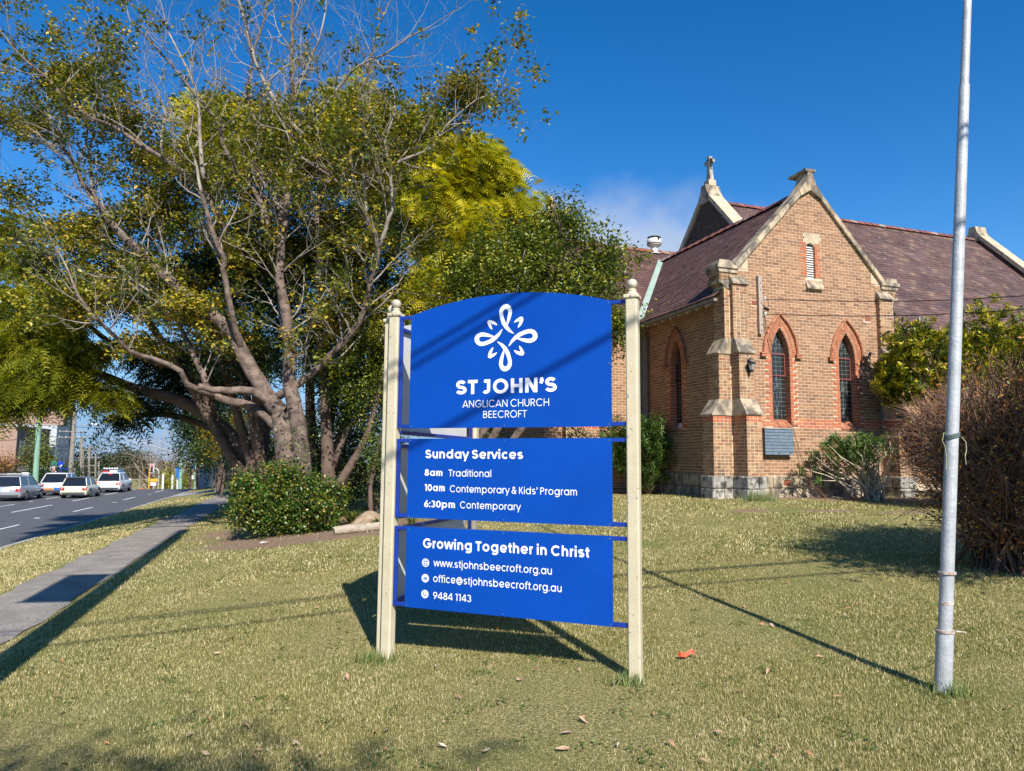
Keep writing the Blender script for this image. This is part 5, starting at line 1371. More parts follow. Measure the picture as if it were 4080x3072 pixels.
# --- the big spreading tree on the left
TY = 17.6
tree = empty('spreading_tree', (-5.15, TY, -0.2)); tag(tree, 'large many-stemmed tree with rough pinkish bark, olive leaves and bare grey twigs over the ivy', 'tree')
zA = (0, 800, 1.4747); zB = (0, 0, 1.851); zC = (900, 0, 1.5146)
limbs = [
 # trunk masses
 (px_path([(1720, 1900), (1700, 1700), (1680, 1480), (1665, 1340), (1650, 1250)], TY, zA), .42, .34),
 (px_path([(1800, 1900), (1780, 1650), (1760, 1400), (1740, 1250), (1700, 1090), (1705, 950), (1700, 850), (1680, 640), (1640, 450), (1655, 250), (1680, 60), (1700, -120)], TY, zA), .40, .10),
 (px_path([(1650, 1250), (1560, 1130), (1450, 940), (1360, 780), (1240, 660), (1100, 560, .3), (980, 450, .5), (860, 340, .8), (740, 220, 1), (640, 110, 1.2), (560, 0, 1.4), (540, -90, 1.5)], TY, zA), .32, .10),
 (px_path([(1600, 1200), (1480, 1120, -.3), (1340, 1115, -.5), (1250, 1110, -.6), (1170, 1090, -.7)], TY, zA), .20, .14),
 (px_path([(1620, 1330), (1520, 1230, .2), (1420, 1190, .2), (1300, 1160, .2), (1230, 1130, .2), (1190, 1020, .2), (1130, 900, .3), (1050, 720, .3), (1000, 620, .3), (930, 560, .4)], TY, zA), .24, .07),
 (px_path([(1250, 1140), (1100, 1080, -.4), (1060, 1000, -.6), (900, 930, -.8), (760, 880, -1.2), (640, 760, -1.6), (560, 690, -2), (500, 620, -2.1), (420, 480, -2.2)], TY, zA), .15, .05),
 (px_path([(1420, 900), (1370, 700, -.5), (1345, 560, -.7), (1310, 400, -.8), (1310, 340, -.9), (1240, 160, -1), (1180, -60, -1)], TY, zA), .15, .09),
 # limbs on into the sky, upper left
 (px_path([(1640, 1660), (1450, 1350), (1200, 1170), (1000, 1040), (830, 930), (700, 880), (560, 800), (450, 690), (330, 560), (180, 430), (60, 300)], TY + .3, zB), .15, .035),
 (px_path([(830, 1620), (720, 1500), (600, 1350), (560, 1220), (470, 1100), (400, 1040), (200, 960), (0, 900), (-120, 840)], TY + 1.2, zB), .15, .04),
 (px_path([(560, 1220), (640, 1060), (640, 900), (720, 700), (760, 520), (720, 330)], TY + 1, zB), .07, .02),
 (px_path([(1940, 1660), (1920, 1480), (1750, 1250), (1640, 1050), (1610, 900), (1440, 700), (1300, 520), (1130, 330), (960, 160)], TY + .5, zB), .14, .03),
 (px_path([(1500, 1330), (1480, 1100), (1470, 850), (1440, 640), (1340, 430), (1240, 240)], TY - .8, zB), .11, .03),
 (px_path([(1200, 1160), (1190, 980), (1220, 850), (1150, 640), (1090, 520)], TY, zB), .07, .02),
 (px_path([(330, 1560), (340, 1250), (400, 1050), (410, 850), (400, 600), (395, 300), (400, 100), (410, -120)], TY + .2, zC), .20, .05),
 (px_path([(260, 1470), (230, 1230), (200, 1000), (200, 800), (130, 600), (160, 350), (230, 120), (260, -80)], TY + .6, zC), .15, .04),
 (px_path([(470, 820), (330, 650), (200, 430), (140, 230), (80, 0), (40, -120)], TY - .3, zC), .11, .04),
 (px_path([(410, 850), (560, 700, -.3), (700, 500, -.5), (800, 400, -.7), (950, 330, -.9), (1100, 230, -1.1), (1230, 160, -1.2)], TY, zC), .10, .022),
 (px_path([(400, 600), (470, 420), (560, 250), (600, 60), (610, -90)], TY + .2, zC), .07, .025),
 (px_path([(560, 1800, 0), (560, 1500), (555, 1250), (640, 1000, .3), (700, 800, .3), (760, 620, .3), (860, 450, .3), (900, 250)], TY + .8, zC), .16, .04),
 (px_path([(300, 2400, 0), (520, 2250), (800, 1950, -.5), (880, 1660, -.8), (925, 1500, -.8), (850, 1300, -.9), (760, 1180, -1), (620, 1060, -1.2), (500, 980, -1.4)], TY, zC), .20, .05),
 (px_path([(925, 1500, -.8), (1000, 1250, -.9), (1000, 1020, -1), (1130, 940, -1.2), (1250, 880, -1.3), (1330, 760, -1.4), (1440, 650, -1.5), (1560, 580, -1.6)], TY, zC), .11, .022),
 (px_path([(1330, 760, -1.4), (1450, 740, -1.5), (1560, 760, -1.6)], TY, zC), .03, .012),
 (px_path([(1000, 1020, -1), (960, 850, -1), (1020, 680, -1), (1000, 500, -1), (880, 330, -1)], TY, zC), .07, .02),
 (px_path([(850, 1300, -.9), (820, 1000, -.9), (830, 800, -1), (760, 700, -1.1)], TY, zC), .08, .02),
]
tm = MB(); tips = []; r_ = random.Random(42); tw = MB(); sp_ = []
for li, (pts, r0, r1) in enumerate(limbs):
    P_ = spline(pts, 0.30); n = len(P_)
    P_ = [p + rvec(r_, 0.012) for p in P_]
    rs_ = .70 if r0 > .25 else .56
    rads = [rs_ * (r0 + (r1 - r0) * (k / (n - 1)) ** 0.8) for k in range(n)]
    if li < 2: rads = [q * (1 + 0.30 * max(0, 1 - k * 0.3 / 1.2) ** 2) for k, q in enumerate(rads)]
    (tm if r0 > .12 else tw).tube(P_, rads, 12 if r0 > .2 else 8)
    sp_.append((P_, rads))
    if li in (0, 3): continue
    # side branches
    L_ = n * 0.30; nb_ = int(L_ * (3.2 if li > 6 else 1.6))
    for k in range(nb_):
        t = (0.12 if li > 6 else 0.5) + (0.88 if li > 6 else 0.5) * (k + r_.random()) / nb_
        i = min(n - 2, int(t * (n - 1))); ax = (P_[i + 1] - P_[i]).normalized()
        side = ax.cross(rvec(r_)).normalized(); 
        dd = ax * 0.55 + side * 0.9 + Vector((0, 0, 0.25))
        grow(tw, P_[i], dd, r_.uniform(0.9, 1.9), min(rads[i] * .45, .026), 2, r_, tips, up=0.13, kids=(3, 4), ratio=0.6)
    grow(tw, P_[-1], P_[-1] - P_[-3], 1.5, rads[-1] * .9, 2, r_, tips, up=0.1, kids=(3, 4), ratio=0.6)
rel(tree, tm); rel(tree, tw)
tm.obj('trunk', MATS['bark'], tree, True); tag(tw.obj('limbs_and_twigs', MATS['bark_pale'], tree, True), 'bare pale grey twigs', kind=None)
# leaf clumps: many tips carry leaves, the very top centre stays bare
lc = []
for p, d in tips:
    q = CAM_M.to_3x3().inverted() @ (p - Vector((0, 0, EYE))); sx = CX + F * q.x / -q.z; sy = CY - F * q.y / -q.z
    prob = 0.55
    if 560 < sx < 1950 and sy < 360: prob = 0.05
    elif sy < 560 and 500 < sx < 800: prob = 0.2
    elif sx < 520 and 560 < sy < 800: prob = 0.25
    elif 150 < sx < 620 and 800 < sy < 1500: prob = 0.28
    elif sy > 1250: prob = 0.55
    if r_.random() < prob: lc.append(p)
clumps = [tuple(p + rvec(r_, .05)) for p in lc]
mass = []
for px, py, dY, rx, rz_, cnt in [(250, 300, .3, 1.6, .8, 55), (120, 480, .8, 1.0, .5, 22), (480, 480, .3, 1.5, .55, 45), (60, 760, .8, .8, .5, 18), (640, 660, .6, 1.3, .6, 60), (330, 930, 1, 1.5, .75, 80), (640, 860, 1, 1.5, .8, 105),
        (900, 700, .8, 1.3, .8, 95), (1200, 620, .5, 1.7, .85, 120), (1500, 640, -.5, 1.1, .7, 60), (1640, 500, -1, .8, .35, 24), (1850, 370, -1.6, .65, .33, 34), (1060, 1000, 1.6, 1.9, 1.1, 140), (600, 1150, .8, 1.7, .8, 110),
        (300, 1180, .5, 1.3, .5, 50), (1400, 950, .6, 1.3, 1.1, 100), (1500, 1330, .9, .8, 1.1, 60), (790, 1240, -.8, .75, .33, 50), (1330, 1260, -.4, .45, .45, 30), (900, 1330, .8, 1.3, .35, 40), (560, 1380, .4, 1.0, .3, 22)]:
    mass.append(canopy_points(int(cnt * 1.9), at(px, py, TY + dY + .9), (rx, 1.1, rz_), int(px + py), .2, .6))
mass = np.concatenate(mass)
leaf_cloud('foliage', relpts(tree, clumps), 18, 0.10, 0.115, 'leaf_main', tree, up=0.7, aspect=0.55, seed=5)
leaf_cloud('inner_foliage', relpts(tree, mass), 30, 0.135, 0.120, 'leaf_main', tree, up=0.7, aspect=0.55, seed=6, toneb=-.06)
fine = MB(); r9 = random.Random(99)
for p in mass[::3]:
    q = Vector(p); d = rvec(r9).normalized(); d.z = abs(d.z) * .8 - .1
    fine.tube([q - d * .5, q + rvec(r9, .05), q + d * .4], [.012, .008, .003], 3, cap=False)
rel(tree, fine).obj('small_branches', MATS['bark_pale'], tree)


# --- dense dark trees standing behind it
def dense_tree(name, label, base, crown, leafm, n, per, size, barkm='bark_dark', trunk=None, seed=1, group=None, spread=.20, tr=.18, twigs=60, cat='tree', inner=.45, tonea=1.0, toneb=0.0, aspect=.5, lump=.4):
    base = Vector(base); root = empty(name, base, 0, label, cat, group)
    r = random.Random(seed); mb = MB(); top = None
    cr_ = crown if isinstance(crown, list) else [crown]
    pts = []
    for ci, (c, rad) in enumerate(cr_):
        share = int(n * (rad[0] * rad[2]) / sum(q[1][0] * q[1][2] for q in cr_))
        cp = canopy_points(share, c, rad, seed + ci, inner, lump); pts.append(cp)
        c = Vector(c)
        P_ = spline([base + Vector((0, 0, -.1)), base.lerp(c, .35) + rvec(r, .15), base.lerp(c, .7) + rvec(r, .15), c], .5)
        nn = len(P_); mb.tube(P_, [tr * (1 - .6 * k / (nn - 1)) for k in range(nn)], 8)
        for k in range(twigs // len(cr_)):
            q = Vector(cp[r.randrange(len(cp))]); s = P_[-1].lerp(P_[min(nn - 1, int(nn * .75))], r.random())
            mid = s.lerp(q, .5) + rvec(r, .2) + Vector((0, 0, -.1))
            mb.tube([s, mid, q], [tr * .25, tr * .15, tr * .05], 4, cap=False)
    rel(root, mb); mb.obj('trunk', MATS[barkm], root, True)
    pts = np.concatenate(pts)
    leaf_cloud('crown', relpts(root, pts), per, spread, size, leafm, root, seed=seed, tonea=tonea, toneb=toneb, aspect=aspect)
    return root
A_ = at
def G_(x, y): return (x, y, gzs(x, y))
c1 = at(1240, 1200, 20.5); c2 = at(1010, 1010, 21.5); c3 = at(1400, 1480, 20.0); c4 = at(760, 1130, 22); c5 = at(1420, 1000, 21)
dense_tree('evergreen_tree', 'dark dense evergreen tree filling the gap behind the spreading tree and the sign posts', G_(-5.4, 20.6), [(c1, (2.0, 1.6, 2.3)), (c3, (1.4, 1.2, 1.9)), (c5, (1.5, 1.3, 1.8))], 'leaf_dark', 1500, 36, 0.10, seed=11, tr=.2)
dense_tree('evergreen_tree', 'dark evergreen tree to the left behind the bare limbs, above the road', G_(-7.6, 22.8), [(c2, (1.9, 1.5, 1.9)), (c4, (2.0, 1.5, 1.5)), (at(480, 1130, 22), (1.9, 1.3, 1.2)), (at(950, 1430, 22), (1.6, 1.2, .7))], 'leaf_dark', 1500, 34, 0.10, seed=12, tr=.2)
# reddish second trunks under it
tb_ = empty('slender_tree', G_(-4.55, 19.2), 0, 'shaded reddish trunks leaning right just left of the sign', 'tree')
mb = MB()
for pts, r0, r1 in ((px_path([(1310, 1990), (1305, 1850), (1300, 1700), (1290, 1500), (1270, 1300)], 19.2), .2, .08), (px_path([(1330, 1960), (1400, 1850), (1460, 1740), (1500, 1600), (1530, 1450)], 19.0), .13, .05),
                    (px_path([(1320, 1880), (1380, 1720), (1450, 1640), (1510, 1560)], 19.3), .09, .04), (px_path([(1480, 2060), (1475, 1950), (1500, 1800), (1560, 1650)], 18.6), .07, .03)):
    P_ = spline(pts, .4); mb.tube(P_, [r0 + (r1 - r0) * k / (len(P_) - 1) for k in range(len(P_))], 8)
rel(tb_, mb).obj('trunk', MATS['bark_dark'], tb_, True)
pts = canopy_points(330, at(1440, 1450, 19.0), (1.1, .8, 1.5), 21)
leaf_cloud('crown', relpts(tb_, pts), 26, .16, .085, 'leaf_camphor', tb_, seed=22, toneb=-.1)
pts = canopy_points(60, at(1500, 1790, 18.5), (.35, .5, .6), 23); leaf_cloud('low_foliage', relpts(tb_, pts), 22, .13, .075, 'leaf_camphor', tb_, seed=24)
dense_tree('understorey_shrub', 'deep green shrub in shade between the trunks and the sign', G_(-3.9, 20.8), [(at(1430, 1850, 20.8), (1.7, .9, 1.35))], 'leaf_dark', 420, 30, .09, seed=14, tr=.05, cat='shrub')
# --- broad-leaved tree right behind the sign, before the chancel
cam_root = dense_tree('round_leaved_tree', 'glossy green tree between the sign and the church roof', G_(-1.75, 18.3),
    [(at(2130, 1000, 18), (1.35, 1.2, 1.15)), (at(2380, 1070, 17.8), (.85, .8, .85)), (at(1900, 1130, 18), (1.5, 1.2, 1.15)), (at(2290, 1180, 17.6), (1.15, .9, 1.0)), (at(2250, 880, 18), (.55, .5, .5)), (at(2450, 1300, 17.6), (.45, .5, .65))],
    'leaf_camphor', 1300, 24, 0.108, 'bark', seed=31, tr=.13, twigs=160, spread=.13, inner=.2, lump=.75)
# --- feathery yellow trees
def feather_tree(name, label, base, trunk_pts, blobs, m, per, seed, length=.42, npts=300, hang=.5, r0=.22, dens=1.0, pin=.12):
    root = empty(name, base, 0, label, 'tree'); mb = MB(); r = random.Random(seed); allc, alld = [], []
    T_ = [spline(t, .5) for t in trunk_pts]
    for j, P_ in enumerate(T_):
        nn = len(P_); rr0 = r0 * (1 if j == 0 else .62); mb.tube(P_, [rr0 * (1 - .7 * k / (nn - 1)) for k in range(nn)], 9)
    for ci, (c, rad, fr_) in enumerate(blobs):
        cp = canopy_points(int(npts * fr_ * dens), c, rad, seed + 7 * ci, .35, .45)
        dr = cp - np.asarray(tuple(c)); dr /= np.linalg.norm(dr, axis=1)[:, None]; dr[:, 2] *= .5
        allc.append(cp); alld.append(dr)
        near = min((p for P_ in T_ for p in P_), key=lambda p: (p - Vector(c)).length)
        hub = Vector(c) + Vector((0, 0, -rad[2] * .35)); mb.tube([near, near.lerp(hub, .5) + rvec(r, .1), hub], [r0 * .16, r0 * .12, r0 * .08], 5, cap=False)
        for k in range(22):
            q = Vector(cp[r.randrange(len(cp))])
            mb.tube([hub, hub.lerp(q, .5) + rvec(r, .2) + Vector((0, 0, -.1)), q], [r0 * .12, r0 * .07, .008], 4, cap=False)
    rel(root, mb).obj('trunk', MATS['bark_dark'], root, True)
    fronds('crown', relpts(root, np.concatenate(allc)), np.concatenate(alld), per, length, m, root, seed, hang, pin=pin)
    return root
feather_tree('feathery_tree', 'tall tree with golden yellow feathery leaves rising behind the spreading tree', G_(-4.0, 26.5), [[Vector(G_(-4.0, 26.5)), at(1500, 1300, 26.3), at(1600, 900, 26), at(1650, 650, 26)], [at(1500, 1300, 26.3), at(1350, 1000, 26), at(1200, 700, 26)]],
    [(at(1740, 740, 26), (2.5, 1.8, 2.0), 1.5), (at(1420, 560, 26.5), (2.4, 1.6, 1.5), 1.0), (at(1000, 540, 27), (2.6, 1.5, 1.2), .9), (at(1890, 960, 26), (1.8, 1.5, 1.7), 1.1), (at(1760, 1180, 25.5), (1.7, 1.2, 1.0), .7), (at(2040, 880, 26), (.9, .9, .8), .4), (at(1930, 680, 26), (.9, .9, .8), .4)], 'leaf_jac', 3, 51, .52, 330, r0=.26, dens=3.2, pin=.16)
feather_tree('feathery_tree', 'olive feathery tree whose hanging sprays reach over the footpath and road on the left', G_(-8.5, 24.0), [px_path([(1060, 1990), (1030, 1870), (940, 1760), (840, 1665), (700, 1590), (560, 1555), (420, 1500), (250, 1420)], 23.0), px_path([(840, 1665), (820, 1560), (760, 1480), (620, 1440), (460, 1380), (300, 1250)], 22.6), px_path([(1030, 1870), (1060, 1700), (1000, 1500), (900, 1300), (700, 1100)], 23.4)],
    [(at(px, py, Y_), (rx, .9, rz2), k_) for px, py, Y_, rx, rz2, k_ in [(60, 1200, 21, .9, .5, .17), (200, 1300, 21, .9, .45, .17), (40, 1380, 20.5, .8, .42, .17), (190, 1450, 20.5, .9, .40, .19), (330, 1400, 21, .7, .35, .12), (330, 1520, 21.3, .65, .28, .11), (60, 1530, 20.3, .7, .33, .14), (200, 1580, 20.6, .55, .28, .10), (90, 1040, 22, 1.0, .6, .17), (10, 1640, 20.2, .45, .2, .05), (440, 1590, 21.5, .4, .2, .05), (280, 1180, 21.5, .8, .4, .1), (20, 900, 22, .8, .4, .1)]], 'leaf_jac_green', 9, 61, .40, 330, hang=.75, r0=.30, dens=1.6, pin=.10)
sh = feather_tree('feathery_tree', 'dark sprays of a feathery branch hanging low over the footpath against the sky', G_(-9.6, 26.0), [px_path([(1000, 1960), (960, 1850), (900, 1740), (800, 1690), (660, 1650), (520, 1660), (420, 1680)], 25.5)],
    [(at(560, 1590, 24), (1.6, 1.2, .35), .22), (at(760, 1530, 24.5), (1.4, 1.2, .65), .35), (at(880, 1420, 24.5), (1.7, 1.2, .9), .45), (at(640, 1420, 24), (1.3, 1.1, .7), .25), (at(470, 1680, 23.5), (.6, .7, .22), .05)], 'leaf_dark', 6, 71, .45, 300, hang=.9, r0=.2, dens=1.0)

# --- ivy mound round the trunk
iv = empty('ivy_bush', (-5.6, 17.0, -.25), 0, 'mound of glossy ivy and yellowing leaves round the foot of the spreading tree', 'bush')
pts = np.concatenate([canopy_points(480, at(1080, 2020, 16.9), (.92, .8, .62), 81, .5, .5), canopy_points(420, at(1240, 2010, 16.9), (.70, .7, .62), 82, .5, .5), canopy_points(150, at(1000, 1960, 16.9), (.40, .5, .45), 83, .4, .6), canopy_points(60, at(1130, 1880, 16.9), (.5, .4, .22), 87, .2, .6)])
pts = pts[pts[:, 2] > gz(pts[:, 0], pts[:, 1]) - .02]
leaf_cloud('foliage', relpts(iv, pts), 22, .10, .070, 'leaf_ivy', iv, seed=84, aspect=.7, up=.4)
mb = MB(); r_ = random.Random(9)
for k in range(160):
    p = Vector(pts[r_.randrange(len(pts))]); q = p + Vector((r_.gauss(0, .25), r_.gauss(0, .2), r_.uniform(.1, .45))); mb.tube([p, p.lerp(q, .5) + rvec(r_, .05), q], [.008, .006, .003], 3, cap=False)
rel(iv, mb).obj('stems', MATS['twig_brown'], iv)
cl_pts = [at(1160 + 60 * math.sin(k * .7) + k % 3 * 25, 1950 - k * 7, 17.0) + rvec(r_, .06) for k in range(40)]
leaf_cloud('climbing_stems', relpts(iv, cl_pts), 9, .09, .06, 'leaf_ivy', iv, seed=86, aspect=.7)

# --- shrubs by the church
def whorl_bush(name, label, base, tips_, stems, leafm, nleaf, llen, aspect, seed, stemm='stem_pale', cat='bush', group=None, dirs=None, thick=.02):
    """stems from the base, each ending in a star of long narrow leaves"""
    root = empty(name, base, 0, label, cat, group); r = random.Random(seed); base = Vector(base); mb = MB()
    V, Fc, va = [], [], []; nr = np.random.default_rng(seed)
    tips_ = [Vector(t) for t in tips_]
    for k, t in enumerate(tips_):
        if k < stems:
            s = base + Vector((r.gauss(0, .12), r.gauss(0, .12), 0)); s.z = gzs(s.x, s.y) - .03
            mb.tube([s, s.lerp(t, .35) + Vector((0, 0, .12)) + rvec(r, .09), s.lerp(t, .7) + Vector((0, 0, .05)) + rvec(r, .09), t], [thick, thick * .75, thick * .5, .006], 5, cap=False)
    C = np.asarray([tuple(t) for t in tips_]); n = len(C) * nleaf
    ctr = np.repeat(C, nleaf, 0)
    ax = nr.normal(size=(len(C), 3)) * .45 + np.array([0, 0, 1.0]); ax /= np.linalg.norm(ax, axis=1)[:, None]; ax = np.repeat(ax, nleaf, 0)
    rd = nr.normal(size=(n, 3)); rd -= ax * np.sum(rd * ax, 1)[:, None]; rd /= np.linalg.norm(rd, axis=1)[:, None]
    d = rd * nr.uniform(.5, 1, n)[:, None] + ax * nr.uniform(-.1, .9, n)[:, None]; d /= np.linalg.norm(d, axis=1)[:, None]
    p0 = ctr - ax * nr.uniform(0, llen * 1.1, n)[:, None]; L = llen * nr.uniform(.6, 1.15, n)[:, None]
    b_ = np.cross(d, ax); b_ /= np.linalg.norm(b_, axis=1)[:, None] + 1e-9; w = L * aspect / 2
    mid = p0 + d * L * .5 + ax * L * .04; tip = p0 + d * L - ax * L * .08
    V = np.stack([p0, mid + b_ * w, tip, mid - b_ * w], 1).reshape(-1, 3); i = np.arange(n)[:, None] * 4
    Fc = np.concatenate([i + [0, 1, 2], i + [0, 2, 3]], 1).reshape(-1, 3)
    tone = np.clip(np.repeat(nr.beta(2, 2, len(C)), nleaf) * .7 + nr.random(n) * .3, .002, .985)
    o = root.location; V = V - np.array([o.x, o.y, o.z])
    link('foliage', npmesh('foliage', V, Fc, np.repeat(tone, 2), MATS[leafm]), root)
    if mb.v: rel(root, mb).obj('stems', MATS[stemm], root, True)
    return root
def blob(n, c, rad, seed, inner=.3, lump=.25): return canopy_points(n, c, rad, seed, inner, lump)
# oleander beside the sign post, half hiding the side wall
b0 = G_(4.15, 22.3)
t_ = np.concatenate([blob(330, at(2560, 1800, 21.8), (.95, .8, 1.05), 101, .35, .15), blob(120, at(2600, 1720, 21.6), (.7, .6, .6), 102), blob(120, at(2450, 1760, 22), (.5, .6, .8), 103)])
whorl_bush('oleander_bush', 'fresh green oleander bush beside the right sign post, against the shaded church wall', b0, t_, 60, 'leaf_oleander', 16, .20, .17, 104, 'twig_brown')
t_ = np.concatenate([blob(50, at(1960, 1740, 21), (.6, .5, .4), 105), blob(30, at(2300, 1740, 21), (.4, .5, .4), 106)])
whorl_bush('oleander_bush', 'oleander sprigs seen through the gap between the top and middle sign panels', G_(.2, 21.2), t_, 30, 'leaf_oleander_dull', 12, .20, .17, 107, 'twig_brown')
# oleander with pale bare stems in front of the gable wall
b0 = G_(9.65, 19.15)
t_ = []
r_ = random.Random(17)
for k in range(120):
    px = r_.gauss(3400, 85); py = 1730 + abs(r_.gauss(0, 75)) + max(0, 3330 - px) * .55
    t_.append(at(px, py, 18.9 + r_.gauss(0, .35)))
t2 = np.concatenate([np.array([tuple(p) for p in t_]), blob(90, at(3400, 1790, 18.8), (.75, .5, .42), 113, .2, .5)])
whorl_bush('oleander_bush', 'leggy oleander with pale bare stems standing against the gable wall under the right window', b0, t2, 62, 'leaf_oleander', 16, .17, .22, 111, 'stem_pale', thick=.026)
whorl_bush('weed_sprig', 'small leafy sprig throwing shade on the plinth under the boarded box', G_(8.3, 19.1), [at(3195 + r_.gauss(0, 30), 1880 + r_.gauss(0, 40), 19.0) for k in range(16)], 12, 'leaf_oleander_dull', 10, .12, .2, 112, 'twig_brown', 'sprig', thick=.008)
# rhododendron-like bush, yellow green
b0 = G_(13.3, 19.2)
t_ = np.concatenate([blob(520, at(3670, 1430, 19.2), (1.2, .8, 1.1), 121, .4, .3), blob(560, at(3970, 1390, 19.3), (1.45, .9, 1.2), 122, .4, .3), blob(150, at(3580, 1530, 19.3), (.7, .5, .6), 123), blob(140, at(4150, 1500, 19.2), (1.0, .8, .9), 124)])
whorl_bush('laurel_bush', 'large yellow-green laurel bush with upright leaf clusters right of the gable', b0, t_, 140, 'leaf_rhodo', 17, .18, .32, 125, 'twig_brown', 'bush')
# brown twiggy bushes
def twig_bush(name, label, base, blobs, n, seed, leafn=1500, twl=.5, m='twig_brown', arch=True):
    root = empty(name, base, 0, label, 'bush'); r = random.Random(seed); mb = MB(); base = Vector(base); ends = []
    for k in range(n):
        c, rad = blobs[r.randrange(len(blobs))]
        q = Vector(canopy_points(1, c, rad, seed * 1000 + k, .35, .1)[0])
        if k < n * .09:
            s = base + Vector((r.gauss(0, .2), r.gauss(0, .2), 0)); s.z = gzs(s.x, s.y) - .03
            mb.tube([s, s.lerp(q, .4) + Vector((0, 0, .3)) + rvec(r, .06), s.lerp(q, .75) + Vector((0, 0, .22)), q], [.016, .011, .008, .004], 4, cap=False)
        else:
            dd = (q - base).normalized() + rvec(r, .45) + Vector((0, 0, -.05 if arch else .3)); L = twl * r.uniform(.4, 1.7)
            mid = q + dd.normalized() * L * .5 + Vector((0, 0, .04)); e = mid + (dd.normalized() + Vector((0, 0, -.3)) + rvec(r, .15)) * L * .5
            mb.tube([q, mid, e], [.0065, .0055, .003], 3, cap=False)
            if r.random() < .5:
                f = mid + (dd + rvec(r, .8)).normalized() * L * .45; mb.tube([mid, f], [.005, .0025], 3, cap=False); ends.append(tuple(f))
        ends.append(tuple(q))
    rel(root, mb); mb.obj('twigs', MATS[m], root)
    idx_ = [r.randrange(len(ends)) for _ in range(leafn)]
    gi = [r.randrange(len(ends)) for _ in range(leafn // 4)]
    leaf_cloud('green_leaves', relpts(root, [ends[i] for i in gi]), 1, .15, .05, 'leaf_camphor', root, seed=seed + 1, up=.1, aspect=.5)
    leaf_cloud('sparse_leaves', relpts(root, [ends[i] for i in idx_]), 1, .16, .065, 'leaf_autumn', root, seed=seed, up=.1, aspect=.5)
    return root
twig_bush('bare_bush', 'brown bare twiggy bush with a few orange leaves at the right edge of the lawn', G_(6.75, 9.9), [(at(4110, 1860, 9.9), (1.15, .9, 1.05)), (at(3990, 2040, 9.8), (.75, .7, .6)), (at(4180, 1660, 10), (.8, .8, .6)), (at(3920, 1800, 10.2), (.6, .6, .6))], 2300, 131, 9500, .58)
twig_bush('bare_bush', 'brown twiggy bush behind the flagpole, below the laurel', G_(11.7, 16.9), [(at(3880, 1830, 16.8), (1.25, .9, 1.05)), (at(3760, 1770, 16.9), (.75, .7, .80)), (at(3960, 1730, 16.6), (1.1, .8, .7))], 3600, 132, 9000, .50)
# shading tree beyond the right edge of the photograph: its shade lies across the lawn
dense_tree('roadside_tree', 'tree standing beyond the right edge, its shade falling across the lawn', G_(9.6, 6.0), [((7.7, 6.3, 4.0), (1.9, 1.3, .8)), ((9.8, 6.9, 4.6), (1.7, 1.5, 1.0))], 'leaf_dark', 620, 34, .12, seed=141, tr=.2)
dense_tree('roadside_tree', 'tree behind the camera whose leaf shade touches the near lawn', G_(1.6, -7.4), [((1.0, -6.5, 8.6), (2.2, .8, .6))], 'leaf_dark', 34, 30, .13, seed=143, tr=.2, spread=.25)

# --- strap-leaved clumps, mound, log, soil things
def strap_clump(label, base, n, L, seed, group=None):
    root = empty('strap_leaf_plant', base, 0, label, 'plant', group); r = np.random.default_rng(seed); V, Fc, va = [], [], []
    for k in range(n):
        a = r.uniform(0, 6.28); l = L * r.uniform(.6, 1.1); w = .014; ln_ = r.uniform(.4, .9)
        d = np.array([math.cos(a), math.sin(a), 0]); s = np.array([-d[1], d[0], 0]) * w
        o0 = d * r.uniform(0, .06); v = r.random() * .97 + .01; i0 = len(V)
        for j in range(5):
            t = j / 4; p = o0 + d * l * ln_ * t * (0.5 + .5 * t) + np.array([0, 0, l * (t * 1.15 - t * t * (.55 + ln_ * .45))]); ww = s * (1 - t ** 2 * .95)
            V += [p - ww, p + ww]
        for j in range(4): Fc.append([i0 + 2 * j, i0 + 2 * j + 1, i0 + 2 * j + 3, i0 + 2 * j + 2]); va.append(v)
    link('blades', npmesh('blades', np.array(V), np.array(Fc), np.array(va), MATS['leaf_strap']), root)
for px, py, Y_, n, L, lab in [(1500, 2095, 16.6, 60, .55, 'yellowing strap-leaved clump left of the sign, beside the soil mound'), (1900, 2095, 17.8, 70, .62, 'strap-leaved clump seen between the middle and bottom sign panels'), (1400, 2030, 18.0, 80, .8, 'dark strap-leaved clump in shade behind the soil mound'), (1340, 2010, 18.4, 60, .8, 'strap-leaved clump deepest in the shade beside the ivy'), (1640, 2060, 17.0, 40, .5, 'strap-leaved clump glimpsed through the sign frame')]:
    p = at(px, py, Y_); strap_clump(lab, (p.x, p.y, gzs(p.x, p.y)), n, L, int(px))
bg0 = G_(-3.35, 17.2)
md = empty('soil_mound', bg0, 0, 'bare rounded heap of pale soil left of the sign posts', 'soil mound')
mb = MB(); n, mm = 28, 10; r_ = random.Random(3)
for j in range(mm + 1):
    t = j / mm
    for i in range(n):
        a = 2 * math.pi * i / n; k = 1 + .10 * math.sin(3 * a + 1) + .05 * math.sin(7 * a)
        mb.v.append((math.cos(a) * .62 * k * t, math.sin(a) * .5 * k * t, .36 * (math.cos(t * math.pi / 2) ** 1.3) + .02 * math.sin(9 * a + 5 * t) * t - .06 * t))
for j in range(mm):
    for i in range(n): i2 = (i + 1) % n; mb.f.append((j * n + i, (j + 1) * n + i, (j + 1) * n + i2, j * n + i2)); mb.a.append(0)
mb.obj('heap', MATS['soil'], md, True)
lg = MB(); a = at(1330, 2140, 15.7); b_ = at(1510, 2133, 16.1); a.z = gzs(a.x, a.y) + .09; b_.z = gzs(b_.x, b_.y) + .09
lg.tube([a, a.lerp(b_, .3) + Vector((0, 0, .01)), a.lerp(b_, .7), b_ + (b_ - a) * .1], [.095, .1, .098, .095], 14)
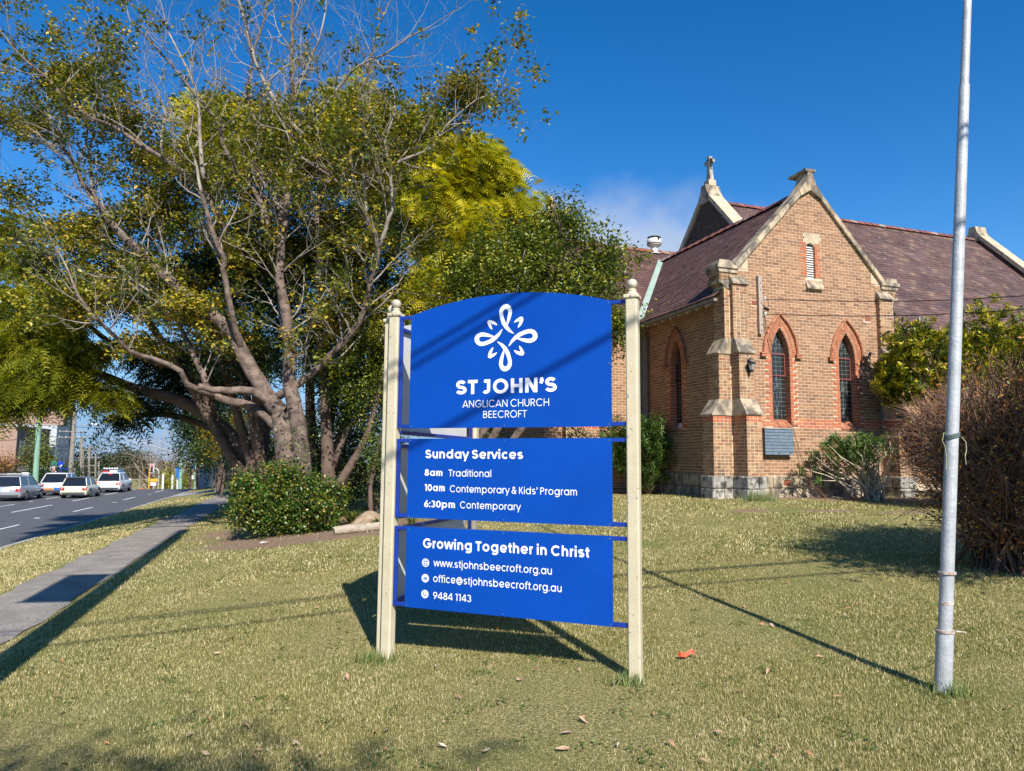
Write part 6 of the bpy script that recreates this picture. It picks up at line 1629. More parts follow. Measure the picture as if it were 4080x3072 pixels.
tag(lg.obj('log', MATS['log_wood']), 'short grey log lying as edging beside the soil mound', 'log')
lt_ = MB(); p = at(1060, 2158, 15.4); z = gzs(p.x, p.y) + .02
lt_.v = [(p.x - .13, p.y - .03, z), (p.x - .02, p.y - .05, z + .02), (p.x + .12, p.y + .03, z + .035), (p.x + .10, p.y + .07, z + .02), (p.x - .10, p.y + .02, z + .03)]; lt_.f = [(0, 1, 4), (1, 2, 3, 4)]; lt_.a = [0, 0]
tag(lt_.obj('paper_scrap', MATS['sign_white']), 'crumpled white paper scrap on the bare soil before the ivy', 'litter')
ob = MB(); 
m_or = mat('orange_plastic', (.62, .10, .03), (.5, .07, .02), rough=.5)
pts = [Vector((1.37, 6.02, .035)), Vector((1.39, 6.00, .045)), Vector((1.43, 6.01, .035)), Vector((1.46, 6.03, .05)), Vector((1.49, 6.04, .06)), Vector((1.51, 6.05, .04))]
for i, p in enumerate(pts[:-1]): q = pts[i + 1]; ob.face([p, q, q + Vector((.003, .015, .018)), p + Vector((.003, .015, .018))]); ob.face([p, q, q + Vector((0, -.01, -.012)), p + Vector((0, -.01, -.012))])
tag(ob.obj('plastic_ribbon', m_or), 'torn scrap of orange plastic ribbon on the lawn right of the sign', 'litter')

# --- fallen leaves, each its own thing
lfm = []
for k in range(4):
    m = MB(); L = .055; w = [0, .35, .5, .42, .2, 0]; cu = random.Random(k)
    for j in range(6):
        t = j / 5; z = .012 * math.sin(t * 3.1 + k) + .004; ww = w[j] * L * (.5 + .12 * k); cup = .010 * (1 + k * .3)
        m.v += [(-L + 2 * L * t, -ww, z + cup * w[j]), (-L + 2 * L * t, 0, z), (-L + 2 * L * t, ww, z + cup * w[j] * (1.4 if k % 2 else .6))]
    for j in range(5):
        for s in (0, 1): m.f.append((3 * j + s, 3 * j + s + 1, 3 * j + s + 4, 3 * j + s + 3)); m.a.append(0)
    lfm.append(m.mesh('fallen_leaf', MATS['litter']))
r_ = random.Random(77); nleaf = 0
while nleaf < 290:
    Y_ = 3.7 + 9 * r_.random() ** 1.3; x = r_.uniform(-.72, .72) * Y_
    u = x * nv_.x + Y_ * nv_.y
    if u < -2.7 or (x < 0 and r_.random() < .0) or (x > 0 and r_.random() < .35): continue
    o = bpy.data.objects.new('fallen_leaf', lfm[r_.randrange(4)]); COL.objects.link(o)
    o.location = (x, Y_, gzs(x, Y_) + .028); o.rotation_euler = (r_.gauss(0, .3), r_.gauss(0, .3), r_.uniform(0, 6.28)); s = r_.uniform(.35, .8); o.scale = (s, s, s)
    tag(o, 'dry brown fallen leaf lying on the lawn', 'leaf', 'dry leaves fallen on the lawn'); nleaf += 1

# --- grass blades over the near lawn: thousands of blades as one sheet of turf
def turf(name, n, yr, seed, size, wd, pw=1.0, region=None, m='grass', label=''):
    r = np.random.default_rng(seed)
    Yv = yr[0] + (yr[1] - yr[0]) * r.random(n) ** pw; X_ = r.uniform(-.74, .74, n) * Yv
    if region is not None: k = region(X_, Yv); X_, Yv = X_[k], Yv[k]; n = len(X_)
    bz = np.zeros(n)
    for bx_, by_, rx_, ry_ in BARE: bz = np.maximum(bz, 1.35 - np.hypot((X_ - bx_) / rx_, (Yv - by_) / ry_))
    k = r.random(n) > np.clip(bz * 1.6, 0, .96); X_, Yv = X_[k], Yv[k]; n = len(X_)
    u = X_ * nv_.x + Yv * nv_.y; v = X_ * dv_.x + Yv * dv_.y
    edge = -2.95 + .04 * np.sin(v * 5.1) 
    k = (u > edge) | ((u < -4.27) & (u > -7.93))
    X_, Yv, u = X_[k], Yv[k], u[k]; n = len(X_)
    patch = np.sin(X_ * 1.9 + np.sin(Yv * 1.3) * 1.5) * np.sin(Yv * 1.7 + np.cos(X_ * 1.1) * 1.7) * .5 + .5
    patch = .6 * patch + .4 * (np.sin(X_ * 6.3 + 2 * np.sin(Yv * 5)) * np.sin(Yv * 7.1 + 1) * .5 + .5)
    z = gz(X_, Yv) - .004
    h = size * r.uniform(.5, 1.3, n) * (1 + .25 * patch) * (0.6 + Yv * .04)
    a = r.uniform(0, 6.283, n); tilt = r.uniform(.10, 1.25, n)
    dx = np.cos(a) * np.sin(tilt) * h; dy = np.sin(a) * np.sin(tilt) * h; dz = np.cos(tilt) * h * .9 + .004
    b = a + 1.57 + r.normal(size=n) * .4; w = wd * r.uniform(.6, 1.4, n) * (0.55 + Yv * .10)
    bx, by = np.cos(b) * w / 2, np.sin(b) * w / 2
    P0 = np.stack([X_ - bx, Yv - by, z], 1); P1 = np.stack([X_ + bx, Yv + by, z], 1); P2 = np.stack([X_ + dx, Yv + dy, z + dz], 1)
    V = np.stack([P0, P1, P2], 1).reshape(-1, 3); Fc = np.arange(n * 3).reshape(-1, 3)
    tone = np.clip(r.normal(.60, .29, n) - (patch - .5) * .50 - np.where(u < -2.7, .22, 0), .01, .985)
    o = link(name, npmesh(name, V, Fc, tone, MATS[m])); tag(o, label, 'grass', kind='stuff'); return o
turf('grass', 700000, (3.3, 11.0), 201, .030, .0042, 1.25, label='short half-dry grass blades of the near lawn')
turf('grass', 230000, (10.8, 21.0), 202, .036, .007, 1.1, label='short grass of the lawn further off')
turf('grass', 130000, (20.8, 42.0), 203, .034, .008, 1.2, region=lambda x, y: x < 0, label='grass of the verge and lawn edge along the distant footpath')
wr = np.random.default_rng(61); wc = []
for k in range(260):
    Y_ = 3.6 + 9 * wr.random(); x_ = wr.uniform(-.7, .7) * Y_
    if x_ * nv_.x + Y_ * nv_.y > -2.4: wc.append((x_, Y_, gzs(x_, Y_) + .018))
tag(leaf_cloud('lawn_weeds', wc, 16, (.05, .05, .006), .030, 'grass_lush', None, up=1.6, aspect=.6, seed=62), 'small flat green weeds dotted through the lawn', 'weeds', kind='stuff')
def tuft(label, c, n, L, seed, rad=.12):
    r = np.random.default_rng(seed); V = []; 
    for k in range(n):
        a = r.uniform(0, 6.28); p = np.array([r.normal(0, rad), r.normal(0, rad * .6), 0]); l = L * r.uniform(.5, 1.1); t = r.uniform(.1, .7)
        V += [p + [-.004, 0, 0], p + [.004, 0, 0], p + [math.cos(a) * l * math.sin(t), math.sin(a) * l * math.sin(t), l * math.cos(t)]]
    o = link('grass_tuft', npmesh('grass_tuft', np.array(V), np.arange(len(V)).reshape(-1, 3), r.random(n) * .9 + .02, MATS['grass_lush'])); o.location = c
    tag(o, label, 'grass', kind='stuff')
q = c2w(-1.5, -.95, 0); tuft('bright tuft of long grass at the foot of the church corner buttress', (q.x, q.y, gzs(q.x, q.y)), 420, .34, 1, .20)
tuft('rank grass at the foot of the flagpole', (3.10, 5.16, 0), 160, .13, 2, .09); tuft('grass tuft at the foot of the right sign post', (.86, 5.36, 0), 130, .10, 3, .07); tuft('grass tuft at the foot of the left sign posts', (-1.10, 6.20, -.08), 170, .13, 4, .12)

# ------------------------------------------------------------------ the street
def uvz(u, v, dz=0): p = uv2xy(u, v); return Vector((p.x, p.y, gzs(p.x, p.y) + dz))
mat('car_silver', (.42, .44, .47), (.40, .42, .45), rough=.3, metal=.5, coat=.5)
mat('car_white', (.60, .60, .60), (.58, .58, .58), rough=.3, coat=.6)
mat('car_cream', (.58, .56, .43), (.56, .54, .41), rough=.3, coat=.6)
mat('car_dark', (.05, .055, .06), rough=.3, coat=.5)
mat('car_glass', (.012, .014, .016), rough=.06, spec=.8)
mat('tyre', (.018, .018, .018), rough=.8)
mat('rim', (.35, .36, .38), rough=.35, metal=.7)
mat('tail_red', (.40, .015, .012), rough=.25, coat=.5)
mat('brake_lit', (.6, .03, .02), rough=.25, emis=(1, .06, .03, 1.6))
mat('plate', (.70, .70, .66), rough=.5)
mat('livery_orange', (.70, .17, .03), rough=.4); mat('livery_blue', (.02, .13, .40), rough=.4)
mat('pole_green', (.17, .30, .21), (.21, .35, .25), rough=.6, scale=3)
mat('pole_green_shaded', (.03, .05, .04), (.045, .07, .055), rough=.7, scale=3)  # pole green darkened in colour to stand for the tree shade
mat('pole_timber', (.27, .235, .20), (.20, .175, .15), rough=.9, scale=5)
mat('pole_steel', (.42, .43, .44), rough=.5, metal=.3)
mat('wire', (.03, .03, .035), rough=.6)
mat('wall_brown', (.32, .205, .155), (.28, .18, .135), rough=.9, scale=20)
mat('wall_brown_shaded', (.16, .115, .095), (.14, .10, .085), rough=.9, scale=20)  # brown wall with shade put into its colour, for the road faces
mat('wall_grey', (.46, .48, .50), (.42, .44, .46), rough=.8)
mat('wall_blue', (.11, .135, .17), (.15, .175, .21), rough=.8)
mat('banner_blue', (.010, .055, .42), (.012, .06, .45), rough=.5)
mat('sign_green', (.02, .35, .15), rough=.4); mat('sign_red', (.55, .04, .03), rough=.4); mat('yellow_sign', (.75, .38, .02), rough=.5); mat('awning_green', (.25, .42, .27), rough=.7)
mat('fence_grey', (.42, .37, .34), (.32, .28, .25), rough=.9, scale=8); mat('fence_brown', (.20, .13, .085), (.15, .10, .07), rough=.9, scale=8)
mat('signal_red', (.8, .02, .01), rough=.3, emis=(1, .05, .03, 4.0))

def car(label, u, v, body, Lc, Wc, Hc, seed=0, roof='body', extras=None, sc=1.0, group='cars driving away up the road', hatch=0.25, glassdrop=.42):
    root = empty('car', uvz(u, v), ROAD, label, 'car', group)
    W2 = Wc / 2; wr = .33; zb = .24
    belt = Hc * .60; bonn = Hc * .60
    # lower body: lofted rings along y (rear at 0, nose at Lc)
    st = [(0.0, .86, zb + .12, belt * .86), (.06, .94, zb, belt * .96), (.35, 1.0, zb - .04, belt), (Lc * .5, 1.0, zb - .06, belt), (Lc * .72, 1.0, zb - .04, belt * .98), (Lc * .93, .96, zb, bonn * .84), (Lc, .80, zb + .1, bonn * .64)]
    m = MB(); n = 10
    for y, w, z0, z1 in st:
        w2 = W2 * w
        ring = [(-w2 * .86, z0), (w2 * .86, z0), (w2 * .98, z0 + .10), (w2, z0 + (z1 - z0) * .45), (w2 * .985, z0 + (z1 - z0) * .8), (w2 * .90, z1), (-w2 * .90, z1), (-w2 * .985, z0 + (z1 - z0) * .8), (-w2, z0 + (z1 - z0) * .45), (-w2 * .98, z0 + .10)]
        m.v += [(x, y, z) for x, z in ring]
    for k in range(len(st) - 1):
        for j in range(n): j2 = (j + 1) % n; m.f.append((k * n + j, k * n + j2, (k + 1) * n + j2, (k + 1) * n + j)); m.a.append(0)
    m.f += [tuple(reversed(range(n))), tuple(range((len(st) - 1) * n, len(st) * n))]; m.a += [0, 0]
    bo = m.obj('body', MATS[body], root, True)
    es = bo.modifiers.new('e', 'EDGE_SPLIT'); es.split_angle = R(40)
    # greenhouse
    g0, g1, g2, g3 = .12, .12 + hatch * 1.6, Lc * .52, Lc * .70
    def ring2(y, z, w): return [(-w, y, z), (w, y, z)]
    top = Hc; pts = [(-W2 * .88, g0, belt * .97), (W2 * .88, g0, belt * .97), (W2 * .90, g3, belt * .97), (-W2 * .90, g3, belt * .97), (-W2 * .70, g1, top - .05), (W2 * .70, g1, top - .05), (W2 * .72, g2, top - .04), (-W2 * .72, g2, top - .04)]
    m = MB(); m.v = pts; m.f = [(0, 1, 5, 4), (1, 2, 6, 5), (2, 3, 7, 6), (3, 0, 4, 7)]; m.a = [0] * 4
    m.obj('windows', MATS['car_glass'], root)
    m = MB(); rt = [(-W2 * .73, g1 - .07, top - .06), (W2 * .73, g1 - .07, top - .06), (W2 * .745, g2 + .05, top - .06), (-W2 * .745, g2 + .05, top - .06)]; m.v = rt + [(x * .9, y + (.08 if y < 1 else -.06), z + .06) for x, y, z in rt]
    m.f = [(4, 5, 6, 7), (0, 1, 5, 4), (1, 2, 6, 5), (2, 3, 7, 6), (3, 0, 4, 7), (3, 2, 1, 0)]; m.a = [0] * 6
    m.obj('roof', MATS[body if roof == 'body' else roof], root, False)
    for s in (-1, 1):      # pillars
        for (xa, ya, za), (xb, yb, zb_) in ((pts[0 if s < 0 else 1], pts[4 if s < 0 else 5]), (pts[3 if s < 0 else 2], pts[7 if s < 0 else 6]), ((s * W2 * .89, Lc * .33, belt * .97), (s * W2 * .71, Lc * .34, top - .05))):
            p = MB(); p.tube([(xa * 1.0, ya, za), (xb * 1.0, yb, zb_)], .035, 5); p.obj('pillar', MATS[body], root)
    for x in (-W2 + .10, W2 - .10):
        for y in (Lc * .20, Lc * .80):
            w_ = MB(); w_.tube([(x - .10, y, wr), (x + .10, y, wr)], wr, 18); wo_ = w_.obj('wheel', MATS['tyre'], root)
            r_ = MB(); xx = x + (.105 if x > 0 else -.105); r_.tube([(xx - .006, y, wr), (xx + .006, y, wr)], wr * .62, 12); r_.obj('rim', MATS['rim'], wo_)
    m = MB(); m.box(-.20, .20, -.03, .0, belt * .62, belt * .62 + .11); m.obj('number_plate', MATS['plate'], root)
    m = MB(); m.box(-W2 * .80, W2 * .80, -.02, .2, zb + .02, zb + .16); m.obj('bumper', MATS['car_dark'], root)
    for s in (-1, 1):
        m = MB(); a, b2 = sorted((s * W2 * .62, s * W2 * .93)); lo, hi = belt * .66, belt * .88; y0 = -.045
        m.v = [(a, y0 + (.05 if s < 0 else 0), lo), (b2, y0 + (.05 if s > 0 else 0), lo), (b2, y0 + (.08 if s > 0 else .03), hi), (a, y0 + (.08 if s < 0 else .03), hi), (a, .25, lo), (b2, .25, lo), (b2, .25, hi), (a, .25, hi)]
        m.f = [(0, 1, 2, 3), (1, 5, 6, 2), (4, 0, 3, 7), (3, 2, 6, 7), (0, 4, 5, 1)]; m.a = [0] * 5
        m.obj('tail_light', MATS['brake_lit' if extras and 'brake' in extras else 'tail_red'], root)
        m = MB(); xm = s * (W2 + .06); m.box(xm - .09, xm + .09, Lc * .63, Lc * .63 + .07, belt * .96, belt * .96 + .13); m.obj('mirror', MATS[body], root)
    if extras and 'bars' in extras:
        for s in (-1, 1): m = MB(); m.tube([(s * W2 * .66, g1, top + .09), (s * W2 * .68, g2, top + .09)], .022, 6); m.obj('roof_rail', MATS['pole_steel'], root)
        for y in (g1 + .15, g2 - .25): m = MB(); m.box(-W2 * .74, W2 * .74, y - .04, y + .04, top + .09, top + .13); m.obj('roof_bar', MATS['pole_steel'], root)
    if extras and 'livery' in extras:
        m = MB(); m.box(-W2 * .9, .02, -.03, .0, zb + .17, zb + .30); m.obj('livery_stripe', MATS['livery_orange'], root)
        m = MB(); m.box(.05, W2 * .9, -.03, .0, zb + .17, zb + .34); m.obj('livery_stripe', MATS['livery_blue'], root)
    if extras and 'brake' in extras:
        m = MB(); m.box(-.14, .14, g1 - .13, g1 - .09, top - .11, top - .07); m.obj('high_brake_light', MATS['brake_lit'], root)
    if extras and 'lightbar' in extras:
        for k in range(6): m = MB(); x = -.5 + k * .2; m.box(x - .07, x + .07, g1 + .2, g1 + .3, top + .03, top + .13); m.obj('roof_light', MATS['sign_white'], root)
    if extras and 'box' in extras:
        m = MB(); m.box(-.1, .42, g1 + .1, g1 + .8, top + .03, top + .17); m.obj('roof_box', MATS['sign_white'], root)
        m = MB(); m.box(-.6, -.2, g1 + .1, g1 + .5, top + .03, top + .13); m.obj('roof_box', MATS['sign_red'], root)
    root.scale = (sc, sc, sc)
    return root
car('silver wagon with roof bars, nearest car at the left edge of the road', -17.05, 51.3, 'car_silver', 4.55, 1.78, 1.55, extras=['bars'], hatch=.12)
car('white four-wheel drive with an orange and blue stripe across its tail', -16.45, 58.2, 'car_white', 4.4, 1.85, 1.60, extras=['livery'], hatch=.3)
car('small cream hatchback with a dark roof, in the middle of the road', -14.2, 54.5, 'car_cream', 3.75, 1.70, 1.40, roof='car_dark', hatch=.2)
car('white wagon braking, with red lamps lit and a white box on its roof', -14.0, 62.8, 'car_white', 4.4, 1.80, 1.56, extras=['brake', 'box'], hatch=.3)
car('dark car with a row of roof lights, half hidden behind the cream hatchback', -15.6, 70.0, 'car_dark', 4.5, 1.85, 1.75, extras=['lightbar'], hatch=.15)
car('pale car just showing its roof beyond the crest', -13.0, 99, 'car_white', 4.4, 1.8, 1.5)

def pole(name, label, px, pyb, pyt, Y, r0, r1, m, cat='pole', group=None, lean_=0, base_z=None, parts=None):
    b_ = at(px, pyb, Y); t_ = at(px + lean_, pyt, Y); z = gzs(b_.x, b_.y) if base_z is None else base_z
    h = t_.z - z
    root = empty(name, (b_.x, b_.y, z), 0, label, cat, group)
    dx = (t_.x - b_.x)
    mb = MB(); mb.tube([(0, 0, -.3), (dx * .5, 0, h / 2), (dx, 0, h)], [r0, (r0 + r1) / 2, r1], 12); mb.obj('shaft', MATS[m], root)
    return root, h, dx
def arms(root, h, dx, zs, w, rot=ROAD, m='pole_timber'):
    for z in zs:
        mb = MB(); c, s = math.cos(rot), math.sin(rot); x0 = dx * z / h
        mb.tube([(x0 - w * c, -w * s - .12, z), (x0 + w * c, w * s - .12, z)], .06, 4); mb.obj('crossarm', MATS[m], root)
        for k in (-.9, -.45, .45, .9):
            i = MB(); i.lathe([(.02, 0), (.05, .03), (.03, .1), (0, .12)], (x0 + k * w * c, k * w * s - .12, z + .05), 6); i.obj('insulator', MATS['porcelain'], root)
UG = 'timber power poles along the far side of the road'
r1_ = pole('utility_pole', 'green steel pole rising behind the silver wagon', 141, 1930, 1540, 56, .22, .15, 'pole_green', lean_=22)
p2 = pole('utility_pole', 'tallest timber power pole, with a street lamp arm, above the cream hatchback', 281, 1880, 1640, 74, .27, .17, 'pole_timber', group=UG, lean_=18)
arms(p2[0], p2[1], p2[2], (p2[1] - 2.1, p2[1] - 2.7), 1.3)
mb = MB(); mb.tube([(p2[2] * .8, 0, p2[1] - 1.9), (p2[2] + .9, 0, p2[1] - 1.4), (p2[2] + 1.9, 0, p2[1] - 1.25)], .04, 6); mb.obj('lamp_arm', MATS['pole_steel'], p2[0])
mb = MB(); mb.box(p2[2] + 1.8, p2[2] + 2.4, -.12, .12, p2[1] - 1.35, p2[1] - 1.20); mb.obj('lamp_head', MATS['sign_white'], p2[0])
for px, pt, Y_, r0, lab, ar in [(325, 1745, 105, .22, 'timber pole second in the far row', ()), (331, 1792, 112, .2, 'shorter timber pole close behind the second', ()), (356, 1778, 118, .22, 'timber pole third in the far row, with paired crossarms', (.7, 1.9, 3.2)), (381, 1808, 135, .2, 'timber pole fourth in the far row', (3.5,)), (394, 1838, 150, .2, 'last small timber pole before the hill', (2.4,))]:
    q_ = pole('utility_pole', lab, px, 1930, pt, Y_, r0, r0 * .7, 'pole_timber', group=UG, base_z=-4.5)
    if ar: arms(q_[0], q_[1], q_[2], [q_[1] - a for a in ar], 1.6)
# right-hand green poles
g1_ = pole('lamp_post', 'green steel post with a blue banner and lamp arm, on the right past the crest', 719, 1948, 1790, 84, .22, .13, 'pole_green', cat='lamp post', lean_=4)
hh = g1_[1]
mb = MB(); mb.tube([(.1, 0, hh - .5), (-2.0, 0, hh - .05), (-4.2, 0, hh + .6), (-6.0, 0, hh + 1.2)], .04, 6); mb.obj('lamp_arm', MATS['pole_steel'], g1_[0])
mb = MB(); mb.box(-6.5, -5.9, -.1, .1, hh + 1.15, hh + 1.3); mb.obj('lamp_head', MATS['car_dark'], g1_[0])
mb = MB(); mb.v = [(-.15, 0, hh * .62), (-.65, 0, hh * .62), (-.55, .0, hh * .40), (-.15, 0, hh * .34), (-.15, .03, hh * .62), (-.65, .03, hh * .62), (-.55, .03, hh * .40), (-.15, .03, hh * .34)]; mb.f = [(0, 3, 2, 1), (4, 5, 6, 7), (0, 1, 5, 4), (1, 2, 6, 5), (2, 3, 7, 6)]; mb.a = [0] * 5
mb.obj('banner', MATS['livery_blue'], g1_[0])
g2_ = pole('street_post', 'green steel post with a small blue sign beside the grey paling fence', 780, 1943, 1838, 70, .20, .15, 'pole_green', cat='post')
mb = MB(); mb.box(-.5, -.05, -.04, .0, g2_[1] * .72, g2_[1] * .90); mb.obj('sign_plate', MATS['livery_blue'], g2_[0]); mb = MB(); mb.box(-.42, -.18, -.05, .0, g2_[1] * .36, g2_[1] * .50); mb.obj('meter_box', MATS['plate'], g2_[0])
g3_ = pole('utility_pole', 'green pole coloured dark for the tree shade beside the footpath', 930, 1990, 1690, 33, .20, .16, 'pole_green_shaded', cat='pole')
for px, pb, pt, Y_, r0, m_, lab in [(860, 1935, 1818, 48, .05, 'pole_steel', 'thin steel post under the trees by the fence'), (878, 1932, 1850, 52, .07, 'pole_steel', 'second thin steel post beside the brown fence'), (799, 1895, 1835, 66, .05, 'pole_steel', 'thin steel post standing over the paling fence'), (955, 1900, 1820, 40, .05, 'pole_steel', 'thin steel post just left of the ivy'),
                             (650, 1940, 1888, 92, .13, 'paint_white', 'white bollard left of the green banner post'), (688, 1938, 1893, 90, .13, 'paint_white', 'white bollard nearer the green banner post'), (708, 1940, 1890, 88, .10, 'paint_white', 'white signal pillar against the green banner post'), (557, 1955, 1893, 100, .10, 'pole_timber', 'short lone pole left of the traffic signal')]:
    pole('post', lab, px, pb, pt, Y_, r0, r0, m_, cat='post')
# traffic signal
ts = pole('traffic_signal', 'traffic signal showing red at the crossing past the crest', 595, 1955, 1868, 88, .07, .06, 'yellow_sign', cat='traffic light')
h = ts[1]
mb = MB(); mb.box(-.02, .42, -.12, .12, h - .5, h + .62); mb.obj('signal_box', MATS['plate'], ts[0])
mb = MB(); mb.box(.05, .35, -.16, -.12, h - .42, h + .54); hs = mb.obj('backboard', MATS['black_iron'], ts[0])
for k, m_ in enumerate(('signal_red', 'car_dark', 'car_dark')): mb = MB(); mb.tube([(.2, -.18, h + .38 - k * .32), (.2, -.165, h + .38 - k * .32)], .115, 12); mb.obj('lens', MATS[m_], hs)
mb = MB(); mb.tube([(.4, 0, h + .05), (.75, 0, h + .02), (1.0, 0, h - .2), (1.05, 0, h - .6), (1.05, 0, -.2)], .07, 8); mb.obj('curved_arm', MATS['pole_steel'], ts[0])
def board(label, px0, py0, px1, py1, Y, m, cat='sign', thick=.05, legs=True, name='street_sign'):
    a, b_ = at(px0, py0, Y), at(px1, py1, Y); c = (a + b_) / 2; g = gzs(c.x, c.y)
    root = empty(name, (c.x, c.y, g), 0, label, cat)
    w, z1, z0 = abs(b_.x - a.x) / 2, a.z - g, b_.z - g
    mb = MB(); mb.box(-w, w, -thick, 0, z0, z1); mb.obj('board', MATS[m], root)
    if legs: mb = MB(); mb.tube([(0, .03, -.2), (0, .03, z0 + .1)], .05, 6); mb.obj('post', MATS['pole_steel'], root)
    return root, w, z0, z1
y_ = board('yellow warning sign beside the traffic signal', 600, 1907, 628, 1919, 88, 'yellow_sign')
w_ = board('white street sign below the yellow one', 600, 1922, 622, 1935, 87, 'plate')
board('small orange barrier just past the crest', 556, 1946, 571, 1957, 80, 'livery_orange', 'barrier', legs=False, name='barrier')

# shop and office buildings on the left, each with windows built in
def building(name, label, u1, v0, v1, depth, py_top, pxref, end_m, side_m, wins, base=-1.6, bands=(), cat='building'):
    """road face at u = u1 from v0 to v1, end wall facing us"""
    c = uv2xy(u1, v0); dist = c.y
    top = at(pxref, py_top, dist).z
    root = empty(name, (c.x, c.y, base), ROAD, label, cat)      # local x to the right of the road, y along it
    H_ = top - base; L = v1 - v0
    mb = MB(); mb.face([(-depth, 0, -5), (0, 0, -5), (0, 0, H_), (-depth, 0, H_)]); mb.obj('end_wall', MATS[end_m], root)
    mb = MB(); mb.face([(0, 0, -5), (0, L, -5), (0, L, H_), (0, 0, H_)]); mb.face([(0, L, 0), (-depth, L, 0), (-depth, L, H_), (0, L, H_)]); mb.face([(-depth, L, 0), (-depth, 0, 0), (-depth, 0, H_), (-depth, L, H_)]); sw_ = mb.obj('side_wall', MATS[side_m], root)
    mb = MB(); mb.face([(-depth, 0, H_ - .3), (0, 0, H_ - .3), (0, L, H_ - .3), (-depth, L, H_ - .3)]); mb.obj('roof', MATS['concrete'], root)
    mb = MB(); mb.box(-depth - .06, .06, -.06, .2, H_, H_ + .12); mb.box(-.2, .06, .2, L, H_, H_ + .12); mb.obj('parapet_cap', MATS['concrete'], root)
    for (face, a, b_, z0, z1, fm) in wins:
        f = MB(); g = MB()
        if face == 'side':
            f.box(-.02, .05, a, b_, z0, z1); g.box(.05, .06, a + .08, b_ - .08, z0 + .08, z1 - .08)
        else:
            f.box(a, b_, -.05, .02, z0, z1); g.box(a + .08, b_ - .08, -.06, -.05, z0 + .08, z1 - .08)
        w = f.obj('window', MATS[fm], root); g.obj('pane', MATS['car_glass'], w)
    return root, H_
side_w = lambda n, L, z0, z1, w=1.2, fm='wall_blue': [('side', L * (k + .5) / n - w / 2, L * (k + .5) / n + w / 2, z0, z1, fm) for k in range(n)]
B1 = building('office_building', 'brown brick two-storey building nearest on the left of the road', -30, 92.4, 103.4, 16, 1699, 76, 'wall_brown', 'wall_brown_shaded', side_w(3, 10.5, 3.0, 5.2, 1.5) + [('side', 1.5, 9, .6, 2.0, 'wall_blue'), ('end', -6, -4.5, 3, 5.4, 'wall_blue'), ('end', -10, -8.5, 3, 5.4, 'wall_blue')], base=-1.8)
B2 = building('shop_building', 'pale grey upper-storeyed shop building beyond the brown one', -30, 106, 111.5, 10, 1696, 231, 'wall_grey', 'wall_grey', side_w(3, 5.5, 4.6, 6.3, .9) + side_w(3, 5.5, 2.2, 3.6, .9), base=-2.2)
mb = MB(); mb.box(-10.02, .03, -.08, 0, 0, 3.9); mb.box(-.02, .08, 0, 5.4, 0, 2.0); mb.obj('brick_base', MATS['wall_brown'], B2[0])
B3 = building('brick_tower', 'brown brick tower with a round window rising behind the pale shop', -30.6, 110.7, 114.5, 9, 1642, 255, 'wall_brown', 'wall_brown_shaded', side_w(2, 3.8, 3.6, 5.4, .8) + side_w(2, 3.8, 1.0, 2.8, .8), base=-2.4)
mb = MB(); mb.tube([(.02, 1.9, B3[1] - 1.6), (.10, 1.9, B3[1] - 1.6)], .8, 20); mb.obj('round_window', MATS['car_glass'], B3[0])
B4 = building('apartment_block', 'tall grey-blue apartment block behind the hanging leaves at the far left', -45, 138, 170, 22, 1560, 70, 'wall_blue', 'wall_blue', [('end', -2.4 - 3 * k, -.8 - 3 * k, 2.8 + 3.1 * j, 5.0 + 3.1 * j, 'wall_grey') for k in range(6) for j in range(3)] + side_w(8, 34, 9, 11, 2) + side_w(8, 34, 6, 8, 2), base=-2)
B5 = building('low_shop', 'low brick shop beyond the power poles', -36.6, 141, 150, 12, 1868, 320, 'wall_brown', 'wall_brown_shaded', side_w(3, 10, .8, 2.6), base=-3.4)
mb = MB(); mb.face([(-14, -1.8, 2.7), (-1.0, -1.8, 2.7), (-2.0, 0, 3.9), (-14, 0, 3.9)]); mb.box(-14, -1, -1.84, -1.8, 2.5, 2.7); o = mb.obj('awning', MATS['awning_green'], B1[0])
# shop signs on posts
s1, w, z0, z1 = board('tall blue pharmacy banner with a white P', 232, 1839, 254, 1880, 72, 'banner_blue')
text('lettering', 'P', -w * .10, w * .55, z0 + (z1 - z0) * .33, (z1 - z0) * .36, .24, MATS['sign_white'], s1, y=-.06)
mb = MB(); mb.tube([(-w * .45, -.062, z0 + (z1 - z0) * .56), (-w * .45, -.07, z0 + (z1 - z0) * .56)], w * .22, 10); mb.obj('emblem_dot', MATS['sign_white'], s1)
s2, w, z0, z1 = board('pale sign carrying a red disc, left of the blue banner', 202, 1858, 226, 1882, 71, 'plate')
mb = MB(); mb.tube([(w * .35, -.055, (z0 + z1) / 2), (w * .35, -.07, (z0 + z1) / 2)], w * .55, 16); d_ = mb.obj('red_disc', MATS['sign_red'], s2)
mb = MB(); mb.box(w * .1, w * .6, -.075, -.071, (z0 + z1) / 2 - .05, (z0 + z1) / 2 + .05); mb.obj('bar', MATS['sign_white'], s2)
s3, w, z0, z1 = board('dark sign with a green ring above the red disc sign', 200, 1838, 228, 1857, 71.3, 'car_dark')
mb = MB(); ribbon(mb, arc(w * .25, (z0 + z1) / 2, .22, .22, 0, 360, 20), .07, -.06, lambda a, b2: (a, b2), True); ribbon(mb, arc(w * .25, (z0 + z1) / 2, .09, .09, -60, 200, 10), .05, -.064, lambda a, b2: (a, b2)); mb.obj('green_ring', MATS['sign_green'], s3)
board('white shop fascia sign on the brown building', 152, 1856, 180, 1868, 79, 'plate', legs=False)
board('faded blue shop fascia panel beside the green pole', 74, 1856, 124, 1877, 79, 'wall_blue', legs=False)
board('small blue hanging sign beside the tall power pole', 262, 1865, 273, 1878, 73, 'banner_blue')
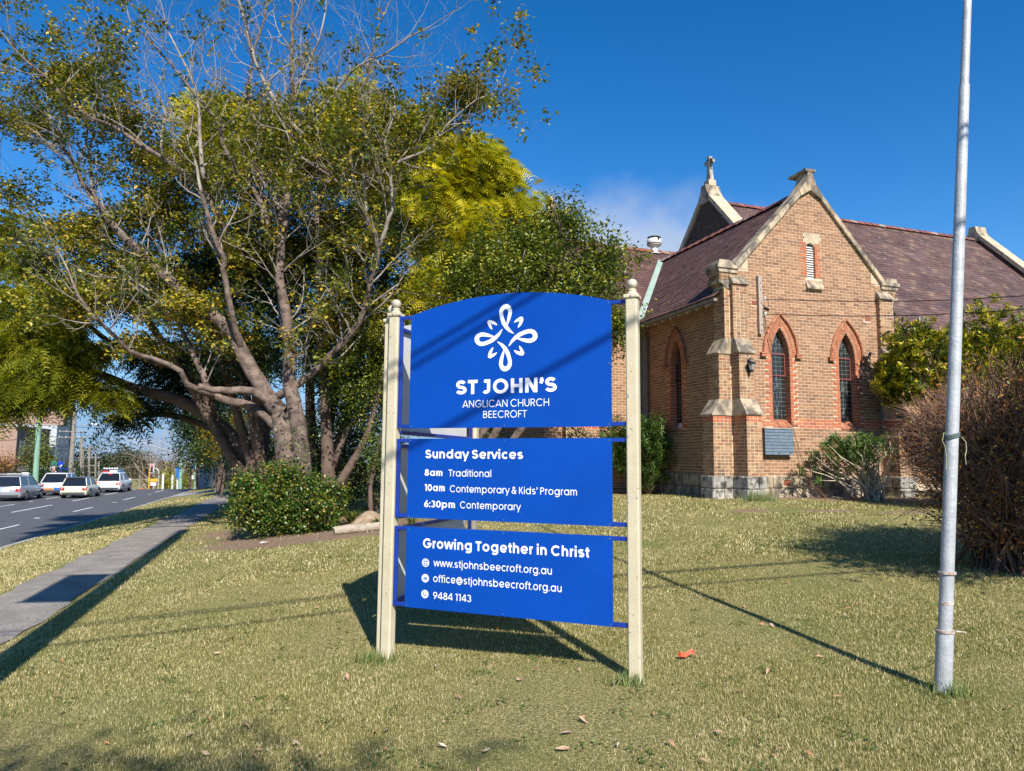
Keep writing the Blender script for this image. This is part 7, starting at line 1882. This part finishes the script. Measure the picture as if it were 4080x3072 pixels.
board('round white sign on the roof line behind the silver wagon', 90, 1882, 114, 1905, 62, 'plate')

# grey paling fence by the path, palings one by one where they can be told apart
def paling(label, pts, h, m, name='paling_fence', w=.14):
    root = empty(name, pts[0], 0, label, 'fence'); o = Vector(pts[0]); tot = 0
    for a, b_ in zip(pts[:-1], pts[1:]):
        a, b_ = Vector(a), Vector(b_); L = (b_ - a).length; n = int(L / w); d = (b_ - a) / L; s = Vector((d.y, -d.x, 0)) * .02
        for k in range(n):
            p = a + d * (k * w + .008) - o; q = a + d * ((k + 1) * w - .008) - o; hz = h + random.uniform(-.04, .04); z = gzs(*(p + o)[:2]) - o.z - .05
            mb = MB(); i = [(p.x, p.y, z), (q.x, q.y, z), (q.x, q.y, z + hz), (p.x, p.y, z + hz)]
            mb.v = [(x - s.x, y - s.y, zz) for x, y, zz in i] + [(x + s.x, y + s.y, zz) for x, y, zz in i]; mb.f = [(0, 1, 2, 3), (7, 6, 5, 4), (3, 2, 6, 7), (0, 4, 5, 1), (1, 5, 6, 2), (0, 3, 7, 4)]; mb.a = [0] * 6
            mb.obj('paling', MATS[m], root); tot += 1
    return root
def gp(px, py, Y): p = at(px, py, Y); return (p.x, p.y, gzs(p.x, p.y))
paling('weathered grey paling fence at the corner past the footpath', [gp(786, 1930, 66), gp(818, 1930, 62), gp(850, 1930, 74)], 2.1, 'fence_grey')
paling('brown paling fence beyond the shaded path', [gp(850, 1930, 60), gp(925, 1930, 44)], 1.9, 'fence_brown')
paling('short dark brown fence left of the second green post', [gp(752, 1935, 76), gp(765, 1935, 74)], 2.2, 'fence_brown')

# far trees: hedge wall on the right of the path, the red and bare trees, golden sprays, the wooded hill
def far_tree(name, label, px, py, Y, rad, m, n, per, size, seed, group=None, spread=.5, cat='tree', tr=.25):
    c = at(px, py, Y); g = (c.x, c.y, gzs(c.x, c.y))
    return dense_tree(name, label, g, [(c, rad)], m, n, per, size, seed=seed, spread=spread, tr=tr, twigs=16, cat=cat, group=group, inner=.3)
far_tree('conifer', 'tall dark green tree overhanging the grey fence', 800, 1715, 58, (2.0, 2, 2.7), 'leaf_dark', 380, 30, .22, 301, spread=.3, tr=.13)
far_tree('conifer', 'dark tree over the brown fence, behind the hanging sprays', 880, 1670, 46, (1.9, 2, 2.6), 'leaf_dark', 420, 30, .17, 302, spread=.26, tr=.13)
far_tree('broadleaf_tree', 'green tree low over the brown fence', 850, 1800, 56, (1.5, 1.5, .8), 'leaf_camphor', 170, 28, .18, 303, spread=.25, tr=.08)
far_tree('golden_tree', 'tree with bright golden autumn leaves behind the dark branch', 890, 1740, 38, (1.1, 1, 1.1), 'leaf_golden', 110, 26, .13, 304, spread=.25, tr=.08)
far_tree('golden_tree', 'golden autumn leaves close left of the big trunk', 985, 1720, 30, (.8, .8, 1.2), 'leaf_golden', 90, 24, .11, 305, spread=.2, tr=.07)
far_tree('broadleaf_tree', 'dark shrubbery closing the view under the trees right of the path', 1020, 1850, 40, (1.6, 2, 1.6), 'leaf_dark', 300, 28, .14, 306, spread=.28, tr=.1)
far_tree('broadleaf_tree', 'dim shrubs behind the trunks and ivy', 1200, 1820, 32, (3.4, 1.5, 2.0), 'leaf_dark', 520, 30, .13, 307, spread=.28)
far_tree('street_shrub', 'yellow-green shrub between the white bollards', 661, 1918, 96, (1.1, 1, 1.5), 'leaf_jac_green', 70, 24, .22, 308, cat='shrub')
far_tree('street_shrub', 'shrub between the two green posts', 746, 1925, 90, (1.3, 1, 1.1), 'leaf_jac_green', 60, 24, .22, 309, cat='shrub')
far_tree('street_tree', 'green street tree between the green pole and the brown building', 158, 1830, 74, (1.3, 1.2, 2.3), 'leaf_camphor', 170, 26, .2, 310)
far_tree('street_tree', 'autumn street tree before the brick end wall at the left edge', 20, 1860, 72, (1.1, 1.0, 1.4), 'leaf_autumn', 70, 22, .2, 311)
far_tree('street_shrub', 'dark hedge behind the cars at the foot of the brown building', 200, 1905, 70, (5, 1.5, .8), 'leaf_dark', 160, 26, .22, 312, cat='hedge')
# bare winter trees
def bare_tree(label, px, py, Y, h, seed, m='bark_pale', leaf=None, w=1.0):
    c = at(px, py, Y); root = empty('bare_tree', (c.x, c.y, gzs(c.x, c.y)), 0, label, 'tree', None)
    r = random.Random(seed); mb = MB(); tips = []
    grow(mb, Vector((0, 0, -.2)), Vector((0, 0, 1)), h * .35, .22, 0, r, tips, wig=.04, nseg=3)
    p = tips[0][0]
    for k in range(9):
        a = k * 2.4; grow(mb, p * r.uniform(.6, 1), Vector((math.cos(a) * w, math.sin(a) * w, .9)), h * .45, .10, 3, r, tips, up=.08, kids=(3, 4), ratio=.6, sides=(3, 3, 3, 4, 4))
    mb.obj('branches', MATS[m], root)
    if leaf: leaf_cloud('sparse_leaves', [t[0] for t in tips[::2]], 6, .5, .2, leaf, root, seed=seed)
bare_tree('pale bare winter tree behind the traffic signal', 650, 1930, 112, 15, 401)
bare_tree('second bare tree, nearer the green banner post', 720, 1930, 105, 14, 402)
bare_tree('reddish bare tree left of the traffic signal', 600, 1930, 118, 11, 403, 'twig_brown', None, .9)
bare_tree('low brown bare tree right of the traffic signal', 690, 1945, 125, 9, 404, 'twig_brown', 'leaf_autumn', 1.0)
hp = []
for px, py, rx, rz_ in [(330, 1880, 40, 9), (420, 1862, 34, 14), (520, 1880, 36, 11), (470, 1875, 30, 13), (610, 1900, 40, 9), (250, 1895, 40, 7), (720, 1900, 40, 9)]:
    c = at(px, py + 40, 300); hp.append(canopy_points(520, c, (rx * .45, 12, rz_ * .9), 500 + px, .6, .35))
hill = leaf_cloud('wooded_hill', np.concatenate(hp), 14, 1.3, 1.5, 'leaf_far', None, seed=501); tag(hill, 'dark wooded hill closing the road', 'woodland', kind='stuff')

# wires between the poles
def wire(a, b_, sag, label, r_=.02):
    a, b_ = Vector(a), Vector(b_); pts = [a.lerp(b_, t) + Vector((0, 0, -sag * 4 * t * (1 - t))) for t in np.linspace(0, 1, 12)]
    mb = MB(); mb.tube(pts, r_, 4, cap=False); tag(mb.obj('power_line', MATS['wire']), label, 'wire', 'power lines over the road')
for k, (a, b_, sag) in enumerate([(at(281 - 36, 1722, 74), at(356 - 20, 1790, 118), .5), (at(320, 1722, 74), at(372, 1790, 118), .5), (at(320, 1731, 74), at(372, 1803, 118), .6), (at(299, 1760, 74), at(165, 1750, 56), .5), (at(165, 1640, 56), at(297, 1690, 74), .5),
    (at(165, 1650, 56), at(-300, 1560, 40), .4), (at(150, 1740, 56), at(-300, 1720, 42), .4), (at(320, 1722, 74), at(723, 1800, 84), 1.2), (at(300, 1700, 74), at(900, 1640, 60), .6), (at(372, 1790, 118), at(760, 1770, 90), 1.0), (at(356, 1800, 118), at(394, 1850, 150), .4)]):
    wire(a, b_, sag, 'thin power line ' + ['from the outer end of the tall pole crossarm to the far poles', 'from the inner end of the tall pole crossarm to the far poles', 'hung from the lower crossarm of the tall pole', 'sagging from the tall pole to the green steel pole, low down', 'from the green steel pole up to the top of the tall pole',
        'running left out of frame from the top of the green pole', 'running left out of frame in front of the brown building', 'crossing the road from the tall pole to the green banner post', 'crossing the sky from the tall pole into the dark trees', 'crossing between the far poles and the banner post', 'between the last two timber poles'][k])

# pole with a banner behind us on the left: its shade runs beside the footpath; its cables cross above the lawn
PB = Vector((-3.55, 3.0, gzs(-3.55, 3.0)))
pr0 = empty('utility_pole', PB, 0, 'tall green pole just out of frame on the left, its shadow lying along the footpath', 'pole')
mb = MB(); mb.tube([(0, 0, -.3), (0, 0, 8), (0, 0, 15)], [.22, .21, .19], 14); mb.obj('shaft', MATS['pole_green'], pr0)
mb = MB(); mb.box(-1.02, -.28, -.02, .02, 6.3, 8.3); mb.obj('banner', MATS['banner_blue'], pr0)
for z in (6.28, 8.32): mb = MB(); mb.tube([(-1.08, 0, z), (0, 0, z)], .025, 6); mb.obj('banner_arm', MATS['pole_steel'], pr0)
# cables: each lies in the plane that holds the sun and the band of shade it lays on the sign
def cable(s0, z0, s1, z1, T_, rad, label):
    th = R(22); sv = Vector((math.cos(th), -math.sin(th), 0))
    a = SIGN_O + sv * s0 + Vector((0, 0, z0)); b_ = SIGN_O + sv * s1 + Vector((0, 0, z1))
    d = b_ - a; k = -d.z / to_sun.z; d = (d + to_sun * k); d.normalize()
    c = a + to_sun * T_
    pts = [c + d * t + Vector((0, 0, .0006 * t * t)) for t in np.linspace(-14, 16, 24)]
    mb = MB(); mb.tube(pts, rad, 8); tag(mb.obj('overhead_cable', MATS['wire']), label, 'cable')
cable(-1.96, 2.50, -.95, 2.985, 7.2, .018, 'overhead cable above us, casting the topmost diagonal band of shade on the sign')
cable(-1.96, 2.39, -.78, 2.965, 7.6, .018, 'overhead cable above us, casting the second diagonal band of shade on the sign')
cable(-1.62, 1.87, -.175, 2.58, 8.4, .022, 'overhead cable above us, casting the band of shade through the church name')
